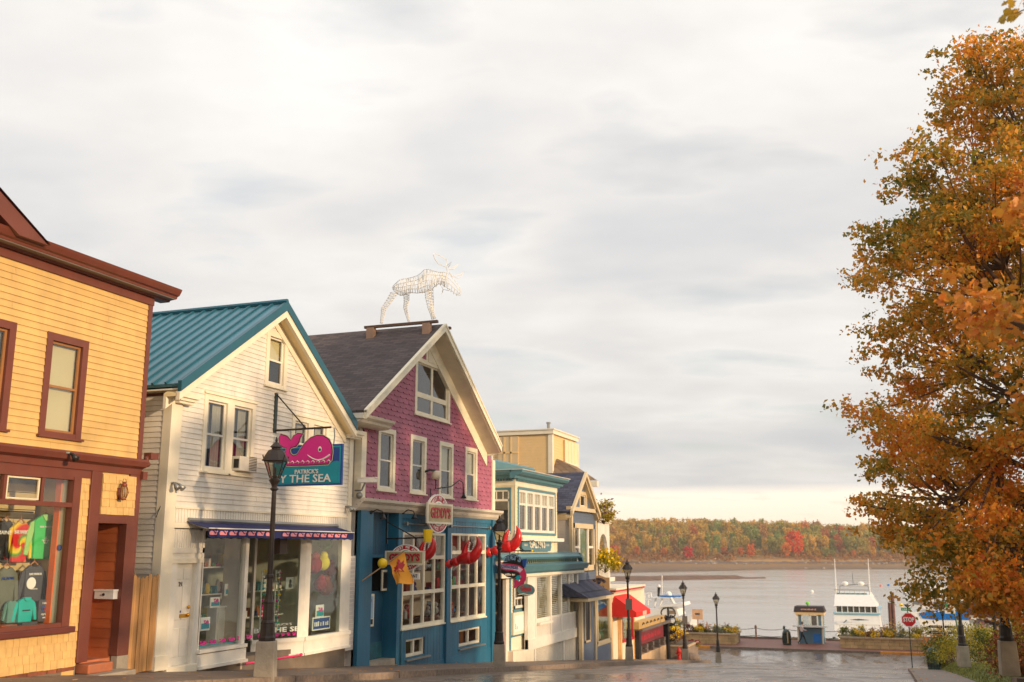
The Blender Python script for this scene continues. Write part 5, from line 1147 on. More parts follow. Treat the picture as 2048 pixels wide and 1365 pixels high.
# lobster claws
def claw(px0,py0,Y,label,k=1.):
    """arm leaves the wall at photo point (px0,py0) and the pincer curls up at its outer end"""
    x0,z0=G(px0,py0,Y); s_=(G(px0+10,py0,Y)[0]-x0)/10/8.03*k
    Q=lambda a,b,y=0.:(x0+(a-290)*s_,Y+y,z0-(b-790)*s_)
    t=thing('lobster_claw',label,'claw ornament',(x0,Y,z0))
    def T(name,pts,rs,m,n=12): return MB().tube([Q(*p) for p in pts],[r*s_ for r in rs],n).build(name,m,t,smooth=True)
    T('arm',[(285,792),(300,792),(335,790),(362,783)],[58,72,68,52],red); T('arm',[(372,780),(395,772),(440,755),(470,742)],[52,66,68,60],red)
    T('joint_band',[(356,784),(378,778)],[48,48],claw_dk); T('joint_band',[(462,746),(482,738)],[56,56],claw_dk)
    T('palm',[(470,740),(500,728),(570,712),(640,705),(690,690)],[56,74,88,92,84],red)
    T('large_finger',[(620,712),(690,700),(745,650),(785,580),(798,510),(785,450),(758,398)],[74,84,78,64,48,30,6],red)
    T('small_finger',[(560,690),(562,640),(580,570),(604,510),(640,450)],[50,46,40,28,6],red)
    te=MB()
    for u in range(6): te.ball(Q(612+u*8,640-u*30),13*s_,6)
    for u in range(6): te.ball(Q(690+u*8,600-u*26),13*s_,6)
    te.build('teeth',signwhite,t,smooth=True)
    T('mounting_plate',[(268,792),(288,792)],[90,90],iron); T('spotlight',[(300,720),(275,690),(262,640),(262,560)],[8,14,16,20],steel,8)
    return t
claw(894,1128,F(893,1125)[0],'large red lobster claw mounted in front of the right teal grid window')
claw(975,1105,F(976,1100)[0]-.1,'red lobster claw at the teal corner beside the second street lamp',.98)
Yq=F(812,1126)[0]; claw(812,1122,Yq,'red lobster claw nearest the entrance, partly hidden by the hanging oval sign',.86)
# moose frame on roof
ridge_z=ppz; 
xa,_=0,0
def Rdg(px,dz=0,dy=0):  # point above ridge at pixel column px
    x,z=G(px,650,ppy+dy); return x
pf=thing('roof_platform','narrow dark timber platform on two posts along the ridge of the brown roof','platform',(Rdg(820),ppy,ppz))
xl,xr_=Rdg(745),Rdg(880)
zl_=G(745,655,ppy-.5)[1]; zr_=G(880,641,ppy-.5)[1]; zP=(zl_+zr_)/2
for dy in (-.5,.5): bx('beam',wooddk,pf,xl,xr_+.15,ppy+dy-.06,ppy+dy+.06,zP-.05,zP+.03)
for px in (758,868):
    x=Rdg(px); bx('post',mat('grey post',(150,120,100),.8),pf,x-.12,x+.12,ppy-.62,ppy-.42,ppz-.62*SLP,zP-.05); bx('cross_beam',wooddk,pf,x-.05,x+.05,ppy-.6,ppy+.6,zP-.13,zP-.05); bx('post',mat('grey post',(1,1,1)),pf,x-.12,x+.12,ppy+.42,ppy+.62,ppz-.62*SLP,zP-.05)
ms=thing('wire_moose','see through white wire moose figure standing on the roof ridge','sculpture',(Rdg(830),ppy,zP))
wire=mat('white wire with lights',(236,226,214),.5,.15,scale=20)
def MP(px,py,dy=0.): x,z=G(px,py,ppy+dy); return (x,ppy+dy,z)
# crop coords -> px : x=730+cx/7.186 ; y=490+cy/7.186
def CP(cx,cy,dy=0.): return MP(730+cx/7.186,490+cy/7.186,dy)
wr=.0095
body=[(400,600,640,.20),(450,545,690,.30),(510,500,730,.36),(570,490,715,.38),(630,480,690,.38),(690,465,690,.38),(750,445,695,.38),(800,410,690,.38),(850,360,680,.38),(900,350,660,.38),(950,365,650,.36),(1000,380,600,.30),(1050,395,565,.24),(1100,395,565,.20),(1150,400,600,.17)]
mb=MB()
def ring(cx,t,b,hw):
    pts=[]
    for k in range(13):
        a=k/12*6.2832; cyy=(t+b)/2-(b-t)/2*math.cos(a); pts.append(CP(cx+random.uniform(-8,8),cyy+random.uniform(-6,6),hw*math.sin(a)))
    pts[-1]=pts[0]; mb.tube(pts,wr,5,cap=False)
for b in body: ring(*b); ring(b[0]+26,b[1]-2,b[2]+3,b[3])
for k,f_ in enumerate((0,.25,.5,.75,1)):
    for s in (-1,1):
        mb.tube([CP(c,t+(bb-t)*f_,s*hw_*math.sin(math.pi*f_)) for c,t,bb,hw_ in body],wr,5,cap=False)
# zig-zag lacing
for s in (-1,1):
    pts=[]
    for i,(c,t,bb,hw_) in enumerate(body): f_=.15 if i%2 else .85; pts.append(CP(c,t+(bb-t)*f_,s*hw_*math.sin(math.pi*f_)))
    mb.tube(pts,wr,5,cap=False)
mb.build('body_frame',wire,ms)
legs=[([(420,690),(350,800),(270,910),(255,1000),(235,1120)],-.22,60),([(590,690),(595,800),(580,900),(600,1000),(640,1130)],.24,45),([(900,650),(905,760),(930,900),(960,1000),(970,1060)],-.24,50),([(940,650),(950,780),(960,900),(975,1000),(1000,1050)],.24,40)]
for pts,dy,wd in legs:
    m=MB(); n=len(pts)
    for k in range(5):
        a=k/5*6.2832; m.tube([CP(x+wd*(1-.68*i/(n-1))*math.cos(a),y,dy+.14*(1-.6*i/(n-1))*math.sin(a)) for i,(x,y) in enumerate(pts)],wr,5,cap=False)
    for i in range((n-1)*3+1):
        q=i/3; j=min(int(q),n-2); f_=q-j; x=pts[j][0]*(1-f_)+pts[j+1][0]*f_; y=pts[j][1]*(1-f_)+pts[j+1][1]*f_; rr=wd*(1-.68*q/(n-1))
        m.tube([CP(x+rr*math.cos(a/6*6.2832),y+12*math.sin(a),dy+.14*(1-.6*q/(n-1))*math.sin(a/6*6.2832)) for a in range(7)],wr,5,cap=False)
    m.build('leg',wire,ms)
hd=[(1120,395,590,.16),(1170,400,610,.16),(1220,430,640,.15),(1270,490,680,.13),(1310,540,710,.12),(1350,600,730,.11),(1380,650,715,.07)]
m=MB()
for s in (-1,1):
    for f_ in (0,.3,.65,1): m.tube([CP(c,t+(b-t)*f_,s*h_*math.sin(math.pi*f_*.9+.1)) for c,t,b,h_ in hd],wr,5,cap=False)
for c,t,b,h_ in hd: m.tube([CP(c-(1-math.cos(k/10*6.2832))*18,(t+b)/2-(b-t)/2*math.cos(k/10*6.2832),h_*math.sin(k/10*6.2832)) for k in range(11)],wr,5,cap=False)
m.tube([CP(1100,600),CP(1120,640),CP(1095,725),(CP(1130,640)),CP(1200,660),CP(1220,640)],wr,5)
m.build('head_frame',wire,ms)
for s,pts in ((-1,[(1185,390),(1170,320),(1050,270),(1000,200),(980,140),(1000,120),(1080,160),(1170,210),(1175,300),(1250,240),(1200,320)]),(1,[(1190,390),(1200,350),(1270,350),(1340,280),(1280,320),(1200,330)]),(1,[(1210,400),(1250,450),(1330,480),(1380,465),(1420,385),(1370,430),(1280,445)])):
    m=MB(); m.tube([CP(x,y,s*(.12+.004*abs(x-1190))) for x,y in pts],wr*1.2,5)
    m.build('antler',wire,ms)
# ================= BUILDING 4: CREAM RESTAURANT WITH BLUE TRIM =================
gb2=thing('bay_front_restaurant','cream restaurant with sea blue cornices, five window upper bay and glazed white porch','building',(XF,40,gz(40)))
gy0,gy1=F(1030,1010)[0],F(1113,1010)[0]; gyE=F(1155,1230)[0]
zc1=F(1075,972)[1]   # underside of upper cornice at front
zbb0=F(1075,1072)[1]
shw_=mat('cream shingle paint',(228,216,184),.6,.06)
sidex=XF-2.2
# upper bay corner shingle
wz_0,wz_1=F(1072,1066)[1],F(1072,985)[1]
yw0,yw1=F(1036,1020)[0],F(1108,1020)[0]
m=MB().box(XF-.1,XF,gy0,yw0,zbb0-.9,zc1).box(XF-.1,XF,yw1,gy1,zbb0-.9,zc1).box(XF-.1,XF,yw0,yw1,wz_1,zc1).box(XF-.1,XF,yw0,yw1,zbb0-.9,wz_0); m.build('bay_wall',shw_,gb2)
mbk=MB()
z=zbb0-.9
while z<zc1-.1:
    mbk.box(XF,XF+.018,gy0-.015,yw0-.02,z,z+.125); mbk.box(XF,XF+.018,yw1+.02,gy1+.01,z,z+.125); z+=.14
kind(mbk.build('shingles',shw_,gb2),'stuff')
for k in range(5):
    a=yw0+(yw1-yw0)*k/5; b=yw0+(yw1-yw0)*(k+1)/5
    m=MB().box(XF-.06,XF+.03,a,a+.10,wz_0,wz_1).box(XF-.06,XF+.03,b-.10,b,wz_0,wz_1).box(XF-.06,XF+.03,a+.1,b-.1,wz_1-.09,wz_1).box(XF-.06,XF+.03,a+.1,b-.1,wz_0,wz_0+.1)
    wo=m.build('window',wht,gb2); zt=wz_0+(wz_1-wz_0)*.66; s=MB().box(XF-.05,XF+.01,a+.1,b-.1,zt-.04,zt+.04)
    for j in (1,2): s.box(XF-.05,XF,a+.1+(b-a-.2)*j/3-.02,a+.1+(b-a-.2)*j/3+.02,zt+.04,wz_1-.09)
    s.build('sash',wht,wo); MB().add([(XF-.03,a+.1,wz_0+.1),(XF-.03,b-.1,wz_0+.1),(XF-.03,b-.1,wz_1-.09),(XF-.03,a+.1,wz_1-.09)],[(0,1,2,3)]).build('pane',GL,wo)
    bx('blind',mat('upper transom blind',(200,196,186),.8),wo,XF-.08,XF-.07,a+.1,b-.1,zt,wz_1-.09)
    room(wo,a+.1,b-.1,wz_0,wz_1,XF-.09,1.5)
MB().box(XF,XF+.05,yw0-.1,yw1+.1,wz_1,wz_1+.10).box(XF,XF+.05,yw0-.1,yw1+.1,wz_0-.10,wz_0).box(XF,XF+.05,yw0-.1,yw0,wz_0,wz_1).box(XF,XF+.05,yw1,yw1+.1,wz_0,wz_1).build('window_trim',galteal,gb2)
bx('flat_molding',wht,gb2,XF-.05,XF+.22,gy0+.3,gy1+.35,zbb0-.22,zbb0-.08)
# side of bay (facing uphill): big window with three transom lites
sy=gy0; xs1=XF-.12; xs0=XF-1.15
def GX(px): # x on plane Y=sy
    return G(px,1020,sy)[0]
wx0,wx1=GX(980),GX(1019); wzt=G(1000,981,sy)[1]; wzb=G(1000,1063,sy)[1]; wzm=G(1000,1001,sy)[1]
m=MB().box(xs0-1.5,wx0,sy,sy+.1,zbb0-.9,zc1).box(wx1,XF-.1,sy,sy+.1,zbb0-.9,zc1).box(wx0,wx1,sy,sy+.1,wzt,zc1).box(wx0,wx1,sy,sy+.1,zbb0-.9,wzb); m.build('side_wall',shw_,gb2)
m=MB().box(wx0,wx0+.04,sy-.03,sy+.05,wzb,wzt).box(wx1-.05,wx1,sy-.03,sy+.05,wzb,wzt).box(wx0,wx1,sy-.03,sy+.05,wzt-.05,wzt).box(wx0,wx1,sy-.03,sy+.05,wzb,wzb+.08).box(wx0,wx1,sy-.03,sy+.04,wzm-.04,wzm+.04)
for j in (1,2): x=wx0+(wx1-wx0)*j/3; m.box(x-.012,x+.012,sy-.02,sy+.03,wzm,wzt)
wo=m.build('window',wht,gb2); MB().add([(wx0,sy+.01,wzb),(wx1,sy+.01,wzb),(wx1,sy+.01,wzt),(wx0,sy+.01,wzt)],[(0,1,2,3)]).build('pane',GL,wo)
bx('window_back',dark,wo,wx0,wx1,sy+.25,sy+.3,wzb,wzt)
MB().box(wx1,wx1+.07,sy-.04,sy,wzb-.1,wzt+.1).box(wx0-.3,wx1+.07,sy-.042,sy,wzt,wzt+.10).build('window_trim',galteal,gb2)
# cornice of the bay: front + side, with dentils
def cornice_run(z,out,h,y0,y1,X,x_side,m1,m2,parent,dent=True):
    pr=[(X-.05,z),(X+out*.35,z),(X+out*.4,z+h*.3),(X+out*.8,z+h*.45),(X+out,z+h*.75),(X+out,z+h),(X-.05,z+h)]
    MB().prism(pr,'y',y0-out,y1+out).build('cornice',m1,parent)
    MB().prism([(y0-(x-X),zz) for x,zz in pr],'x',x_side,X-.0).build('cornice',m1,parent)
    bx('cornice_cap',m2,parent,x_side,X+out+.04,y0-out-.04,y1+out+.04,z+h,z+h+.035)
    if dent:
        d=MB(); y=y0
        while y<y1: d.box(X,X+out*.33,y,y+.07,z-.085,z-.005); y+=.16
        x=x_side
        while x<X-.1: d.box(x,x+.05,y0-out*.33,y0,z-.085,z-.005); x+=.12
        kind(d.build('dentils',m1,parent),'stuff')
cornice_run(zc1+.12,.45,.30,gy0,gy1,XF,XF-2.5,galteal,mat('cornice cap',(190,180,168),.6),gb2)
bx('frieze',crm,gb2,XF-.1,XF+.03,gy0-.03,gy1+.03,zc1-.15,zc1+.12); bx('frieze',crm,gb2,XF-2.5,XF-.1,gy0-.03,gy0+.1,zc1-.15,zc1+.12)
# set back upper mansard edge
ya_,za_=F(978,925,XF-.9); yb3,zb3=F(1066,950,XF-.9)
bx('parapet',crm,gb2,XF-6,XF-1.0,PY1+.15,yb3-.2,zc1-1.0,za_-.35)
MB().prism([(XF-1.3,za_-.30),(XF-.9,za_-.28),(XF-.85,za_-.12),(XF-.8,za_+.08),(XF-.88,za_+.16),(XF-6,za_+.2),(XF-6,za_-.3)],'y',PY1+.12,yb3).build('upper_cornice',galteal,gb2)
MB().prism([(yb3-.3,za_-.02),(yb3+.1,za_-.10),(yb3+.38,za_-.55),(yb3+.42,za_-1.0),(yb3+.30,za_-1.0),(yb3+.22,za_-.55),(yb3,za_-.28),(yb3-.3,za_-.28)],'x',XF-1.3,XF-.82).build('curved_cornice_end',galteal,gb2)
d=MB(); y=PY1+.2
while y<yb3-.2:
    d.prism([(y,za_-.30),(y+.16,za_-.30),(y+.08,za_-.62)],'x',XF-1.0,XF-.93); y+=.42
kind(d.build('drip_points',crm,gb2),'stuff')
# body
bx('wall',mat('body grey siding',(190,184,176),.7,.08),gb2,XF-9,XF-1.15,PY1+.05,gyE-.2,5.5,za_-.3)
# lower mansard roof with brackets
zl_t=F(1100,1103)[1]-.22; zl_m=F(1100,1130,XF+.5)[1]; zl_b=F(1100,1147,XF+.5)[1]
yL0=PY1+.1; 
MB().prism([(XF-.2,zl_t-.05),(XF+.22,zl_t-.08),(XF+.28,zl_t+.0),(XF+.24,zl_t+.10),(XF+.1,zl_t+.17),(XF-1.0,zl_t+.2),(XF-1.0,zl_t-.05)],'y',yL0,gyE).build('porch_cornice',galteal,gb2)
MB().prism([(XF-1,zl_t-.05),(XF+.1,zl_t-.06),(XF+.16,zl_m+.05),(XF-1,zl_m+.05)],'y',yL0+.2,gyE-.2).build('porch_frieze',crm,gb2)
d=MB(); y=gy0-1
while y<gyE-.5:
    d.prism([(y,zl_t-.08),(y+.14,zl_t-.08),(y+.07,zl_t-.30)],'x',XF+.14,XF+.20); y+=.26
kind(d.build('drip_points',mat('dark drip trim',(60,84,70),.6),gb2),'stuff')
MB().prism([(gyE-.35,zl_t+.14),(gyE-.05,zl_t+.08),(gyE+.22,zl_t-.30),(gyE+.26,zl_m),(gyE+.10,zl_m),(gyE+.05,zl_t-.28),(gyE-.12,zl_t-.06),(gyE-.35,zl_t-.05)],'x',XF-.9,XF+.28).build('curved_cornice_end',galteal,gb2)
MB().prism([(XF-.5,zl_b+.10),(XF+.40,zl_b+.10),(XF+.46,zl_b+.22),(XF+.52,zl_m),(XF+.2,zl_m+.08),(XF-.5,zl_m+.08)],'y',yL0,gyE+.3).build('porch_lower_cornice',galteal,gb2)
bx('porch_fascia',crm,gb2,XF-.5,XF+.30,yL0,gyE+.15,zl_b-.08,zl_b+.10)
d=MB(); y=gy0
while y<gyE+.1: d.box(XF+.30,XF+.34,y,y+.06,zl_b+.03,zl_b+.10); y+=.13
kind(d.build('dentils',galteal,gb2),'stuff')
# porch front
XP=XF+.12
ps=[F(px,1200,XP)[0] for px in (1071,1101,1122,1155)]; zw_b=F(1112,1232,XP)[1]; zk=F(1112,1266,XP)[1]; zgnd=gz(44)+.12
for i,y in enumerate(ps): bx('porch_post',wht,gb2,XP-.12,XP+.03,y-.07,y+.07,zk-.4,zl_b-.06)
bx('porch_post',wht,gb2,XP-.12,XP+.025,F(1058,1200,XP)[0]-.2,ps[0]-.08,zk-.4,zl_b-.06)
for i in range(3):
    a,b=ps[i]+.07,ps[i+1]-.07; m=MB().box(XP-.1,XP+.01,a,b,zw_b-.05,zw_b+.03).box(XP-.1,XP,a,b,zl_b-.14,zl_b-.06).box(XP-.1,XP,a,a+.04,zw_b+.02,zl_b-.13)
    if i==2: y=(a+b)/2; m.box(XP-.1,XP,y-.03,y+.03,zw_b,zl_b-.1)
    wo=m.build('porch_window',wht,gb2); MB().add([(XP-.05,a,zw_b),(XP-.05,b,zw_b),(XP-.05,b,zl_b-.1),(XP-.05,a,zl_b-.1)],[(0,1,2,3)]).build('pane',GS,wo)
    s=MB(); z=zw_b+.05
    while z<zl_b-.15: s.add([(XP-.14,a,z),(XP-.14,b,z),(XP-.11,b,z+.05),(XP-.11,a,z+.05)],[(0,1,2,3)]); z+=.075
    kind(s.build('slat_blind',mat('cream venetian slats',(200,190,168),.7),wo),'stuff')
    bx('panel',mat('white panel paint',(214,206,194),.6,.06,dirt=.15),gb2,XP-.1,XP+.005,a,b,zk,zw_b-.05)
room(gb2,ps[0],ps[3],zw_b,zl_b-.05,XP-.15,2.5,roomm)
bx('skirt_board',wht,gb2,XP-.1,XP+.05,F(1058,1200,XP)[0]-.2,gyE+.05,zk-.38,zk)
m=MB(); 
zlb=5.9
for i in range(46):
    z=zlb+i*.055
    if z>zk-.4: break
    m.box(XP-.06,XP-.045,ps[0]-.3,ps[3],z,z+.03)
y=ps[0]-.3
while y<ps[3]: m.box(XP-.045,XP-.03,y,y+.028,zlb,zk-.38); y+=.09
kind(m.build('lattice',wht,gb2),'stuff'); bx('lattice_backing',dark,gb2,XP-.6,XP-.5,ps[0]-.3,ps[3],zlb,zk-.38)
for y in (ps[0]-.1,ps[2]+.3,ps[3]): bx('lattice_post',wht,gb2,XP-.06,XP+.02,y-.06,y+.06,zlb,zk-.3)
bx('porch_side',wht2,gb2,XF-2,XP-.1,gyE-.1,gyE,5.6,zl_b)
bx('shelf_rail',wht,gb2,XP,XP+.16,ps[0]+.1,ps[1]-.15,zw_b-.2,zw_b-.12)
# entry wall (cream) recessed
XE=XF-.15; ye0=F(1013,1230,XE)[0]; ye1=ps[0]-.55
boards(gb2,crm,XE,gz(38)+.15,zl_b-.05,.11,ye0,ye1,((F(1026,1150,XE)[0],F(1050,1150,XE)[0],F(1040,1218,XE)[1],zl_b),),joined=True)
bx('wall',crm,gb2,XE-.1,XE-.01,ye0,ye1+.4,6.2,F(1040,1220,XE)[1])
q=RR(1027,1051,1160,1216,XE+.02); wo=MB().box(XE-.02,XE+.06,q[0],q[0]+.09,q[2],q[3]).box(XE-.02,XE+.06,q[1]-.09,q[1],q[2],q[3]).box(XE-.02,XE+.06,q[0],q[1],q[3]-.1,q[3]).box(XE-.02,XE+.06,q[0],q[1],q[2],q[2]+.1).box(XE-.02,XE+.05,q[0],q[1],q[2]+.34,q[2]+.40).build('window',wht,gb2)
bx('pane',GL,wo,XE-.01,XE-.005,q[0],q[1],q[2],q[3]); bx('window_back',mat('brown blind',(84,62,50),.8),wo,XE-.06,XE-.05,q[0],q[1],q[2],q[3])
for k in (1,2): bx('muntin',wht,wo,XE,XE+.03,q[0]+(q[1]-q[0])*k/3-.015,q[0]+(q[1]-q[0])*k/3+.015,q[2]+.1,q[2]+.34)
bx('window_trim',galteal,gb2,XE,XE+.04,q[1],q[1]+.07,q[2]-.15,q[3]+.1); bx('window_trim',galteal,gb2,XE,XE+.04,q[0]-.07,q[0],q[2]-.15,q[3]+.1); bx('window_trim',galteal,gb2,XE,XE+.045,q[0]-.07,q[1]+.07,q[2]-.16,q[2]-.03)
q=RR(1026,1055,1224,1268,XE+.1); mc=MB().box(XE,XE+.12,q[0],q[1],q[2],q[3]).build('menu_box',crm,gb2); MB().box(XE,XE+.06,q[0]-.06,q[1]+.06,q[2]-.08,q[2]).build('menu_trim',galteal,mc)
bx('menu_sheet',signwhite,mc,XE+.12,XE+.124,q[0]+.12,q[1]-.1,q[2]+.12,q[3]-.12); bx('menu_print',signred,mc,XE+.124,XE+.127,q[1]-.36,q[1]-.14,q[2]+.5,q[3]-.16); bx('menu_print',greyc,mc,XE+.124,XE+.127,q[0]+.2,q[0]+.24,q[2]+.2,q[3]-.4); bx('menu_print',greyc,mc,XE+.124,XE+.127,q[0]+.36,q[0]+.40,q[2]+.2,q[3]-.5)
bx('door_casing',wht,gb2,XE-.05,XE+.08,F(1008,1250,XE)[0],F(1014,1250,XE)[0],6.4,zl_b-.05); bx('door_casing',galteal,gb2,XE-.02,XE+.05,F(1015,1250,XE)[0],F(1020,1250,XE)[0],6.5,zl_b-.05)
bx('entry_void',mat('dim red doorway',(70,24,22),.7,.3),gb2,XE-1.0,XE-.9,PY1+.1,F(1008,1250,XE)[0],5.9,zl_b); bx('red_step',signred,gb2,XE-.5,XE-.1,PY1+.1,F(1006,1250,XE)[0],6.5,7.9)
MB().prism([(ye0-.1,gz(37)-.1),(ps[0]-.3,gz(40)-.1),(ps[0]-.3,zk-.38),(ye0-.1,F(1014,1302,XE)[1])],'x',XE-.1,XE+.30).build('ramp_wall',crm,gb2)
# name board
q=RR(1044,1103,1078,1103,XF+.12); t=thing('name_sign',"sea blue GALYN'S board with curved ends under the five bay windows",'sign',(XF+.12,(q[0]+q[1])/2,q[2]))
MB().prism([(q[0]+.15,q[2]),(q[1]-.15,q[2]),(q[1],q[2]+.18),(q[1]-.05,(q[2]+q[3])/2),(q[1],q[3]-.18),(q[1]-.15,q[3]),(q[0]+.15,q[3]),(q[0],q[3]-.18),(q[0]+.05,(q[2]+q[3])/2),(q[0],q[2]+.18)],'x',XF+.06,XF+.12).build('board',galteal,t)
text("GALYN'S",.52,(XF+.13,(q[0]+q[1])/2,(q[2]+q[3])/2+.04),crm,t,width=1.9,bold=.008); strokes(q[1]-.68,q[1]-.3,q[2]+.2,q[3]-.2,XF+.121,crm,t,'x',5,2); strokes(q[0]+.25,q[0]+.62,q[2]+.2,q[3]-.2,XF+.121,crm,t,'x',6,2)
MB().tube([(XF+.12,gy0+.3,zbb0-.25),(XF+.12,gy0+.3,zl_t+.3)],.014,5).tube([(XF+.12,gy0+.3,zbb0-.25),(XF+.4,gy0+1.0,zbb0-.2),(XF+.5,gy0+1.6,zbb0-.45)],.016,5).build('sign_arm',black,gb2)
# hanging bracket + arrow sign + oval sign
Ya=33.6; xL=G(1000,1100,Ya)[0]; x_r=G(1075,1103,Ya)[0]; za=G(1035,1102,Ya)[1]
t=thing('sign_bracket','thin black bracket with round ends above the dark arrow sign','bracket',(XF,Ya,za)); MB().tube([(XF+.05,Ya,za),(x_r-.2,Ya,za)],.02,6).tube([(XF+.05,Ya,za+.7),(x_r-.5,Ya,za+.02)],.014,5).build('arm',black,t); MB().ball((x_r-.2,Ya,za),.04,6).build('tip',yellowp,t)
ax0,ax1=G(997,1140,Ya)[0],G(1053,1140,Ya)[0]; az0=G(1025,1157,Ya)[1]; azt=G(1025,1108,Ya)[1]; aw_=ax1-ax0; ah=azt-az0
t=thing('arrow_sign',"dark hanging sign GEDDY'S DOWN-UNDER with a curved crimson arrow beside the second street lamp",'sign',(ax0,Ya,az0))
def S(u,v): return (ax0+u*aw_,az0+v*ah)
MB().prism([S(*p) for p in ((.0,.30),(.02,.62),(.18,.66),(.30,.88),(.5,1.0),(.68,.95),(.84,.76),(.94,.70),(.92,.4),(.78,.12),(.55,.0),(.3,.06),(.15,.2))],'y',Ya-.03,Ya+.03).build('board',black,t)
MB().prism([S(*p) for p in ((.86,.78),(1.02,.80),(.97,.45),(.88,.50))],'y',Ya-.035,Ya+.02).build('tail',signblue,t)
crims=mat('crimson sign paint',(180,40,90),.45,.1)
def band(pts,w,m,nm,off):
    L=[];Rr=[]
    for i,p in enumerate(pts):
        a=Vector(pts[max(i-1,0)]);b=Vector(pts[min(i+1,len(pts)-1)]);d=(b-a).normalized(); n=Vector((-d.y,d.x)); ww=w[i] if isinstance(w,list) else w
        L.append(S(*(Vector(p)+n*ww))); Rr.append(S(*(Vector(p)-n*ww)))
    mb=MB()
    for i in range(len(pts)-1): mb.prism([L[i],L[i+1],Rr[i+1],Rr[i]],'y',Ya-off-.01,Ya-off)
    return mb.build(nm,m,t)
arc=[(-.03,.62),(.12,.50),(.3,.46),(.5,.44),(.7,.40),(.84,.30),(.92,.12),(.88,-.08),(.80,-.22)]
band(arc,[.10,.13,.14,.14,.14,.13,.10,.09,.08],crims,'arrow',.035); band(arc[:6],.085,mat('lilac sign band',(190,180,210),.5),'arrow_field',.05)
MB().prism([S(*p) for p in ((.92,-.18),(.56,-.42),(.60,-.02),(.72,-.10))],'y',Ya-.05,Ya-.035).build('arrow_head',crims,t)
MB().prism([S(*p) for p in ((.66,.10),(.84,.16),(.74,-.10),(.62,-.12))],'y',Ya-.04,Ya-.03).build('ribbon',signteal,t)
for i,ch in enumerate("GEDDY'S"): u=.26+i*.085; text(ch,.26,(ax0+u*aw_,Ya-.036,az0+(.74+.10*math.sin((i+.5)/7*3.14))*ah),mat('pale blue letters',(110,150,190),.5),t,face='-y',rot=.35-i*.12,bold=.008,ext=.01)
text('DOWN-UNDER',.18,(ax0+.40*aw_,Ya-.066,az0+.46*ah),mat('blue grey letters',(80,80,120),.5),t,face='-y',width=aw_*.66,rot=-.07,bold=.003)
strokes(ax0+.25*aw_,ax0+.60*aw_,az0+.09*ah,az0+.22*ah,Ya-.031,signwhite,t,'-y',9)
for k in (.4,.7): MB().tube([(ax0+k*aw_,Ya,azt-.05),(ax0+k*aw_,Ya,za)],.012,5).build('chain',iron,t)
Yo=36.4; q=(G(1036,1180,Yo)[0],G(1069,1180,Yo)[0],G(1052,1192,Yo)[1],G(1052,1169,Yo)[1]); ow=(q[1]-q[0])/2; oh=(q[3]-q[2])/2; cx,cz=q[0]+ow,q[2]+oh
t=thing('oval_sign','small sea blue oval sign with red script hanging before the cream entry','sign',(cx,Yo,cz))
ell=[(cx+ow*math.cos(k/24*6.2832),cz+oh*math.sin(k/24*6.2832)) for k in range(24)]; MB().prism(ell,'y',Yo-.02,Yo+.02).build('board',galteal,t); MB().prism([(cx+(x-cx)*1.05,cz+(z-cz)*1.06) for x,z in ell],'y',Yo-.012,Yo+.012).build('rim',steel,t)
text('Galyn\'s',.26,(cx,Yo-.025,cz+.05),signred,t,face='-y',width=ow*1.3,bold=.004); MB().tube([(cx-.3,Yo-.03,cz-.17),(cx-.1,Yo-.03,cz-.14),(cx+.1,Yo-.03,cz-.18),(cx+.3,Yo-.03,cz-.15)],.012,5).build('flourish',signwhite,t); MB().tube([(cx,Yo,cz+oh),(cx-.05,Yo,cz+oh+.6)],.012,5).build('chain',iron,t)
# ================= BEIGE BLOCK BEHIND =================
XBb=-17.0; by0=F(1104,870,XBb)[0]; by1=F(1153,900,XBb)[0]; bzt=F(1104,858,XBb)[1]
bb=thing('beige_hotel_block','tall flat roofed beige clapboard block rising behind the smaller shops, with roof vent','building',(XBb,by0,3.5))
bx('wall',beige,bb,XBb-14,XBb-.03,by0+.03,by1,3,bzt-.3)
boards(bb,beige,XBb-.03,bzt-7,bzt-.45,.15,by0+.15,by1,(),joined=True); boards(bb,beige,0,bzt-7,bzt-.45,.15,XBb-14,XBb-.15,(),side=by0+.03,joined=True)
bx('corner_board',crm,bb,XBb-.22,XBb+.03,by0-.03,by0+.20,3,bzt-.3)
MB().box(XBb-14,XBb+.12,by0-.12,by1+.05,bzt-.28,bzt-.06).box(XBb-14,XBb+.18,by0-.18,by1+.1,bzt-.06,bzt).build('parapet_cap',crm,bb)
ywc=F(1127,900,XBb)[0]
MB().box(XBb-.05,XBb+.10,ywc,by1+.02,bzt-4.6,bzt-.4).build('bay_panel',mat('cream glazed panel',(226,206,160),.4,.05),bb)
for k in range(5): bx('muntin',crm,bb,XBb+.10,XBb+.13,ywc+(by1-ywc)*k/4-.05,ywc+(by1-ywc)*k/4+.05,bzt-4.6,bzt-.4)
for z in (bzt-1.7,bzt-3.2): bx('muntin',crm,bb,XBb+.10,XBb+.125,ywc,by1,z-.05,z+.05)
x0,x1=G(997,900,by0)[0],G(1037,900,by0)[0]; zz0,zz1=G(1017,935,by0)[1],G(1017,874,by0)[1]
dmx=mat('beige shutter paint',(206,182,140),.5,.05); sh=bx('shutter_panel',dmx,bb,x0,x1,by0-.06,by0+.01,zz0,zz1)
for k in range(3): bx('shutter_rail',beige,bb,x0+(x1-x0)*(k+1)/3-.08 if k<2 else x0,x0+(x1-x0)*(k+1)/3+.02 if k<2 else x1,by0-.085,by0-.06,zz0 if k<2 else (zz0+zz1)/2-.1,zz1 if k<2 else (zz0+zz1)/2)
vx,vz=G(1097,853,by0+1)[0],bzt; MB().tube([(vx,by0+1,vz-.1),(vx,by0+1,vz+.45)],.09,8).tube([(vx,by0+1,vz+.42),(vx,by0+1,vz+.5)],.13,8).build('roof_vent',steel,bb)
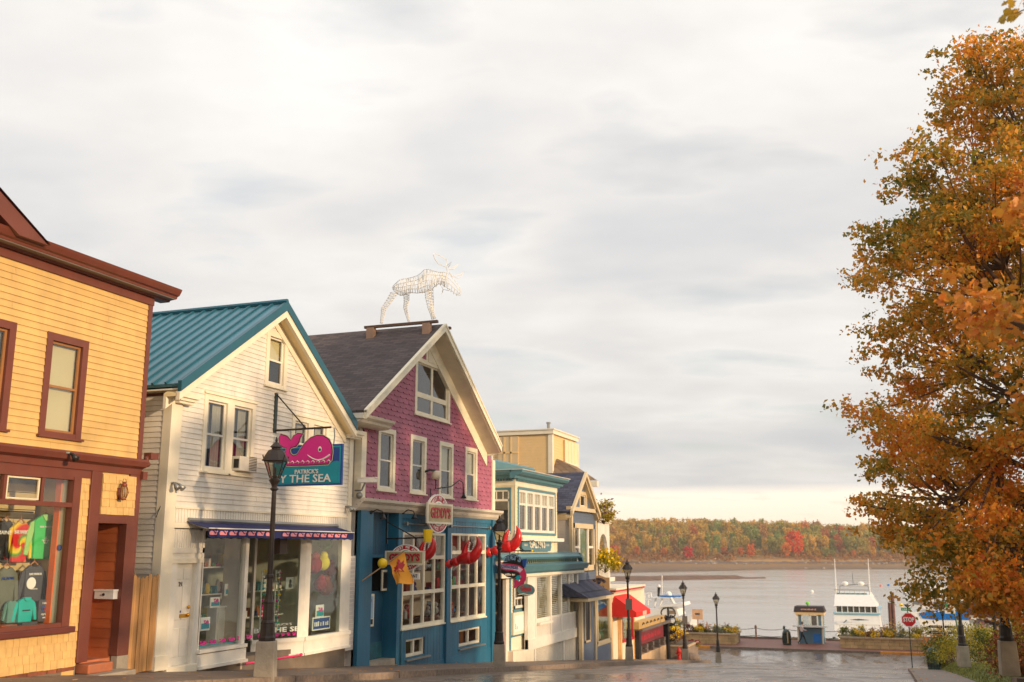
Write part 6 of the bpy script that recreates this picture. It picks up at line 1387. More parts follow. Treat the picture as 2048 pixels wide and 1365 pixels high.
# shingled hip porch roof in front of it
p1=F(1112,917,XBb+.05); p2=F(1140,932,XBb+1.5); p3=F(1196,962,XBb+2.6)
hp=MB(); zB=p3[1]; A1=(XBb-2,by0+.3,zB-.3); 
hp.add([(XBb+.05,p1[0]+.2,p1[1]),(XBb+.05,by1-.3,p1[1]-.15),(XBb+2.6,p3[0],zB),(XBb+2.6,p1[0]-.9,zB),(XBb-1.2,p1[0]-.9,zB)],[(0,1,2,3),(0,3,4)]); o=hp.build('hip_roof',roof_tn,bb); set_uv(o,(0,1,0),(.5,0,.7))
bx('roof_fascia',crm,bb,XBb+.1,XBb+2.62,p1[0]-.9,p3[0]+.02,zB-.32,zB-.02)
# ================= BUILDING 5: SLATE BLUE GABLE =================
by=F(1143,1100)[0]; bye=F(1193,1100)[0]; zf_=F(1168,1030)[1]; XRb=XF+.3
bs=thing('slate_gable_house','narrow slate blue gable house with tan trim and blue shingle roof before the harbour','building',(XF,(by+bye)/2,gz(46)))
e0=F(1144,1022,XRb); pk=F(1170,944,XRb); e1=F(1201,1030,XRb); ez_=(e0[1]+e1[1])/2; pk=((e0[0]+e1[0])/2,pk[1])
sb=(pk[1]-ez_)/(pk[0]-e0[0])
boards(bs,bluegrey,XF,ez_+.25,pk[1]-.3,.12,lambda z:pk[0]-(pk[1]-z)/sb+.1,lambda z:pk[0]+(pk[1]-z)/sb-.1,(RR(1158,1173,986,1016),),joined=True)
window(bs,*RR(1158,1173,984,1017),XF,cas=.16,cm=tan,sm=wht,nx=1,rows=(),label='small square attic window of the slate blue gable')
mainw=RR(1146,1187,1048,1142); lowz=F(1170,1160)[1]
boards(bs,bluegrey,XF,lowz,ez_,.12,by+.2,bye-.15,((mainw[0],mainw[1],mainw[2],mainw[3]),),joined=True)
m=MB().box(XF-.05,XF+.06,mainw[0],mainw[0]+.15,mainw[2],mainw[3]).box(XF-.05,XF+.06,mainw[1]-.15,mainw[1],mainw[2],mainw[3]).box(XF-.05,XF+.06,mainw[0],mainw[1],mainw[3]-.22,mainw[3]).box(XF-.05,XF+.06,mainw[0],mainw[1],mainw[2],mainw[2]+.25)
wo=m.build('window',tan,bs); a,b=mainw[0]+.15,mainw[1]-.15; L=b-a
MB().box(XF-.04,XF+.03,a+L*.24,a+L*.29,mainw[2]+.2,mainw[3]-.2).box(XF-.04,XF+.03,a+L*.71,a+L*.76,mainw[2]+.2,mainw[3]-.2).box(XF-.04,XF+.02,a,a+L*.24,(mainw[2]+mainw[3])/2-.05,(mainw[2]+mainw[3])/2+.05).box(XF-.04,XF+.02,a+L*.76,b,(mainw[2]+mainw[3])/2-.05,(mainw[2]+mainw[3])/2+.05).build('sash',wht,wo)
MB().add([(XF-.03,a,mainw[2]),(XF-.03,b,mainw[2]),(XF-.03,b,mainw[3]),(XF-.03,a,mainw[3])],[(0,1,2,3)]).build('pane',GL,wo); room(wo,a,b,mainw[2],mainw[3],XF-.06,1.5); bx('green_blind',mat('grey green blind',(110,140,124),.8),wo,XF-.10,XF-.09,a+L*.29,a+L*.71,mainw[2],mainw[3])
for yy in (by+.08,bye-.08): bx('corner_board',tan,bs,XF-.1,XF+.04,yy-.10,yy+.10,5.6 if yy<by+1 else 5.6,ez_)
bx('side_wall',bluegrey,bs,XF-8,XF-.1,by+.05,by+.2,5.5,ez_); bx('side_wall',bluegrey,bs,XF-8,XF-.1,bye-.2,bye-.05,5.5,ez_)
boards(bs,grsid,0,F(1130,1160)[1],ez_-.3,.13,XF-3,XF-.12,(),side=by+.05,joined=True); bx('side_trim',tan,bs,XF-3,XF-.1,by+.0,by+.04,ez_-.35,ez_-.05)
roof_slope(bs,e0[0],ez_,pk[0],pk[1],XF-9,XRb,.1,roof_nv); roof_slope(bs,e1[0],ez_,pk[0],pk[1],XF-9,XRb,.1,roof_nv)
for (c_,d_) in ((e0[0],ez_),(e1[0],ez_)): rake(bs,c_,d_,pk[0],pk[1],XRb-.08,XRb+.03,-.02,.20,tan,'rake_board'); rake(bs,c_,d_,pk[0],pk[1],XF,XRb-.08,.2,.3,tan,'rake_soffit')
bx('pediment_base',tan,bs,XF,XF+.22,e0[0]+.1,e1[0]-.1,ez_+.05,ez_+.22)
# lower shop with pent roof
XA=XF+.95; q0=F(1177,1195,XA)[0]; q1=F(1229,1188,XA)[0]; zae=F(1200,1193,XA)[1]; zat=F(1180,1160,XF+.02)[1]
m=MB(); m.add([(XF,q0-.9,zat),(XF,q1-.7,zat),(XA,q1,zae),(XA,q0,zae),(XF-.6,q0-.9,zae+.1)],[(3,2,1,0),(3,0,4)]); o=m.build('pent_roof',roof_nv,bs); set_uv(o,(0,1,0),(.7,0,.7))
MB().box(XF-.5,XA-.02,q0+.02,q1-.02,zae-.16,zae-.02).build('pent_fascia',tan,bs)
XL=XF+.35
y0_=F(1163,1260,XL)[0]; y1_=F(1222,1260,XL)[0]
wq=RR(1193,1219,1192,1285,XL)
bx('shop_wall',bluegrey,bs,XL-.12,XL-.01,y0_,y1_,5.3,wq[2]); boards(bs,bluegrey,XL,5.75,wq[2],.13,F(1190,1290,XL)[0],y1_-.1,(),joined=True)
for px in (1163,1190,1221): y=F(px,1250,XL)[0]; bx('shop_post',tan,bs,XL-.1,XL+.05,y-.12,y+.12,5.4,zae-.1)
wo=MB().box(XL-.04,XL+.05,wq[0],wq[0]+.10,wq[2],wq[3]).box(XL-.04,XL+.05,wq[1]-.10,wq[1],wq[2],wq[3]).box(XL-.04,XL+.05,wq[0],wq[1],wq[3]-.1,wq[3]+.2).box(XL-.04,XL+.05,wq[0],wq[1],wq[2]-.1,wq[2]+.1).build('shop_window',tan,bs); bx('pane',GS,wo,XL-.02,XL-.012,*wq); room(wo,*wq,XL-.1,1.2,mat('pale green shop room',(150,160,120),.8,.2))
for k in range(5): MB().lathe([(.12,0),(.15,.15),(.08,.3)],(XL-.4,wq[0]+.3+k*.45,wq[2]+.1),8).build('jar',cols[k],wo,smooth=True)
q=RR(1169,1180,1200,1285,XL); wo=MB().box(XL-.02,XL+.04,q[0],q[0]+.08,q[2],q[3]).box(XL-.02,XL+.04,q[1]-.08,q[1],q[2],q[3]).box(XL-.02,XL+.04,q[0],q[1],q[2],q[2]+.08).build('side_light',tan,bs); bx('pane',black,wo,XL-.01,XL,q[0],q[1],q[2],q[3]); bx('wall',bluegrey,bs,XL-.05,XL-.012,y0_,wq[0],5.3,zae-.1)
# sign on pent roof
Yq=47.2; x0,z1=G(1178,1153,Yq); x1,_=G(1219,1153,Yq); z0=G(1198,1180,Yq)[1]
t=thing('roof_sign','tan THE BLUEBERRY PATCH sign board standing on the slate pent roof','sign',((x0+x1)/2,Yq,z0)); w_=x1-x0
MB().prism([(x0,z0),(x1,z0),(x1,z1-.05),(x1-w_*.2,z1-.05),(x0+w_/2,z1+.06),(x0+w_*.2,z1-.05),(x0,z1-.05)],'y',Yq-.03,Yq+.03).build('board',mat('kraft tan sign paint',(176,140,100),.6,.05),t)
text('THE',.10,(x0+w_/2,Yq-.035,z1-.14),black,t,face='-y'); 
for i,ch in enumerate('BLUEBERRY'): a=2.5-(i+.5)/9*1.86; text(ch,.19,(x0+w_/2+.52*w_*.72*math.cos(a),Yq-.035,z0+.10+.42*math.sin(a)*.9),signblue if 0 else mat('dark blue letters',(50,54,80),.5),t,face='-y',rot=a-math.pi/2,bold=.004)
MB().prism([(x0+w_/2-.10,z0+.36),(x0+w_/2,z0+.24),(x0+w_/2+.10,z0+.36),(x0+w_/2+.05,z0+.41),(x0+w_/2,z0+.37),(x0+w_/2-.05,z0+.41)],'y',Yq-.045,Yq-.03).build('heart',mat('dark blue letters',(50,54,80),.5),t)
text('PATCH',.18,(x0+w_/2,Yq-.035,z0+.11),mat('dark blue letters',(50,54,80),.5),t,face='-y',width=w_*.46,bold=.004)
MB().tube([(x0+.1,Yq,z0),(x0+.1,Yq,z0-.4)],.02,5).tube([(x1-.1,Yq,z0),(x1-.1,Yq,z0-.5)],.02,5).build('stand',iron,t)
# balcony
yb0,yb1=F(1196,1080,XF-.3)[0],F(1219,1080,XF-.3)[0]; zt=F(1207,1042,XF-.3)[1]; zb=F(1207,1168,XF-.3)[1]
bc=thing('white_balcony','white two storey balcony with an arch behind the slate blue house','balcony',(XF-.3,yb0,zb))
m=MB(); XX=XF-.3
arch=[(yb0,zt-3),(yb0,zt),(yb1,zt),(yb1,zb-2.2),(yb1-.35,zb-2.2),(yb1-.35,zt-1.9)]
for k in range(9): a=k/8*math.pi; arch.append(((yb0+yb1)/2-.1+(yb1-yb0-.7)/2*math.cos(a)*1.0,zt-1.4+.75*math.sin(a)))
arch+=[(yb0+.25,zt-1.9),(yb0+.25,zt-3)]
m.prism(arch,'x',XX-.15,XX).box(XX-.1,XX+.1,yb0,yb1+.1,zt-.12,zt+.08).box(XX-2,XX+.2,yb0,yb1+.2,zb+.1,zb+.3).box(XX-2.2,XX-2.05,yb0,yb1,zb-2,zt); m.build('arch_wall',wht2,bc)
m=MB(); y=yb0
while y<yb1: m.box(XX-.05,XX,y,y+.04,zt,zt+.8); y+=.14
m.box(XX-.07,XX+.03,yb0,yb1,zt+.8,zt+.88); y=yb0
while y<yb1: m.box(XX-.03,XX+.02,y,y+.04,zb+.3,zb+1.0); y+=.14
m.box(XX-.07,XX+.03,yb0,yb1,zb+1.0,zb+1.08); kind(m.build('railing',wht,bc),'stuff')
# ================= BUILDING 6: RED AWNING SHOP =================
rs=thing('red_awning_shop','small cream flat topped shop with red door between slate house and dark pub','building',(XF,52,gz(52)))
ry0,ry1=F(1222,1250)[0],F(1262,1250)[0]+.6; rzt=F(1250,1174,XF+.2)[1]
bx('wall',crm,rs,XF-7,XF-.12,ry0,ry1+3.2,4.6,rzt-.1)
MB().prism([(XF-.1,rzt-.75),(XF+.1,rzt-.7),(XF+.18,rzt-.3),(XF+.3,rzt-.18),(XF-7,rzt-.18),(XF-7,rzt-.75)],'y',ry0-.15,ry1+1.4).build('cornice',crm,rs); bx('cornice_stripe',signred,rs,XF-7,XF+.33,ry0-.18,ry1+1.45,rzt-.18,rzt-.09); bx('cornice_cap',crm,rs,XF-7,XF+.36,ry0-.2,ry1+1.5,rzt-.09,rzt)
d0,d1,dzb,dzt=RR(1226,1240,1236,1310); 
bx('front_wall',crm,rs,XF-.1,XF,d1+.05,ry1,4.8,F(1250,1283)[1]); bx('front_wall',crm,rs,XF-.1,XF,ry0,ry1,dzt+.1,rzt-.7)
rd=bx('red_door',signred,rs,XF-.25,XF-.18,d0,d1,dzb,dzt); bx('glass',GL,rd,XF-.178,XF-.174,d0+.2,d1-.2,dzb+1.2,dzt-.15); bx('reveal',dark,rs,XF-.4,XF-.26,ry0,ry1,4.8,dzt+.2)
for y in (ry0+.05,d1+.12,ry1): bx('pilaster',mat('orange cream trim',(226,180,120),.5),rs,XF-.1,XF+.06,y-.1,y+.1,4.9,dzt+.2)
q=(d1+.3,ry1-.2,F(1250,1280)[1],dzt+.1); wo=MB().box(XF-.05,XF+.04,q[0],q[0]+.08,q[2],q[3]).box(XF-.05,XF+.04,q[1]-.08,q[1],q[2],q[3]).box(XF-.05,XF+.08,q[0],q[1],q[2]-.1,q[2]+.05).build('shop_window',signred,rs); bx('pane',GL,wo,XF-.02,XF-.012,*q)
ax=XF+1.3; a0=F(1222,1235,ax)[0]; a1=F(1300,1220,ax)[0]; zt1=F(1245,1184,XF)[1]; ze=F(1262,1228,ax)[1]; zv=F(1262,1238,ax)[1]
a0=ry0-.05; a1=F(1300,1222,ax)[0]
t=thing('red_awning','bright red sloped canvas awning with closed sides over the cream shop','awning',(XF,a0,ze))
npn=12
for k in range(npn):
    p=a0+(a1-a0)*k/npn; q_=a0+(a1-a0)*(k+1)/npn
    MB().hexa([(XF+.02,p,zt1-.02),(ax,p,ze-.02),(ax,q_-.01,ze-.02),(XF+.02,q_-.01,zt1-.02),(XF+.02,p,zt1),(ax,p,ze+.0),(ax,q_-.01,ze),(XF+.02,q_-.01,zt1)]).build('canvas_panel',canvasred,t)
bx('valance',canvasred,t,ax,ax+.015,a0,a1,zv,ze); bx('name_patch',mat('pale pink patch',(240,170,150),.7),t,ax+.015,ax+.02,a0+(a1-a0)*.45,a0+(a1-a0)*.72,zv+.02,ze-.01)
MB().prism([(XF+.02,zt1),(ax,ze),(ax,zv),(XF+.02,zv)],'y',a0,a0+.015).build('side_panel',canvasred,t); MB().prism([(XF+.02,zt1),(ax,ze),(ax,zv),(XF+.02,zv)],'y',a1-.015,a1).build('side_panel',canvasred,t)
# ================= BUILDING 7: DARK PUB =================
u0,u1=F(1268,1270)[0],F(1326,1270)[0]; 
pubm=mat('pub dark brown paint',(66,52,46),.5,.15); pubc=mat('pub column paint',(104,92,86),.5,.15)
pu=thing('dark_pub','dark brown pub front with fluted columns, maroon name band and curly black ironwork','building',(XF,58,gz(58)))
zT=F(1300,1250)[1]; zS=F(1300,1222)[1]; zbs=F(1300,1300)[1]
bx('wall',pubm,pu,XF-7,XF-.1,u0+.05,u1,4.2,zT+.0); bx('yellow_band',mat('mustard sign band',(180,146,88),.5,.1),pu,XF-.1,XF+.35,u0-.3,u1-1.0,zT+.05,zT+.42); bx('roof_slab',pubc,pu,XF-7,XF+.5,u0-.1,u1+.1,zT-.08,zT+.05)
m=MB()
for k in range(7): y=u0+.5+k*.95; m.tube([(XF+.36,y,zT+.25),(XF+.36,y+.2,zT+.33),(XF+.36,y+.45,zT+.27)],.04,5)
m.build('scroll_ornament',black,pu)
zr=zT-.12; bx('name_band',mat('maroon band',(110,34,40),.5),pu,XF-.1,XF+.14,u0+.2,u1-.5,zr-.75,zr); strokes(u0+.9,u1-1.4,zr-.62,zr-.15,XF+.142,signred,pu,'x',8)
n=5
for k in range(n):
    y=u0+.7+(u1-u0-1.2)*k/(n-1); m=MB().box(XF-.05,XF+.22,y-.2,y+.2,zr-1.0,zr-.78).box(XF-.05,XF+.22,y-.2,y+.2,zbs,zbs+.2)
    m.lathe([(.16,zbs+.2),(.14,zr-1.0)],(XF+.06,y,0),10); m.build('column',pubc,pu)
    if k<n-1: y2=u0+.7+(u1-u0-1.2)*(k+1)/(n-1); bx('window',GL,pu,XF-.02,XF-.01,y+.2,y2-.2,zbs+.3,zr-.9)
bx('plinth',mat('tan plinth',(190,160,124),.7,.1),pu,XF-.1,XF+.2,u0+.3,u1,3.9,zbs); bx('corner_pier',black,pu,XF-.2,XF+.3,u0-.1,u0+.35,4.2,zT-.05); bx('corner_pier',black,pu,XF-.2,XF+.35,u1-.15,u1+.2,3.9,zT+.3)
ir=thing('iron_sign_tree','black curly wrought iron scroll standing at the pub corner','ironwork',(XF+.3,u1+.3,gz(62)))
m=MB(); m.tube([(XF+.3,u1+.3,gz(62)),(XF+.3,u1+.3,zT+.8)],.07,6)
for k in range(4):
    z=zT-.9+k*.45; pts=[(XF+.3+s*.05,0,0) for s in (0,)]
    for s in (-1,1): m.tube([(XF+.3+s*(.1+.35*math.sin(a)),u1+.3,z+.3*math.cos(a)) for a in np.linspace(0,4.2,9)],.045,5)
m.build('scroll',black,ir)
# balcony flower baskets
# ================= foliage helpers =================
def leafmat(name,rough=.6,trans=.35,hue_from_obj=False,cols=None):
    m=bpy.data.materials.new(name); m.use_nodes=True; nt=m.node_tree; N=nt.nodes; L=nt.links; N.clear()
    out=N.new('ShaderNodeOutputMaterial'); d=N.new('ShaderNodeBsdfDiffuse'); t=N.new('ShaderNodeBsdfTranslucent'); mx=N.new('ShaderNodeMixShader'); mx.inputs[0].default_value=trans
    if hue_from_obj:
        oi=N.new('ShaderNodeObjectInfo'); ge=N.new('ShaderNodeNewGeometry'); r=N.new('ShaderNodeMapRange'); r.inputs[3].default_value=.62; r.inputs[4].default_value=1.35; L.new(ge.outputs['Random Per Island'],r.inputs[0])
        hs=N.new('ShaderNodeHueSaturation'); L.new(oi.outputs['Color'],hs.inputs['Color']); L.new(r.outputs[0],hs.inputs['Value'])
        r2=N.new('ShaderNodeMapRange'); r2.inputs[3].default_value=.485; r2.inputs[4].default_value=.515; mm=N.new('ShaderNodeMath'); mm.operation='FRACT'; ml=N.new('ShaderNodeMath'); ml.operation='MULTIPLY'; ml.inputs[1].default_value=17.3; L.new(ge.outputs['Random Per Island'],ml.inputs[0]); L.new(ml.outputs[0],mm.inputs[0]); L.new(mm.outputs[0],r2.inputs[0]); L.new(r2.outputs[0],hs.inputs['Hue']); c=hs.outputs[0]
    else:
        ge=N.new('ShaderNodeNewGeometry'); n=N.new('ShaderNodeTexNoise'); n.inputs['Scale'].default_value=.55; n.inputs['Detail'].default_value=5; n.inputs['Roughness'].default_value=.6; L.new(ge.outputs['Position'],n.inputs[0])
        a=N.new('ShaderNodeMath'); a.operation='MULTIPLY_ADD'; a.inputs[1].default_value=.55; L.new(ge.outputs['Random Per Island'],a.inputs[0])
        b=N.new('ShaderNodeMapRange'); b.inputs[1].default_value=.33; b.inputs[2].default_value=.67; b.inputs[3].default_value=-.1; b.inputs[4].default_value=.62; L.new(n.outputs[0],b.inputs[0]); L.new(b.outputs[0],a.inputs[2])
        r=N.new('ShaderNodeValToRGB'); L.new(a.outputs[0],r.inputs[0]); e=r.color_ramp.elements; r.color_ramp.interpolation='LINEAR'
        e[0].position=0; e[0].color=lin(cols[0])+(1,); e[1].position=1; e[1].color=lin(cols[-1])+(1,)
        for i,cc in enumerate(cols[1:-1]): q=e.new((i+1)/(len(cols)-1)); q.color=lin(cc)+(1,)
        c=r.outputs[0]
    L.new(c,d.inputs[0]); L.new(c,t.inputs[0]); g=N.new('ShaderNodeBsdfGlossy'); g.inputs['Roughness'].default_value=.45; m2=N.new('ShaderNodeMixShader'); m2.inputs[0].default_value=.03
    L.new(d.outputs[0],mx.inputs[1]); L.new(t.outputs[0],mx.inputs[2]); L.new(mx.outputs[0],m2.inputs[1]); L.new(g.outputs[0],m2.inputs[2]); L.new(m2.outputs[0],out.inputs[0]); return m
def rand_frames(n,droop=.3):
    nr=rng.normal(size=(n,3)); nr[:,2]=np.abs(nr[:,2])*.9+.1; nr/=np.linalg.norm(nr,axis=1)[:,None]
    u=rng.normal(size=(n,3)); u[:,2]-=droop; u-=nr*(u*nr).sum(1)[:,None]; u/=np.linalg.norm(u,axis=1)[:,None]; v=np.cross(nr,u); return u,v,nr
MAPLE=np.array([(0,-.5),(.30,-.30),(.22,-.08),(.5,.05),(.26,.16),(.24,.34),(0,.55),(-.24,.34),(-.26,.16),(-.5,.05),(-.22,-.08),(-.30,-.30)])
OVAL=np.array([(0,-.5),(.24,-.1),(.18,.25),(0,.5),(-.18,.25),(-.24,-.1)])
QUAD=np.array([(-.5,-.35),(.4,-.5),(.5,.4),(-.35,.5)])
def leaves_np(P,size,shape,droop=.5,fold=.12):
    n=len(P); u,v,w_=rand_frames(n,droop); s=size*rng.uniform(.5,1.45,n); k=len(shape)
    V=P[:,None,:]+s[:,None,None]*(shape[None,:,1,None]*u[:,None,:]+shape[None,:,0,None]*v[:,None,:]+np.abs(shape[None,:,0,None])*fold*2*w_[:,None,:]); return V.reshape(-1,3),k
def cluster_points(centers,per,rad,flat=.6):
    c=np.repeat(centers,per,axis=0); r=np.repeat(rad if np.ndim(rad) else np.full(len(centers),rad),per); g=rng.normal(size=c.shape)*.5; g[:,2]*=flat; return c+g*r[:,None]
bark=mat('grey brown bark',(104,84,68),.9,.3,scale=3,bump=1,bscale=12,stretch=(2,2,.4))
def bush(name,label,cat,c,rx,rz,n,size,m,grp=None,shape=OVAL,parent=None,stems=True,flowers=None):
    t=thing(name,label,cat,c,grp)
    k=max(5,n//70); th=rng.uniform(0,6.283,k); rr=np.sqrt(rng.uniform(.0,1,k)); zz=rng.uniform(.15,1,k)
    C_=np.stack([c[0]+rx*rr*np.cos(th)*(1.1-.5*zz),c[1]+rx*rr*np.sin(th)*(1.1-.5*zz),c[2]+rz*zz*.9],1); P=cluster_points(C_,max(2,n//k),rx*.38,.8); P[:,2]=np.maximum(P[:,2],c[2]+.02)
    V,kk=leaves_np(P,size,shape,.1); V=V-np.array(c); o=mesh_np('foliage',V,kk,m,t); o['kind']='stuff'
    if stems:
        mb=MB()
        for i in range(min(k,12)): mb.tube([(c[0],c[1],c[2]-.05),tuple((Vector(c)+Vector(C_[i]))/2+Vector((0,0,.05))),tuple(C_[i])],[.018,.012,.005],5)
        mb.build('stem',bark,t)
    if flowers is not None:
        nf,fs,fmat=flowers; idx=rng.integers(0,len(P),nf); Q=P[idx]+np.array([0,-.03,.06]); Q[:,2]+=rng.uniform(0,rz*.25,nf); V,kk=leaves_np(Q,fs,MAPLE,0,.0); o=mesh_np('flowers',V-np.array(c),kk,fmat,t); o['kind']='stuff'
    return t
green1=leafmat('shrub leaves',cols=((44,58,20),(84,96,28),(130,128,40),(170,150,40)))
green2=leafmat('yellow green leaves',cols=((96,104,24),(150,146,34),(190,170,44),(150,110,30)))
sage=leafmat('sage leaves',cols=((96,104,76),(130,134,104),(150,150,120)))
rust=leafmat('rust leaves',cols=((90,50,28),(130,74,40),(110,90,40),(150,60,40)))
yflow=leafmat('yellow petals',cols=((230,180,10),(250,210,20),(240,190,20)),trans=.2); oflow=leafmat('orange petals',cols=((220,110,20),(240,140,30)),trans=.2); rflow=leafmat('crimson petals',cols=((120,20,40),(150,30,60)),trans=.2); pflow=leafmat('purple petals',cols=((90,50,90),(130,70,110)),trans=.2)
# flower baskets on balcony
for (px,py,lb) in ((1208,1028,'round purple flecked flower basket on the upper balcony rail'),(1210,1125,'yellow green flower basket on the lower balcony rail')):
    y,z=F(px,py,XF+.25); bush('flower_basket',lb,'plant',(XF+.25,y,z-.45),.75,1.0,1100,.13,green2,flowers=(70 if py<1100 else 160,.13,pflow if py<1100 else yflow))
# ================= street lamps =================
def street_lamp(label):
    t=thing('street_lamp',label,'street lamp',(0,0,0),'street lamps along the kerb')
    b=MB().hexa([(-.19,-.19,-.1),(.19,-.19,-.1),(.19,.19,-.1),(-.19,.19,-.1),(-.165,-.165,.64),(.165,-.165,.64),(.165,.165,.64),(-.165,.165,.64)]).build('base_block',concrete,t,bevel=.012)
    p=MB().lathe([(.155,.64),(.16,.70),(.14,.74),(.125,.95),(.13,.97),(.105,1.02),(.095,1.32),(.105,1.34),(.08,1.40),(.062,1.48),(.058,1.78),(.072,1.80),(.072,1.84),(.055,1.86),(.046,3.1),(.043,3.42)],n=12).build('pole',ironbr,t)
    MB().lathe([(.045,3.42),(.085,3.46),(.05,3.5),(.06,3.54),(.10,3.60),(.11,3.63),(.085,3.66)],n=12).build('collar',ironbr,t,smooth=False)
    fr=MB(); z0,z1=3.66,4.0; r0,r1=.10,.215
    for k in range(4):
        a=k*math.pi/2+math.pi/4; c,s=math.cos(a),math.sin(a); fr.tube([(r0*c*1.1,r0*s*1.1,z0),(r1*c*1.2,r1*s*1.2,z1),(r1*c*1.38,r1*s*1.38,z1+.10)],.012,5)
        a2=a+math.pi/2; c2,s2=math.cos(a2),math.sin(a2)
        fr.tube([(r1*c*1.2,r1*s*1.2,z1),(r1*c2*1.2,r1*s2*1.2,z1)],.016,5)
    lf=fr.build('lantern_frame',ironbr,t)
    for k in range(4):
        a=k*math.pi/2+math.pi/4; a2=a+math.pi/2
        MB().add([(r0*1.08*math.cos(a),r0*1.08*math.sin(a),z0),(r0*1.08*math.cos(a2),r0*1.08*math.sin(a2),z0),(r1*1.18*math.cos(a2),r1*1.18*math.sin(a2),z1),(r1*1.18*math.cos(a),r1*1.18*math.sin(a),z1)],[(0,1,2,3)]).build('pane',GLAMP,lf)
    MB().lathe([(.27,4.0),(.25,4.03),(.20,4.12),(.15,4.20),(.09,4.23),(.085,4.25),(.12,4.27),(.085,4.31),(.05,4.35),(.02,4.37),(.03,4.40),(.008,4.47)],n=8,rot=math.pi/8).build('roof',ironbr,t)
    MB().lathe([(.04,3.66),(.06,3.70),(.02,3.74),(.03,3.82),(.015,3.88)],n=8).build('lamp_holder',ironbr,lf); return t
proto=street_lamp('nearest street lamp, dark brown, before the pink whale sign and white shop')
spots=[(530,1362,16.6,None),(998,1330,29.1,'second street lamp, standing at the corner of the teal shopfront beside a lobster claw'),(1259,1325,45.2,'third street lamp, with a small grey notice, before the red awning'),(1371,1323,59.5,'fourth street lamp, beside the red hydrant, before the left boat'),(1437,1323,68.5,'fifth and farthest street lamp of the left kerb, before the left planter'),(1891,1302,63.8,'lamp with four dark finger signs behind the stop sign'),(1928,1328,42,'street lamp in the shrubs left of the maple, behind a white parking sign'),(2019,1342,25.5,'tall street lamp at the right edge rising into the maple leaves')]
LK=[]
for i,(px,py,Y,lb) in enumerate(spots):
    x=G(px,py,Y)[0]; o=proto if i==0 else copy_tree(proto); 
    z=gz(Y)+.13
    if i in (4,): z=gz(Y)+.03
    if i==5: z=gz(Y)+.10
    if i>=6: z=G(px,py,Y)[1]
    o.location=(x,Y,z)
    if lb: o['label']=lb
    if i==5: o.scale=(.84,.84,.84)
    LK.append(o); WL[o]=Vector(o.location); 
    o.rotation_euler=(0,0,random.uniform(0,.4))
def small_sign(name,label,X,Y,z0,z1,w_,m,parent=None): 
    w_=.30; z0+=.08; z1-=.04; t=thing(name,label,'sign',(X,Y,z0)); bx('plate',m,t,X-w_/2,X+w_/2,Y-.10,Y-.085,z0,z1); return t
for i,(h0,h1,lb) in ((2,(2.15,2.75,'small grey notice plate strapped to the third street lamp')),(3,(1.95,2.5,'small brown notice plate strapped to the fourth street lamp'))):
    l=LK[i].location; small_sign('notice_plate',lb,l.x+.06,l.y,l.z+h0,l.z+h1,.5,mat('back of sign grey brown',(110,104,100),.6))
# finger signs
l=LK[5].location; t=thing('finger_signs','four dark fingerposts with pale lettering on the lamp behind the stop sign','sign',(l.x,l.y,l.z+2.2))
for k,(sd_,z,s_) in enumerate(((-1,2.30,'DOWNTOWN'),(1,2.30,'MUSEUM'),(-1,1.98,'SHORE PATH'),(1,1.98,'PARKING'))):
    x0=l.x+sd_*.06; x1=l.x+sd_*.74; MB().prism([(x0,l.z+z),(x1,l.z+z),(x1+sd_*.08,l.z+z+.07),(x1,l.z+z+.14),(x0,l.z+z+.14)],'y',l.y-.03,l.y+.0).build('arm',black,t); strokes(min(x0,x1)+.06,max(x0,x1)-.06,l.z+z+.03,l.z+z+.12,l.y-.031,mat('cream letters',(210,190,150),.5),t,'-y',k)
# ================= stop sign etc =================
Y=66.4; x,_=G(1824,1325,Y); zg=gz(Y)+.1; t=thing('stop_sign','red octagonal STOP sign on a dark post at the right kerb corner','sign',(x,Y,zg))
zc=G(1821,1240,Y)[1]; r=.40
MB().tube([(x,Y,zg),(x-.02,Y,zc+.95)],.035,6).build('post',rubber,t)
o8=lambda rr:[(x+rr*math.cos(math.pi/8+k*math.pi/4),zc+rr*math.sin(math.pi/8+k*math.pi/4)) for k in range(8)]
MB().prism(o8(r*1.08),'y',Y-.055,Y-.04).build('border',signwhite,t); MB().prism(o8(r),'y',Y-.062,Y-.055).build('face',mat('stop red',(206,20,34),.4,.03),t); text('STOP',.36,(x,Y-.07,zc),signwhite,t,face='-y',width=.62,bold=.012)
q=thing('street_name_sign','small green street name blade above the STOP sign','sign',(x,Y,zc+.5)); bx('blade',signgreen,q,x-.38,x+.16,Y-.02,Y+.0,zc+.52,zc+.70); strokes(x-.30,x+.10,zc+.55,zc+.67,Y-.021,signwhite,q,'-y',11) 
def stone_can(px,py,Y,label,band=False,z=None):
    x,_=G(px,py,Y); z=z or gz(Y)+.13; t=thing('litter_bin',label,'bin',(x,Y,z))
    MB().lathe([(.30,0),(.33,.05),(.33,.10),(.31,.12),(.31,.72),(.33,.74),(.33,.78)],(x,Y,z),16).build('body',rubber,t); MB().lathe([(.32,.78),(.32,.86),(.28,1.0),(.18,1.12),(.03,1.17)],(x,Y,z),16).build('domed_lid',rubber,t,smooth=True)
    m=MB()
    for k in range(12): a=k/12*6.283; m.box(x+.315*math.cos(a)-.02,x+.315*math.cos(a)+.02,Y+.315*math.sin(a)-.02,Y+.315*math.sin(a)+.02,z+.13,z+.71)
    kind(m.build('slats',black,t),'stuff'); bx('opening',black,t,x-.13,x+.13,Y-.33,Y-.24,z+.80,z+.95)
    if band: bx('band',mat('tan notice band',(190,160,110),.6),t,x+.07,x+.15,Y-.335,Y-.31,z+.15,z+1.0)
stone_can(1868,1332,60.5,'dark green domed litter bin at the right sidewalk edge by a shrub'); stone_can(1574,1290,83.6,'dark green domed litter bin on the brick terrace left of the kiosk',True,DZ)
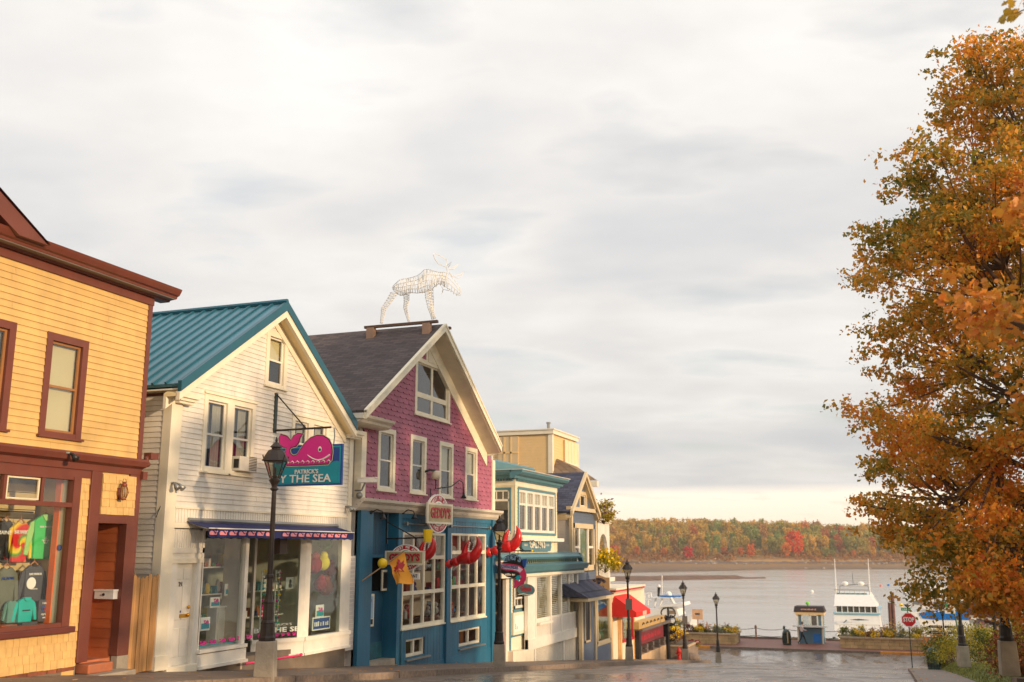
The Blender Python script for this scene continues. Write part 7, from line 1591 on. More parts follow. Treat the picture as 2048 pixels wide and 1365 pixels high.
Y=47; x=G(1930,1326,Y)[0]; zg=gz(Y)+.5; t=thing('parking_sign','white parking notice with green corner on a green post among shrubs','sign',(x,Y,zg)); zt=G(1918,1208,Y)[1]; zb=G(1918,1228,Y)[1]; MB().tube([(x,Y,zg),(x-.28,Y,zt)],.035,6).build('post',mat('green post',(20,80,50),.5),t); hw=.21; bx('plate',signwhite,t,x-.28-.33,x-.28+.08,Y-.05,Y-.04,zb,zt+.05); bx('green_mark',signgreen,t,x-.28-.31,x-.28-.2,Y-.055,Y-.05,zt-.15,zt+.02)
for k in range(3): bx('print_line',greyc,t,x-.28-.18,x-.28+.02,Y-.055,Y-.05,zt-.06-k*.12,zt-.03-k*.12)
Y=36; xb,_=G(1998,1326,Y); x2,_=G(1985,1215,Y); zt=G(1985,1215,Y)[1]; t=thing('leaning_post','black leaning square post on the grass left of the tall lamp','post',(xb,Y,gz(Y)+.52)); MB().tube([(xb,Y,gz(Y)+.45),(x2,Y,zt)],.055,4).build('shaft',black,t); bx('collar',black,t,xb-.075,xb+.045,Y-.07,Y+.07,gz(Y)+1.5,gz(Y)+1.6); 
# hydrant
Y=61.5; x,_=G(1358,1308,Y); z=gz(Y)+.12; t=thing('fire_hydrant','red fire hydrant left of the fourth street lamp','hydrant',(x,Y,z))
MB().lathe([(.17,0),(.17,.05),(.12,.07),(.11,.45),(.15,.47),(.15,.52),(.12,.56),(.08,.66),(.03,.70),(.03,.76)],(x,Y,z),12).build('barrel',mat('hydrant red',(200,40,30),.5),t,smooth=True); MB().tube([(x-.2,Y,z+.38),(x+.2,Y,z+.38)],.055,8).tube([(x,Y-.2,z+.34),(x,Y,z+.34)],.07,8).build('nozzle',mat('hydrant red',(1,1,1)),t)
# boulder, corner planters left
def stone_planter(name,label,y0,y1,x0,x1,zb,h): 
    t=thing(name,label,'planter',((x0+x1)/2,(y0+y1)/2,zb)); z=zb; zt=zb+h
    MB().box(x0,x1,y0,y1,zb-.4,zt-.09).build('wall',mat('grey stone block',(128,112,98),.9,.2,scale=5,bump=.6),t); bx('coping',mat('tan coping stone',(176,152,120),.85,.15),t,x0-.05,x1+.05,y0-.05,y1+.05,zt-.09,zt,bevel=.012); bx('soil',earth,t,x0+.1,x1-.1,y0+.1,y1-.1,zt,zt+.02); return t
x0,x1=G(1325,1300,62.9)[0],G(1343,1300,62.9)[0]
stone_planter('corner_planter','wedge of grey stone planter at the pub corner with yellow flowers',62.6,66.0,-13.6,-11.9,gz(63)+.0,1.0)
bush('flower_bush','rust and yellow flower clump in the corner planter by the pub','plant',(-12.9,63.6,gz(63)+1.0),.7,.9,500,.1,rust,flowers=(200,.11,yflow))
bush('flower_bush','crimson flower clump at the end of the corner planter','plant',(-12.1,65.4,gz(63)+.7),.45,.5,250,.09,green1,flowers=(120,.09,rflow))
tag(MB().ball((-11.7,62.6,gz(62.6)+.25),.45,8,sx=1.2,sz=.7).build('boulder',granite,None,smooth=False),'rounded grey boulder beside the red hydrant','rock')
# dock planters: stones individually
def dock_planter(label,px0,px1,y0,y1):
    xa=G(px0,1280,y0)[0]; xb=G(px1,1280,y0)[0]; h=.82; t=thing('planter_wall',label,'planter',((xa+xb)/2,y0,DZ))
    bx('core',mat('mortar core',(120,104,84),.95),t,xa+.03,xb-.03,y0+.03,y1-.03,DZ-.1,DZ+h-.10)
    sm=mat('buff stone block',(190,160,112),.85,.22,scale=2,bump=.5); 
    for r in range(3):
        x=xa; k=0
        while x<xb-.05:
            w_=random.uniform(.55,1.1) if not(r%2 and k==0) else .4; q=min(x+w_,xb); j=random.uniform(-.012,.012)
            bx('stone',sm,t,x+.012,q-.012,y0+j,y0+.15,DZ+r*.24+.008,DZ+r*.24+.232); x=q; k+=1
        for y in (y0+.2,y0+1.1): bx('stone',sm,t,xb-.15,xb+.0,y,y+.85,DZ+r*.24+.008,DZ+r*.24+.232); bx('stone',sm,t,xa,xa+.15,y,y+.85,DZ+r*.24+.008,DZ+r*.24+.232)
    n=int((xb-xa)/1.9)+1
    for k in range(n): a=xa-.08+(xb-xa+.16)*k/n; b=xa-.08+(xb-xa+.16)*(k+1)/n-.015; bx('coping_stone',mat('tan coping stone',(1,1,1)),t,a,b,y0-.08,y0+.35,DZ+h-.12,DZ+h,bevel=.01)
    bx('coping_stone',mat('tan coping stone',(1,1,1)),t,xb-.27,xb+.08,y0+.36,y1,DZ+h-.12,DZ+h); bx('soil',earth,t,xa,xb-.3,y0+.35,y1,DZ+h-.1,DZ+h-.05); return xa,xb,y0+.35,y1,DZ+h-.06
pA=dock_planter('long buff stone planter wall on the terrace behind the left lamps',1318,1470,82.2,85.4)
pB=dock_planter('long buff stone planter wall on the terrace right of the kiosk',1680,1890,82.4,85.6)
fl=[(yflow,.11,110),(None,0,0),(rflow,.09,90),(yflow,.11,90),(oflow,.11,120),(pflow,.09,110)]
def fill(p,grp,nm,names):
    xa,xb,y0,y1,z=p; x=xa+.5; i=0
    while x<xb-.3:
        m_=[green1,sage,rust,green1,sage,green2][i%6]; f=fl[(i*5+1)%6]; 
        bush('planter_shrub','%s %s, clump %s from its left end'%(['dark green','sage grey','rusty brown','olive green','pale sage','yellow green'][i%6],nm,['first','second','third','fourth','fifth','sixth','seventh','eighth','ninth','tenth','eleventh','twelfth'][i%12]),'plant',(x,y0+.55+.5*(i%2),z),random.uniform(.6,.8),random.uniform(.5,.95),800,.10,m_,grp,flowers=(f[2],f[1],f[0]) if f[0] else None,stems=False); x+=random.uniform(.75,1.1); i+=1
fill(pA,'plants in the left stone planter','plant in the left stone planter',['low mixed autumn'])
fill(pB,'plants in the right stone planter','plant in the right stone planter',['low mixed autumn'])
for i,(p,pxs,lb) in enumerate(((pA,(1330,1398,1462),'left'),(pB,(1716,1745,1775,1832),'right'))):
    for px in pxs: x=G(px,1262,82.7)[0]; bush('marigold_clump','bright yellow flower clump, %s from the left on the front edge of the %s planter'%(['first','second','third','fourth'][pxs.index(px)],lb),'plant',(x,82.85,DZ+.78),.55,.35,160,.1,green2,None,flowers=(170,.10,yflow),stems=False)
# chain fence
cf=thing('chain_fence','dark chain fence with posts along the harbour edge of the terrace','fence',(-10,88.1,DZ))
x=-34.; prev=None; k=0
while x<12:
    pm=rubber if k%2 else mat('rusty post',(150,96,60),.7,.2)
    MB().lathe([(.10,0),(.10,.1),(.07,.12),(.07,.9),(.10,.95),(.09,1.05),(.03,1.12)],(x,88.1,DZ),8).build('fence_post',pm,cf)
    if prev is not None:
        for h,s in ((.88,.14),(.30,.10)): MB().tube([(prev+(x-prev)*u/8,88.1,DZ+h-s*4*(u/8)*(1-u/8)) for u in range(9)],.022,5).build('chain',rubber,cf)
    prev=x; x+=2.3; k+=1
# kiosk
Y=85.2; x0,x1=G(1594,1250,Y)[0],G(1646,1250,Y)[0]; kd=1.9; zk0=DZ; zct=G(1620,1254,Y)[1]; zro=G(1620,1230,Y)[1]; zrt=G(1620,1214,Y)[1]
t=thing('ticket_kiosk','small blue and cream ticket kiosk with dark sign roof on the brick terrace','kiosk',((x0+x1)/2,Y,zk0))
kb=mat('kiosk blue boards',(92,124,140),.6,.08); ky=mat('kiosk cream trim',(226,190,130),.6,.05)
x=x0+.06; k=0
while x<x1-.06: q=min(x+.17,x1-.06); bx('plank',kb,t,x+.006,q-.006,Y+.04+(k%2)*.008,Y+.10,zk0,zct-.02); x=q; k+=1
MB().box(x0,x0+.12,Y,Y+.12,zk0,zro+.05).box(x1-.12,x1,Y,Y+.12,zk0,zro+.05).box(x0,x0+.12,Y+kd,Y+kd+.12,zk0,zro+.05).box(x1-.12,x1,Y+kd,Y+kd+.12,zk0,zro+.05).build('corner_post',crm,t)
MB().box(x0,x0+.05,Y+.1,Y+kd,zk0,zro).box(x1-.05,x1,Y+.1,Y+kd,zk0,zro).box(x0,x1,Y+kd,Y+kd+.06,zk0,zct).build('wall',kb,t)
MB().box(x0-.32,x1+.32,Y-.35,Y+.1,zct-.02,zct+.10).build('counter',signwhite,t)
cxk=(x0+x1)/2; w_=(x1-x0)
MB().box(x0+.12,x0+.35,Y+.03,Y+.09,zct+.1,zro).box(x1-.35,x1-.12,Y+.03,Y+.09,zct+.1,zro).build('side_panel',kb,t)
wo=MB().box(x0+.35,x0+.43,Y,Y+.08,zct+.1,zro).box(x1-.43,x1-.35,Y,Y+.08,zct+.1,zro).box(cxk-.05,cxk+.05,Y,Y+.08,zct+.1,zro).build('window',crm,t); bx('pane',GL,wo,x0+.43,x1-.43,Y+.04,Y+.05,zct+.1,zro)
bx('inside_board',mat('plywood',(190,140,80),.7),wo,cxk+.1,x1-.5,Y+.5,Y+.53,zct+.1,zro-.1)
bx('fascia',ky,t,x0-.12,x1+.12,Y-.12,Y+kd+.2,zro,zro+.2)
MB().hexa([(x0-.2,Y-.15,zro+.2),(x1+.2,Y-.15,zro+.2),(x1+.2,Y+kd+.2,zro+.2),(x0-.2,Y+kd+.2,zro+.2),(x0-.14,Y+.1,zrt),(x1+.05,Y+.1,zrt),(x1+.05,Y+kd,zrt),(x0-.14,Y+kd,zrt)]).build('roof',mat('dark roof board',(46,34,34),.7,.1),t)
strokes(cxk-.62,cxk+.55,(zro+.2+zrt)/2-.08,(zro+.2+zrt)/2+.10,Y-.06,mat('peach letters',(230,170,140),.5),t,'-y',12)
bx('blue_notice',hullb,t,cxk+.2,cxk+.75,Y+.025,Y+.035,zk0+.1,zk0+.75)
hx,hz=G(1615,1207,Y+.5); MB().tube([(hx,Y+.5,zrt-.1),(hx,Y+.5,hz)],.03,6).build('pole',iron,t); MB().ball((hx,Y+.5,hz),.14,8,sy=.4).build('green_disc',mat('bright green',(120,220,40),.5),t)
# tiny pier sign on left
Y=87.2; xs,zs=G(1395,1229,Y); t=thing('pier_sign','small tan board on a rusty post behind the left planter','sign',(xs,Y,DZ)); bx('plate',mat('peach sign',(224,180,140),.6),t,xs-.45,xs+.45,Y-.04,Y,zs-.42,zs+.42); MB().tube([(xs,Y+.03,DZ),(xs,Y+.03,zs)],.05,6).build('post',mat('rusty post',(1,1,1)),t); bx('print',greyc,t,xs-.2,xs+.2,Y-.045,Y-.04,zs-.05,zs+.1)
# ================= people =================
def person(label,loc,rz,pose,shirtm,legm,hairm,h=1.72,skirt=False):
    t=thing('person',label,'person',loc,rz=0); k=h/1.75
    J=pose; names=list(J['v'].keys()); idx={n:i for i,n in enumerate(names)}
    R=Matrix.Rotation(rz,3,'Z')
    me=bpy.data.meshes.new('body'); me.from_pydata([tuple(R@(Vector(J['v'][n][0])*k)) for n in names],[(idx[a],idx[b]) for a,b in J['e']],[]); o=bpy.data.objects.new('tmpbody',me); COL.objects.link(o)
    sk=o.modifiers.new('s','SKIN'); 
    for n in names:
        sv=me.skin_vertices[0].data[idx[n]]; r=J['v'][n][1]; sv.radius=(r[0]*k,r[1]*k) if isinstance(r,tuple) else (r*k,r*k)
    me.skin_vertices[0].data[idx['pelvis']].use_root=True; sk.use_smooth_shade=True
    sb_=o.modifiers.new('d','SUBSURF'); sb_.levels=2; sb_.render_levels=2
    dg=bpy.context.evaluated_depsgraph_get(); m2=bpy.data.meshes.new_from_object(o.evaluated_get(dg)); bpy.data.objects.remove(o); m2.name='body'
    for m_ in (shirtm,legm,skin,black): m2.materials.append(m_)
    hz=J['waist']*k; hd=J['neck']*k
    for p in m2.polygons:
        c=p.center
        rr=math.hypot(c.x,c.y)
        mi=0
        if c.z<hz: mi=1
        if c.z<.09*k: mi=3
        if c.z>hd: mi=2
        if any((c-R@(Vector(J['v'][n][0])*k)).length<.075*k for n in names if n.startswith('hand')): mi=2
        p.material_index=mi; p.use_smooth=True
    b=bpy.data.objects.new('body',m2); link(b,t)
    hv=R@(Vector(J['v']['head'][0])*k)
    hc=(hv.x,hv.y,hv.z+.03*k); WL[t]=Vector((0,0,0))
    MB().ball((hc[0],hc[1],hc[2]+.0),.108*k,10,sy=1.08,sz=1.05).build('hair',hairm,t,smooth=True)
    WL[t]=Vector(loc); return t
walk_={'v':{'pelvis':((0,0,.93),(.15,.11)),'waist':((0,.01,1.08),(.14,.10)),'chest':((0,.02,1.30),(.17,.12)),'neckb':((0,.02,1.46),(.075,.07)),'head0':((0,.05,1.56),.07),'head':((0,.06,1.64),.095),
 'shl':((-.19,.02,1.41),.062),'ell':((-.26,-.10,1.16),.046),'wrl':((-.25,.02,.93),.034),'handl':((-.25,.06,.85),(.035,.022)),'shr':((.19,.02,1.41),.062),'elr':((.24,.10,1.15),.046),'wrr':((.16,.30,1.10),.034),'handr':((.14,.38,1.10),(.035,.022)),
 'hipl':((-.09,0,.86),.095),'knl':((-.09,.20,.50),.062),'anl':((-.09,.30,.10),.042),'tol':((-.09,.44,.045),.04),'hipr':((.09,0,.86),.095),'knr':((.09,-.08,.49),.062),'anr':((.09,-.34,.16),.042),'tor':((.09,-.26,.05),.038)},
 'e':[('pelvis','waist'),('waist','chest'),('chest','neckb'),('neckb','head0'),('head0','head'),('chest','shl'),('shl','ell'),('ell','wrl'),('wrl','handl'),('chest','shr'),('shr','elr'),('elr','wrr'),('wrr','handr'),('pelvis','hipl'),('hipl','knl'),('knl','anl'),('anl','tol'),('pelvis','hipr'),('hipr','knr'),('knr','anr'),('anr','tor')],'waist':1.0,'neck':1.47}
stand_={'v':dict(walk_['v']),'e':walk_['e'],'waist':1.0,'neck':1.47}
stand_['v'].update({'knl':((-.1,.02,.49),.062),'anl':((-.1,0,.09),.042),'tol':((-.11,.14,.045),.04),'knr':((.1,.02,.49),.062),'anr':((.1,0,.09),.042),'tor':((.11,.14,.045),.038),'elr':((.27,.02,1.14),.046),'wrr':((.24,.12,.92),.034),'handr':((.23,.14,.84),(.035,.022)),'ell':((-.27,.02,1.14),.046),'wrl':((-.24,.12,.92),.034),'handl':((-.23,.14,.84),(.035,.022))})
Y=84.3; x=G(1605,1288,Y)[0]
person('person in pale shirt and dark trousers walking past the ticket kiosk',(x,Y,DZ),-1.35,walk_,shirt,trouser,hair)
Y=76; x=G(1906,1290,Y)[0]; person('person in white jumper and tan trousers seen from the side behind the shrubs',(x,Y,gz(Y)+.35),-1.5,stand_,fabricw,trouser2,mat('fair hair',(190,160,120),.8),h=1.8)
Y=79; x=G(1945,1290,Y)[0]; person('person in pale clothes standing before the brown shingled building',(x,Y,gz(Y)+.3),-2.8,stand_,fabricw,shirt,hair,h=1.7)
# ================= boats =================
def hull(mb,x0,x1,Y,L,z0,z1,bow=-1,n=10,fl=1.25):
    """boat end-on: width x0..x1, running from Y to Y+L"""
    cx=(x0+x1)/2; hw=(x1-x0)/2; secs=[]
    for i in range(n+1):
        u=i/n; wd=hw*min(1,(math.sin(min(1,u*1.6+.12)*math.pi/2)))**.8 if bow else hw
        zt=z1+(1-u)*.5; secs.append([(cx-wd,Y+u*L,zt),(cx-wd*.86,Y+u*L,(z0+zt)/2),(cx-wd*.5,Y+u*L+ (1-u)*.6,z0),(cx+wd*.5,Y+u*L+(1-u)*.6,z0),(cx+wd*.86,Y+u*L,(z0+zt)/2),(cx+wd,Y+u*L,zt)])
    b=len(mb.v)
    for s in secs: mb.v+=s
    for i in range(n):
        for j in range(5): mb.f.append((b+i*6+j,b+i*6+j+1,b+(i+1)*6+j+1,b+(i+1)*6+j)); mb.m.append(0)
        mb.f.append((b+i*6+5,b+i*6,b+(i+1)*6,b+(i+1)*6+5)); mb.m.append(0)
    mb.f.append(tuple(b+j for j in range(5,-1,-1))); mb.m.append(0); mb.f.append(tuple(b+n*6+j for j in range(6))); mb.m.append(0); return mb
# centre boat, stern/bow on
Y=108; x0,x1=G(1668,1230,Y)[0],G(1762,1230,Y)[0]; cx=(x0+x1)/2; zz=lambda py:G(1715,py,Y)[1]
t=thing('passenger_boat','white passenger boat seen end on with two tall whip aerials, right of the kiosk','boat',(cx,Y,0))
m=hull(MB(),x0+.1,x1-.1,Y-.6,20,-.4,zz(1258),bow=0); m.build('hull',hullw,t)
MB().hexa([(x0,Y-.8,zz(1262)),(x1,Y-.8,zz(1262)),(x1,Y+14,zz(1262)),(x0,Y+14,zz(1262)),(x0+.02,Y-.2,zz(1229)),(x1-.15,Y-.2,zz(1229)),(x1-.15,Y+14,zz(1229)),(x0+.02,Y+14,zz(1229))]).build('deckhouse',hullw,t)
bx('blue_stripe',hullt,t,x0-.04,x1-.06,Y-.36,Y+14.02,zz(1229),zz(1226))
wz0,wz1=zz(1225),zz(1213)
bx('bridge_windows',mat('dim boat glass',(84,84,78),.15,.2),t,x0+.25,x1-.35,Y-.1,Y+8,wz0,wz1); m=MB()
for k in range(8): xx=x0+.25+(x1-x0-.6)*k/7; m.box(xx-.04,xx+.04,Y-.16,Y-.08,wz0,wz1)
kind(m.build('window_post',hullw,t),'stuff'); bx('bridge_sill',hullw,t,x0+.1,x1-.1,Y-.2,Y+8,wz0-.12,wz0)
MB().hexa([(x0+.08,Y-.3,wz1),(x1-.2,Y-.3,wz1),(x1-.2,Y+9,wz1),(x0+.08,Y+9,wz1),(x0+.15,Y+1.2,zz(1191)),(x1-.95,Y+1.2,zz(1191)),(x1-.95,Y+9,zz(1191)),(x0+.15,Y+9,zz(1191))]).build('roof_front',hullw,t)
m=MB(); zt=zz(1191)
for k in range(8): xx=x0+.15+(x1-x0-1.1)*k/7; m.tube([(xx,Y+1.6,zt),(xx,Y+1.6,zt+.45)],.03,4)
m.tube([(x0+.1,Y+1.6,zt+.45),(x1-.95,Y+1.6,zt+.45)],.03,4).tube([(x0+.5,Y+3,zt),(x0+.6,Y+3,zz(1175)),(cx,Y+3,zz(1171)),(x1-1.1,Y+3,zz(1173)),(x1-.9,Y+3,zt)],.05,5); m.build('rail',steel,t)
bx('teal_screen',mat('teal screen',(90,150,150),.5),t,x0+.3,x1-1.2,Y+1.65,Y+1.68,zt,zt+.16)
for px in (1672,1739): xx=G(px,1180,Y+2)[0]; top=G(px-3,1118,Y+2); MB().tube([(xx,Y+2,zt-.1),(top[0],Y+2,top[1])],[.07,.03],5).build('aerial',signwhite,t)
for px in (1690,1722): xx=G(px,1170,Y+3)[0]; MB().ball((xx,Y+3,zz(1170)),.22,8,sx=1.5).build('radar',signwhite,t,smooth=True)
MB().tube([(cx-.3,Y+3,zz(1171)),(cx-.3,Y+3,zz(1148))],.04,5).build('mast',steel,t)
MB().tube([(cx-.7,Y-.85,zz(1239)),(cx+.1,Y-.95,zz(1236)-.12),(cx+1.1,Y-.85,zz(1239))],[.01,.09,.01],5).build('hull_emblem',tealdk,t); MB().tube([(x0+.9,Y-.8,zz(1246)),(x0+1.2,Y-.8,zz(1240))],[.03,.06],5).build('hull_emblem',tealdk,t)
bx('fender',rubber,t,x0-.25,x0-.0,Y-.5,Y+.2,1.5,2.4)
# right ferry
Y=112; x0,x1=G(1812,1215,Y)[0],G(1938,1215,Y)[0]; zz=lambda py:G(1870,py,Y)[1]
t=thing('blue_ferry','large white ferry with broad blue side moored behind the maple, right of the stop sign','boat',((x0+x1)/2,Y,0))
L=x1-x0
MB().prism([(x0+L*.02,zz(1226)),(x0+L*.18,zz(1236)),(x0+L*.35,-.3),(x1+6,-.3),(x1+6,zz(1221)),(x1,zz(1221)),(x0+L*.4,zz(1224))],'y',Y,Y+5).build('hull',hullw,t)
MB().prism([(x0+L*.2,zz(1227)),(x0+L*.55,zz(1220)),(x0+L*.75,zz(1214)),(x1,zz(1212)),(x1,zz(1239)),(x0+L*.5,zz(1240)),(x0+L*.25,zz(1238))],'y',Y-.06,Y).build('blue_side',hullb,t)
MB().tube([(x0+L*.42,Y-.1,zz(1226)),(x0+L*.6,Y-.1,zz(1220)),(x0+L*.8,Y-.1,zz(1219))],[.02,.09,.03],5).build('white_swoosh',signwhite,t)
MB().prism([(x0+L*.12,zz(1194)),(x0+L*.98,zz(1190)),(x1+6,zz(1190)),(x1+6,zz(1221)),(x0+L*.42,zz(1223)),(x0+L*.10,zz(1210))],'y',Y+.3,Y+4.7).build('cabin',hullw,t)
MB().prism([(x0+L*.14,zz(1203)),(x0+L*.10,zz(1209)),(x0+L*.28,zz(1211)),(x0+L*.27,zz(1201))],'y',Y+.2,Y+.3).build('bridge_windows',mat('grey boat glass',(120,124,124),.2,.1),t)
bx('side_windows',mat('smoky window',(110,104,100),.2),t,x0+L*.45,x1+5,Y+.22,Y+.3,zz(1218),zz(1205)); bx('upper_deck',hullw,t,x0+L*.2,x1+6,Y,Y+5,zz(1190),zz(1187)); bx('green_rail',mat('teal rail',(40,110,100),.5),t,x0+L*.5,x1+5,Y+.1,Y+.15,zz(1203),zz(1201.5))
MB().prism([(x0+L*.3,zz(1187)),(x1+4,zz(1187)),(x1+4,zz(1176)),(x0+L*.45,zz(1174))],'y',Y+.6,Y+4.2).build('top_cabin',hullw,t); MB().tube([(x0+L*.0,Y+1,zz(1187)),(x0+L*.4,Y+1,zz(1184))],.06,5).ball((x0+L*.0,Y+1,zz(1188)),.2,6).build('rail',steel,t)
# left cruiser
Y=97; zz=lambda py:G(1340,py,Y)[1]; xx=lambda px:G(px,1220,Y)[0]
t=thing('motor_cruiser','white motor cruiser with raised bow moored behind the pub corner','boat',(xx(1345),Y,0))
MB().prism([(xx(1270),zz(1248)),(xx(1330),zz(1243)),(xx(1386),zz(1228)),(xx(1378),zz(1250)),(xx(1362),-.3),(xx(1270),-.3)],'y',Y,Y+4.2).build('hull',hullw,t)
for k in range(3): MB().tube([(xx(1330+k*9),Y-.03,zz(1262-k*4)),(xx(1372),Y-.03,zz(1243-k*3))],.05,4).build('hull_stripe',tealdk,t)
MB().prism([(xx(1285),zz(1247)),(xx(1322),zz(1243)),(xx(1356),zz(1232)),(xx(1352),zz(1219)),(xx(1320),zz(1217)),(xx(1285),zz(1222))],'y',Y+.4,Y+3.8).build('cabin',hullw,t)
bx('cabin_window',mat('tan window shade',(140,120,90),.4),t,xx(1334),xx(1350),Y+.36,Y+.4,zz(1229),zz(1222))
MB().prism([(xx(1318),zz(1216)),(xx(1366),zz(1212)),(xx(1364),zz(1206)),(xx(1318),zz(1212))],'y',Y+.2,Y+4).build('flybridge',hullw,t)
MB().tube([(xx(1345),Y+1,zz(1210)),(xx(1338),Y+1,zz(1197))],.16,6).tube([(xx(1316),Y+1,zz(1212)),(xx(1322),Y+1,zz(1197))],.10,6).tube([(xx(1304),Y+1,zz(1218)),(xx(1308),Y+1,zz(1198))],.10,6).build('arch',hullw,t)
bx('hardtop',hullw,t,xx(1304),xx(1341),Y+.4,Y+3.6,zz(1198),zz(1196)); bx('blue_bimini',hullb,t,xx(1314),xx(1358),Y+1,Y+3,zz(1195),zz(1192.6)); MB().ball((xx(1332),Y+1.5,zz(1191)),.30,8).build('radome',signwhite,t,smooth=True)
m=MB()
for px in (1278,1286,1294): m.tube([(xx(px),Y+.6,zz(1212)),(xx(px+2),Y+.6,zz(1190))],.04,4)
m.tube([(xx(1276),Y+.6,zz(1190)),(xx(1300),Y+.6,zz(1188)),(xx(1302),Y+.6,zz(1200))],.06,5).tube([(xx(1276),Y+.6,zz(1200)),(xx(1300),Y+.6,zz(1202))],.04,4); m.build('rail',signwhite,t)
MB().tube([(xx(1313),Y+1,zz(1195)),(xx(1315),Y+1,zz(1176))],[.10,.16],6).build('mast',black,t); MB().ball((xx(1315),Y+1,zz(1174)),.16,6).build('light',signwhite,t); MB().tube([(xx(1319),Y+1.4,zz(1196)),(xx(1320),Y+1.4,zz(1152))],.03,4).build('aerial',signwhite,t); bx('cyan_cover',hullb,t,xx(1346),xx(1352),Y+.3,Y+.6,zz(1211),zz(1208))
# pilings, buoys
for (pxt,pyt,pxb,lb) in ((1784,1185,1789,'taller brown mooring pile left of the ferry'),(1779,1206,1782,'shorter brown mooring pile beside the taller one')):
    Y=101; a=G(pxt,pyt,Y); b=G(pxb,1262,Y); tag(MB().tube([(b[0],Y,-1),(b[0],Y,b[1]),(a[0],Y,a[1])],.16,8).build('mooring_pile',mat('brown pile',(104,70,60),.8,.2),None),lb,'piling')
for (px,py,r,c_,lb) in ((1624,1185,.42,signwhite,'white mooring buoy above the kiosk'),(1802,1212,.35,yellowp,'yellow buoy near the ferry bow'),(1777,1172,.4,hullb,'small blue buoy beyond the mooring piles'),(1762,1173,.4,mat('pink float',(230,120,100),.5),'small pink buoy left of the blue one')):
    x,y,z=ray(px,py); s=-EZ/z; tag(MB().ball((x*s,y*s,.15),r,8).build('buoy',c_,None,smooth=True),lb,'buoy')
# brown shingled building far right with steps
Y=70; t=thing('brown_waterfront_building','brown shingled waterfront building with slanting stair skirt at the far right','building',(G(2000,1250,Y)[0],Y,gz(Y)))
xa=G(1938,1230,Y)[0]; xb=G(2048,1230,Y)[0]+8
zq=lambda py:G(1990,py,Y)[1]
bx('wall',purplebr,t,xa+1.0,xb,Y+2.4,Y+9,3.4,zq(1150))
MB().prism([(xa,zq(1222)),(xb,zq(1265)),(xb,zq(1280)),(xa,zq(1234))],'y',Y+1.6,Y+1.8).build('stair_skirt',purplebr,t); MB().prism([(xa,zq(1234)),(xb,zq(1282)),(xb,zq(1286)),(xa,zq(1239))],'y',Y+1.55,Y+1.6).build('pale_rail',mat('pale rail',(180,170,160),.6),t)
for k in range(9):
    px=1944+k*10; x=G(px,1260,Y)[0]; c_=[signwhite,mat('lilac cloth',(170,140,160),.8),whalep,mat('lilac cloth',(1,1,1))][k%4]; bx('display_panel',c_,t,x,x+.30,Y+1.9,Y+1.95,zq(1275),zq(1243+k*3))
for px in (2018,2036): x=G(px,1240,Y)[0]; wo=bx('window_frame',tan,t,x-.15,x+.65,Y+2.3,Y+2.4,zq(1256),zq(1222)); bx('pane',mat('pale pane',(200,210,215),.3),wo,x,x+.5,Y+2.28,Y+2.3,zq(1254),zq(1224))
# shrubs at right
for i,(px,py,Y,rx,rz,m_,lb) in enumerate(((1895,1325,57,.95,1.25,green1,'leafy green yellow shrub beside the litter bin'),(1925,1318,52,1.0,1.9,green2,'taller yellow green shrub behind the parking sign'),(1958,1322,50,1.0,1.7,green2,'bright yellow shrub between lamp base and leaning post'),(1985,1312,47,.9,1.7,green1,'olive green shrub behind the leaning post'),(2040,1322,33,.7,1.5,green2,'yellow leaved shrub right of the tall lamp base'),(2046,1335,27,.75,1.05,rust,'rusty twiggy shrub at the right edge by the tall lamp'),(1905,1300,64,.9,1.4,rust,'rusty shrub behind the fingerpost lamp'),(1880,1312,62,.5,.7,green1,'low dark shrub just behind the bin'))):
    x=G(px,py,Y)[0]; bush('shrub',lb,'shrub',(x,Y,gz(Y)+(.5 if x>2.3 else .2)),rx,rz,2200,.085,m_)
bush('flowering_shrub','orange flowered bush beside the person in white','shrub',(G(1880,1262,79)[0],79,gz(79)),1.3,1.6,900,.16,green1,flowers=(80,.16,oflow))
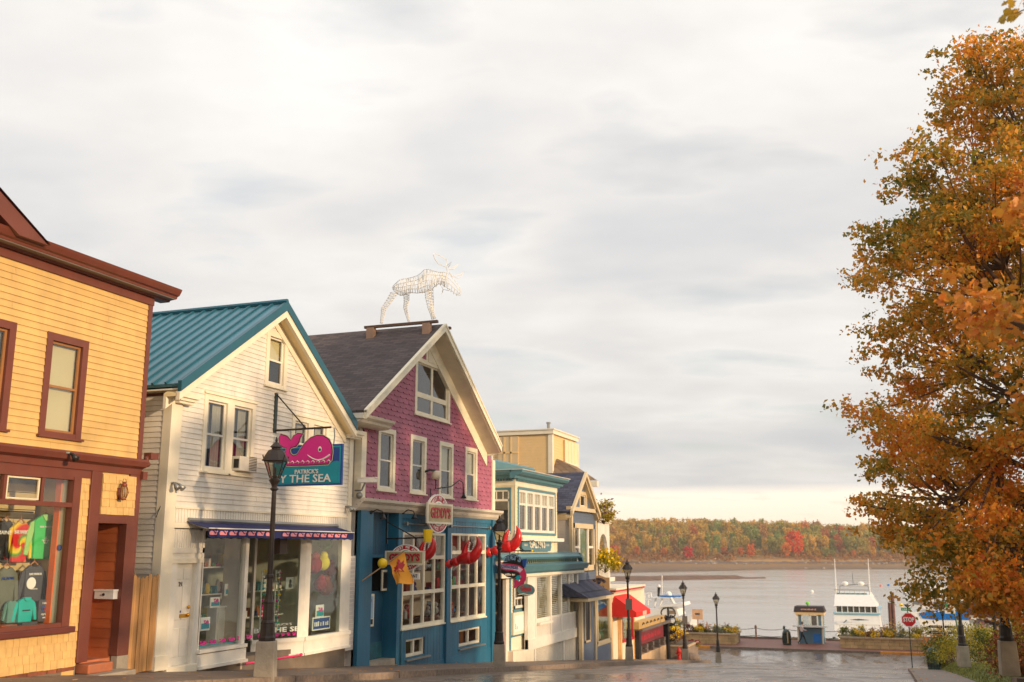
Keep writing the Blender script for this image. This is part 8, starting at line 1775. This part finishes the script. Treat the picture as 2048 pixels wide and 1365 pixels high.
# ================= maples =================
maple1=leafmat('maple leaves',trans=.5,cols=((92,104,40),(126,126,46),(172,144,52),(218,164,56),(238,158,52),(220,128,52)))
maple2=leafmat('near maple leaves',trans=.45,cols=((122,120,46),(160,132,50),(206,150,56),(226,146,60),(206,116,52)))
def branch(mb,a,b,r0,r1,sag=.3,n=5):
    a=Vector(a); b=Vector(b); pts=[]; rs=[]
    off=Vector((random.uniform(-1,1),random.uniform(-1,1),0))*.06*(b-a).length
    for i in range(n+1):
        u=i/n; p=a.lerp(b,u)+off*math.sin(u*math.pi)+Vector((0,0,-sag*math.sin(u*math.pi)*.3)); pts.append(p); rs.append(r0+(r1-r0)*u)
    mb.tube(pts,rs,6,cap=False)
OVAL6=np.array([(0,-.55),(.42,-.12),(.18,.18),(0,.55),(-.18,.18),(-.42,-.12)])
def big_tree(name,label,base,prof,ncl,per,leaf,m,rad,hfun=None,trunk_r=.26,singles=0,sectors=None,minr=0,zpow=1.,shape=MAPLE):
    t=thing(name,label,'tree',base); bxv=Vector(base)
    zs=[p[0] for p in prof]; rs=[p[1] for p in prof]
    C_=[]
    tries=0
    while len(C_)<ncl and tries<ncl*30:
        tries+=1
        z=zs[0]+(zs[-1]-zs[0])*random.random()**zpow; R=np.interp(z,zs,rs); r=R*math.sqrt(random.uniform(minr,1)); a=random.uniform(-math.pi,math.pi)
        # outline roughness
        r*=1-.10*(.5+.5*math.sin(a*5+z*2.3))*(r/R)
        x,y=r*math.cos(a),r*math.sin(a)
        if sectors and not sectors(x,y,z): continue
        C_.append((bxv.x+x,bxv.y+y,z))
    C_=np.array(C_); 
    top=max(zs); mb=MB(); mb.tube([(bxv.x,bxv.y,base[2]-.2),(bxv.x+.05,bxv.y,base[2]+.4),(bxv.x,bxv.y+.1,base[2]+3),(bxv.x-.1,bxv.y,(base[2]+top)/2),(bxv.x,bxv.y,top-1.5)],[trunk_r*1.6,trunk_r,trunk_r*.85,trunk_r*.5,.04],12)
    mb.build('trunk',bark,t,smooth=True)
    # limbs: groups of clusters share a limb
    order=np.argsort(np.arctan2(C_[:,1]-bxv.y,C_[:,0]-bxv.x)*3+C_[:,2]*.0)
    lb=MB(); k=0; groups=[order[i::max(1,ncl//9)] for i in range(max(1,ncl//9))]
    used=np.zeros(len(C_),bool)
    lv=[]
    nl=max(10,ncl//10)
    for i in range(nl):
        c=Vector(C_[random.randrange(len(C_))]); z0=base[2]+2.2+(c.z-base[2]-2.2)*random.uniform(.25,.6); z0=max(z0,zs[0]-.3 if c.z<zs[0]+2 else z0); z0=min(z0,top-2)
        st=Vector((bxv.x,bxv.y,z0)); mid=st.lerp(c,.62)+Vector((0,0,.25)); branch(lb,st,mid,.10,.045,.2); lv.append(mid); branch(lb,mid,c,.045,.015,.2)
    for c in C_:
        c=Vector(c); n_=min(lv,key=lambda q:(q-c).length)
        if (n_-c).length<4.2: branch(lb,n_,c,.028,.007,.3,4)
    lb.build('branches',bark,t)
    P=cluster_points(C_,per,rad*rng.uniform(.6,1.15,len(C_)),.5)
    # small secondary clumping: pull leaves to twig tips
    tw=cluster_points(C_,12,rad,.5); j=(np.arange(len(P))//per)*12+rng.integers(0,12,len(P)); P=tw[j]*.72+P*.28+rng.normal(size=P.shape)*.05
    V,k=leaves_np(P,leaf,shape,.9); V=V-np.array(base)
    if singles:
        d=np.linalg.norm(P-np.array([0,0,EZ]),axis=1); ok=np.argsort(d)[:singles*3][::3]; keep=np.ones(len(P),bool); keep[ok]=False
        VV=V.reshape(len(P),k,3)
        for i in ok:
            me=bpy.data.meshes.new('leaf'); c0=VV[i].mean(0); me.from_pydata([tuple(v) for v in (VV[i]-c0)],[],[tuple(range(k))]); me.materials.append(m); o=bpy.data.objects.new('leaf',me); link(o,t); o.location=tuple(c0)
        V=VV[keep].reshape(-1,3)
    o=mesh_np('crown',V,k,m,t); o['kind']='stuff'; return t
TX,TY=4.3,22.
prof=[]
for px,py in ((1990,1212),(1830,1195),(1790,1150),(1735,1060),(1725,1000),(1760,930),(1705,870),(1703,800),(1705,700),(1690,640),(1678,545),(1735,420),(1800,330),(1842,250),(1868,170),(1965,120)):
    x,z=G(px,py,TY); prof.append((z,TX-x-.02+(.32 if py>880 else 0)))
prof=sorted(prof); prof.append((prof[-1][0]-.02,.6))
ptop=prof[-2][0]
big_tree('maple_tree','large orange and olive autumn maple filling the right edge, full crown against the sky',(TX,TY,gz(TY)+.15),prof,680,300,.082,maple1,.80,singles=0,minr=.16,zpow=1.22,shape=OVAL6,sectors=lambda x,y,z: not(x>2.6) and y>-5.2+max(0,z-16.5)*.75)
# nearer maple, mostly off to the right, its outer branches hang into view
prof2=[(12.0,1.6),(12.8,3.0),(13.8,3.6),(15,3.4),(16,2.7),(16.7,1.8),(17.1,.8)]
big_tree('maple_tree','nearer maple with larger pinkish orange leaves hanging in at the right edge',(4.35,12.6,gz(12.6)+.15),prof2,120,130,.092,maple2,.60,singles=150,minr=.2,trunk_r=.2,zpow=1.)
# overhanging twig in the top right corner
x,z=G(2040,18,9.5); tw=thing('maple_twig','small leafy twig hanging in at the top right corner of the view','twig',(x+1.6,9.5,z+.9))
MB().tube([(x+1.6,9.5,z+.9),(x+.7,9.5,z+.35),(x+.1,9.5,z+.0),(x-.1,9.5,z-.05)],[.02,.014,.008,.004],5).build('stem',bark,tw)
for k in range(22):
    u=rng.uniform(0,1); c=np.array([[x-.16+1.5*u**2,9.5+rng.normal()*.06,z-.06+.75*u**2+rng.normal()*.06]]); V,kk=leaves_np(c,.085,MAPLE,.9); c0=V.mean(0)
    me=bpy.data.meshes.new('leaf'); me.from_pydata([tuple(v-c0) for v in V],[],[tuple(range(kk))]); me.materials.append(maple1); o=bpy.data.objects.new('leaf',me); link(o,tw); o.location=Vector(c0)-tw.location
# trees of the green opposite the shops (off to the right; they shade and are reflected in the shopfronts)
green_t=leafmat('park maple leaves',trans=.4,cols=((50,54,20),(90,76,24),(150,90,28)))
for (x,y,h,r) in ((13,11.8,11,2.6),(14,20.5,12,3.2),(44,10,9.5,4.6),(46,20,10,4.8),(43,30,10.5,5),(47,41,11,5),(44,52,11,5),(46,64,11.5,5),(20,33,11,3.)):
    b=gz(y)+.1; big_tree('park_tree','autumn tree of the green opposite the shops',(x,y,b),[(b+3.2,r*.5),(b+5,r),(b+h*.65,r*.9),(b+h*.85,r*.6),(b+h,.5)],60 if x>16 else 30,80 if x>16 else 60,.34 if x>16 else .2,green_t,1.2,minr=.2)
for o in bpy.data.objects:
    if o.name.startswith('park_tree'): o['group']='trees of the green opposite the shops'
# ================= island =================
def hgt(v,u):
    "v=distance beyond 560, u=x"
    b=0
    if v<0: return -1.5+v*.02
    if v<70: return .2+v*.02+.5*math.sin(u*.06)*min(1,v/30)
    if v<86: return 1.6+(v-70)*.22
    q=v-86; return 5.1+q*.055+ (6*math.exp(-((u-150)/110)**2)+3.0*math.exp(-((u-40)/60)**2))*min(1,q/90)
VX=[-math.sin(AZ),math.cos(AZ)]; UX=[math.cos(AZ),math.sin(AZ)]   # view frame: depth v, lateral u
def wpos(u,d): return (u*UX[0]+d*VX[0],u*UX[1]+d*VX[1])
mb=MB(); us=list(range(-300,341,10)); ds=[540,552,560,566,580,600,615,630,638,646,656,670,690,720,760,820,900]
for d in ds:
    for u in us:
        x,y=wpos(u,d+6*math.sin(u*.03)+3*math.sin(u*.11)-max(0,min(1,(150-u)/107))*100*max(0,min(1,(638-d)/72))); mb.v.append((x,y,hgt(d-560,u)+random.uniform(-.15,.15)))
n=len(us)
for i in range(len(ds)-1):
    for j in range(n-1): mb.f.append((i*n+j,i*n+j+1,(i+1)*n+j+1,(i+1)*n+j)); mb.m.append(0)
shorem=bpy.data.materials.new('island ground'); shorem.use_nodes=True
def _sm():
    nt=shorem.node_tree; N=nt.nodes; L=nt.links; p=N['Principled BSDF']; p.inputs['Roughness'].default_value=.9
    ge=N.new('ShaderNodeNewGeometry'); sp=N.new('ShaderNodeSeparateXYZ'); L.new(ge.outputs['Position'],sp.inputs[0])
    n=N.new('ShaderNodeTexNoise'); n.inputs['Scale'].default_value=.25; n.inputs['Detail'].default_value=8; L.new(ge.outputs['Position'],n.inputs[0])
    a=N.new('ShaderNodeMath'); a.operation='MULTIPLY_ADD'; a.inputs[1].default_value=2.6; L.new(n.outputs[0],a.inputs[0]); b=N.new('ShaderNodeMath'); b.operation='SUBTRACT'; L.new(sp.outputs[2],b.inputs[0]); b.inputs[1].default_value=1.3; L.new(b.outputs[0],a.inputs[2])
    r=N.new('ShaderNodeMapRange'); r.inputs[1].default_value=0; r.inputs[2].default_value=6; L.new(a.outputs[0],r.inputs[0])
    c=N.new('ShaderNodeValToRGB'); L.new(r.outputs[0],c.inputs[0]); e=c.color_ramp.elements
    e[0].position=0; e[0].color=lin((92,72,56))+(1,); e[1].position=1; e[1].color=lin((120,96,50))+(1,)
    for pz,cc in ((.10,(118,90,62)),(.28,(140,104,58)),(.40,(104,76,54)),(.47,(96,84,80)),(.56,(130,116,104)),(.62,(170,128,70)),(.8,(130,92,46))): q=e.new(pz); q.color=lin(cc)+(1,)
    L.new(c.outputs[0],p.inputs['Base Color'])
_sm()
kind(mb.build('island',shorem,None,smooth=True),'structure')
# sand bar in front
mb=MB()
for i in range(41):
    u=-60+i*3.9; w_=26*(1-i/40)**.8+1.2; d0=366+max(0,u-20)*.3; 
    for s,zq in ((-1,-.3),(-.6,.6),(0,1.3),(.6,.7),(1,-.3)): x,y=wpos(u,d0+s*w_*1.5+random.uniform(-1,1)); mb.v.append((x,y,zq*(1 if i<38 else .4)+random.uniform(-.08,.08)))
for i in range(40):
    for j in range(4): mb.f.append((i*5+j,(i+1)*5+j,(i+1)*5+j+1,i*5+j+1)); mb.m.append(0)
kind(mb.build('sand_bar',mat('sand bar mud',(110,80,60),.9,.3,scale=.4),None,smooth=True),'structure')
# rocks along the shore
rk=MB()
for i in range(420):
    u=random.uniform(-120,330); d=random.choice((628,634,640,560))+random.uniform(-5,5); x,y=wpos(u,d); z=hgt(d-560,u); s=random.uniform(.3,1.1); rk.ball((x,y,z+s*.2),s,4,sx=random.uniform(.7,1.6),sz=.7)
kind(tag(rk.build('shore_rocks',mat('shore rock',(150,138,126),.9,.4,scale=.3)),'scattered pale and dark rocks along the island shoreline','rocks'),'stuff')
# island trees
isl=leafmat('island foliage',trans=.3,hue_from_obj=True)
def crown_mesh(seed,conif=False,n=1100):
    r=np.random.default_rng(seed); 
    if conif:
        z=r.uniform(.12,1,n); rad=(1-z)*.34*r.uniform(.5,1,n); a=r.uniform(0,6.283,n); P=np.stack([rad*np.cos(a),rad*np.sin(a),z],1)
    else:
        k=44; zc=r.uniform(.22,.96,k); ra=np.sqrt(r.uniform(.1,1,k))*.34*np.sqrt(np.clip(1-((zc-.62)/.42)**2,.05,1)); a=r.uniform(0,6.283,k); C_=np.stack([ra*np.cos(a),ra*np.sin(a),zc],1)
        P=np.repeat(C_,n//k,axis=0)+r.normal(size=((n//k)*k,3))*np.array([.05,.05,.05])
    V,kk=leaves_np(P,.052,QUAD,.2,.0); return V,kk
CM=[]
for s in range(8):
    V,kk=crown_mesh(40+s,s>=7); o=mesh_np('island_tree',V,kk,isl); me=o.data
    # trunk triangles
    bpy.data.objects.remove(o); CM.append(me)
trm=mat('pale far trunk',(130,112,90),.9,.2)
tk=MB().tube([(0,0,-.1),(.01,0,.4),(0,0,.8)],[.022,.016,.006],5); trunk_me=bpy.data.meshes.new('trunk'); trunk_me.from_pydata(tk.v,[],tk.f); trunk_me.materials.append(trm)
pal={'amber':((206,166,66),(198,160,72),(186,154,66),(214,172,72)),'olive':((160,154,70),(146,146,68),(172,158,72),(134,136,64)),'orange':((206,120,56),(210,130,62),(192,112,60)),'red':((180,76,54),(170,80,60)),'russet':((180,134,78),(186,140,80),(168,128,74)),'green':((132,150,78),(144,156,80),(120,138,72))}
def far_tree(u,d,h,kind_,label,grp=None,wid=1.0,mi=None,z=None):
    x,y=wpos(u,d); zz_=hgt(d-560,u)-.4 if z is None else z
    o=bpy.data.objects.new('island_tree',CM[random.randrange(7) if mi is None else mi]); COL.objects.link(o); o.location=(x,y,zz_); o.scale=(h*wid,h*wid,h); o.rotation_euler=(0,0,random.uniform(0,6.28))
    o.color=lin(random.choice(pal[kind_]) if isinstance(kind_,str) else kind_)+(1,); o['label']=label; o['category']='tree'
    if grp: o['group']=grp
    return o
def PXU(px,d): return (px-1024)/2034*d
nm={'amber':'amber yellow','olive':'olive green','orange':'orange','red':'red','russet':'russet brown','green':'green'}
cnt=0
def _lab(k_,ri,px):
    z_='left of the crimson tree' if px<1376 else ('between the crimson and large orange trees' if px<1592 else 'right of the large orange tree')
    r_=('shore edge','front row','second row','middle','upper middle','ridge','skyline')[ri]
    s='%s tree at the island wood %s, %s'%(nm[k_],r_,z_); return s,s.replace(' tree at',' trees at')
rows=((655,10,.85),(668,11.5,.9),(682,13,.9),(700,14,.9),(722,14.5,.95),(748,15,1.),(775,15,1.))
for ri,(d,h,wf) in enumerate(rows):
    px=1150+random.uniform(0,16)
    while px<1800 and cnt<270:
        f=(px-1200)/600
        if px<1430: w_=[('amber',.62),('olive',.22),('orange',.06),('russet',.10)]
        elif px<1560: w_=[('green',.30),('olive',.42),('amber',.20),('russet',.08)]
        else: w_=[('green',.22),('olive',.34),('orange',.14),('amber',.22),('russet',.08)]
        if ri==0: w_=[('amber',.3),('russet',.3),('orange',.2),('olive',.2)]
        k_=random.choices([a for a,_ in w_],[b for _,b in w_])[0]
        hh=h*random.uniform(.72,1.12)*(.62 if ri==0 else 1)
        far_tree(PXU(px,d),d+random.uniform(-6,6),hh,k_,*_lab(k_,ri,px),wid=random.uniform(.55,.85) if ri else 1.0,mi=7 if (k_=='green' and random.random()<.25) else None)
        px+=random.uniform(13,21)*(1 if ri else 1.1); cnt+=1
far_tree(PXU(1376,640),641,8.5,(200,34,34),'small bright crimson tree low on the island shore left of centre',wid=1.1,mi=1)
far_tree(PXU(1592,648),650,17,(222,92,30),'large round vivid orange tree on the island above the kiosk',wid=.95,mi=2)
far_tree(PXU(1228,645),646,8.5,(206,90,60),'salmon orange tree beside the balcony on the island shore',wid=1.1,mi=3)
far_tree(PXU(1502,645),646,9,(218,112,30),'small pointed orange tree at the island shore middle',wid=.8,mi=4)
far_tree(PXU(1573,645),646,10,(220,130,40),'golden tree just left of the large orange island tree',wid=.8,mi=5)
far_tree(PXU(1412,645),647,11,(190,140,40),'golden yellow poplar right of the crimson island tree',wid=.7,mi=6)
# rest of the wood as one mass, reaching past the frame
P=[];cl=[]
parts=[]
for i in range(620):
    px=random.uniform(700,2500); d=random.uniform(662,860) if not(1150<px<1800) else random.uniform(740,860); u=PXU(px,d); h=random.uniform(11,15); V=np.array([v.co for v in CM[i%7].vertices]) if i<7 else parts_src[i%7]
    if i<7:
        if i==0: parts_src=[]
        parts_src.append(V)
    x,y=wpos(u,d); a=random.uniform(0,6.28); ca,sa=math.cos(a),math.sin(a); W=V.reshape(-1,4,3)[::2].reshape(-1,3); W=W@np.array([[ca,sa,0],[-sa,ca,0],[0,0,1]])*np.array([h*1.1,h*1.1,h])*1.0+np.array([x,y,hgt(d-560,u)-.4]); parts.append(W)
woodm=leafmat('island wood foliage',trans=.3,cols=((120,130,66),(150,146,68),(184,154,68),(200,156,70),(200,126,64)))
kind(tag(mesh_np('island_wood',np.concatenate(parts),4,woodm),'mixed autumn wood covering the far side of the island ridge','wood'),'stuff')
# undergrowth along the bluff
q=[]
for i in range(1500):
    u=random.uniform(-260,330); d=random.uniform(636,668); x,y=wpos(u,d); q.append((x,y,hgt(d-560,u)+random.uniform(.2,1.6)))
Pq=cluster_points(np.array(q),14,2.2,.6); V,k=leaves_np(Pq,.75,QUAD,.1); 
kind(tag(mesh_np('shore_brush',V,k,leafmat('russet brush',trans=.3,cols=((112,84,40),(150,100,50),(176,116,60),(140,112,50)))),'russet undergrowth along the island bluff','brush'),'stuff')

# fallen leaves
_n=900; _x=np.concatenate([rng.uniform(-13.2,-11.1,_n//3),rng.uniform(-10.8,.4,_n//3),rng.uniform(.6,6,_n-2*(_n//3))]); _y=rng.uniform(8,62,_n)
_z=np.array([gz(b)+(.155 if a<-10.9 or .5<a<2.15 else (.012 if a<.5 else .17+min(1,(a-2.15)/.62)*.37)) for a,b in zip(_x,_y)]); _V,_k=leaves_np(np.stack([_x,_y,_z],1),.09,OVAL6,0,.05)
_V=_V.reshape(_n,_k,3); _c=_V.mean(1,keepdims=True); _V[:,:,2]=_c[:,:,2]+(_V[:,:,2]-_c[:,:,2])*.12; kind(tag(mesh_np('fallen_leaves',_V.reshape(-1,3),_k,maple1),'scattered fallen maple leaves on road, sidewalks and lawn','leaves'),'stuff')
# ================= air =================
hm=bpy.data.materials.new('haze'); hm.use_nodes=True; _N=hm.node_tree.nodes; _N.clear(); _o=_N.new('ShaderNodeOutputMaterial'); _v=_N.new('ShaderNodeVolumePrincipled')
_v.inputs['Color'].default_value=(.97,.93,.88,1); _v.inputs['Density'].default_value=.00022; _v.inputs['Anisotropy'].default_value=.2; hm.node_tree.links.new(_v.outputs[0],_o.inputs['Volume'])
kind(MB().box(-950,950,-70,1550,-4.2,44).build('haze',hm),'stuff')
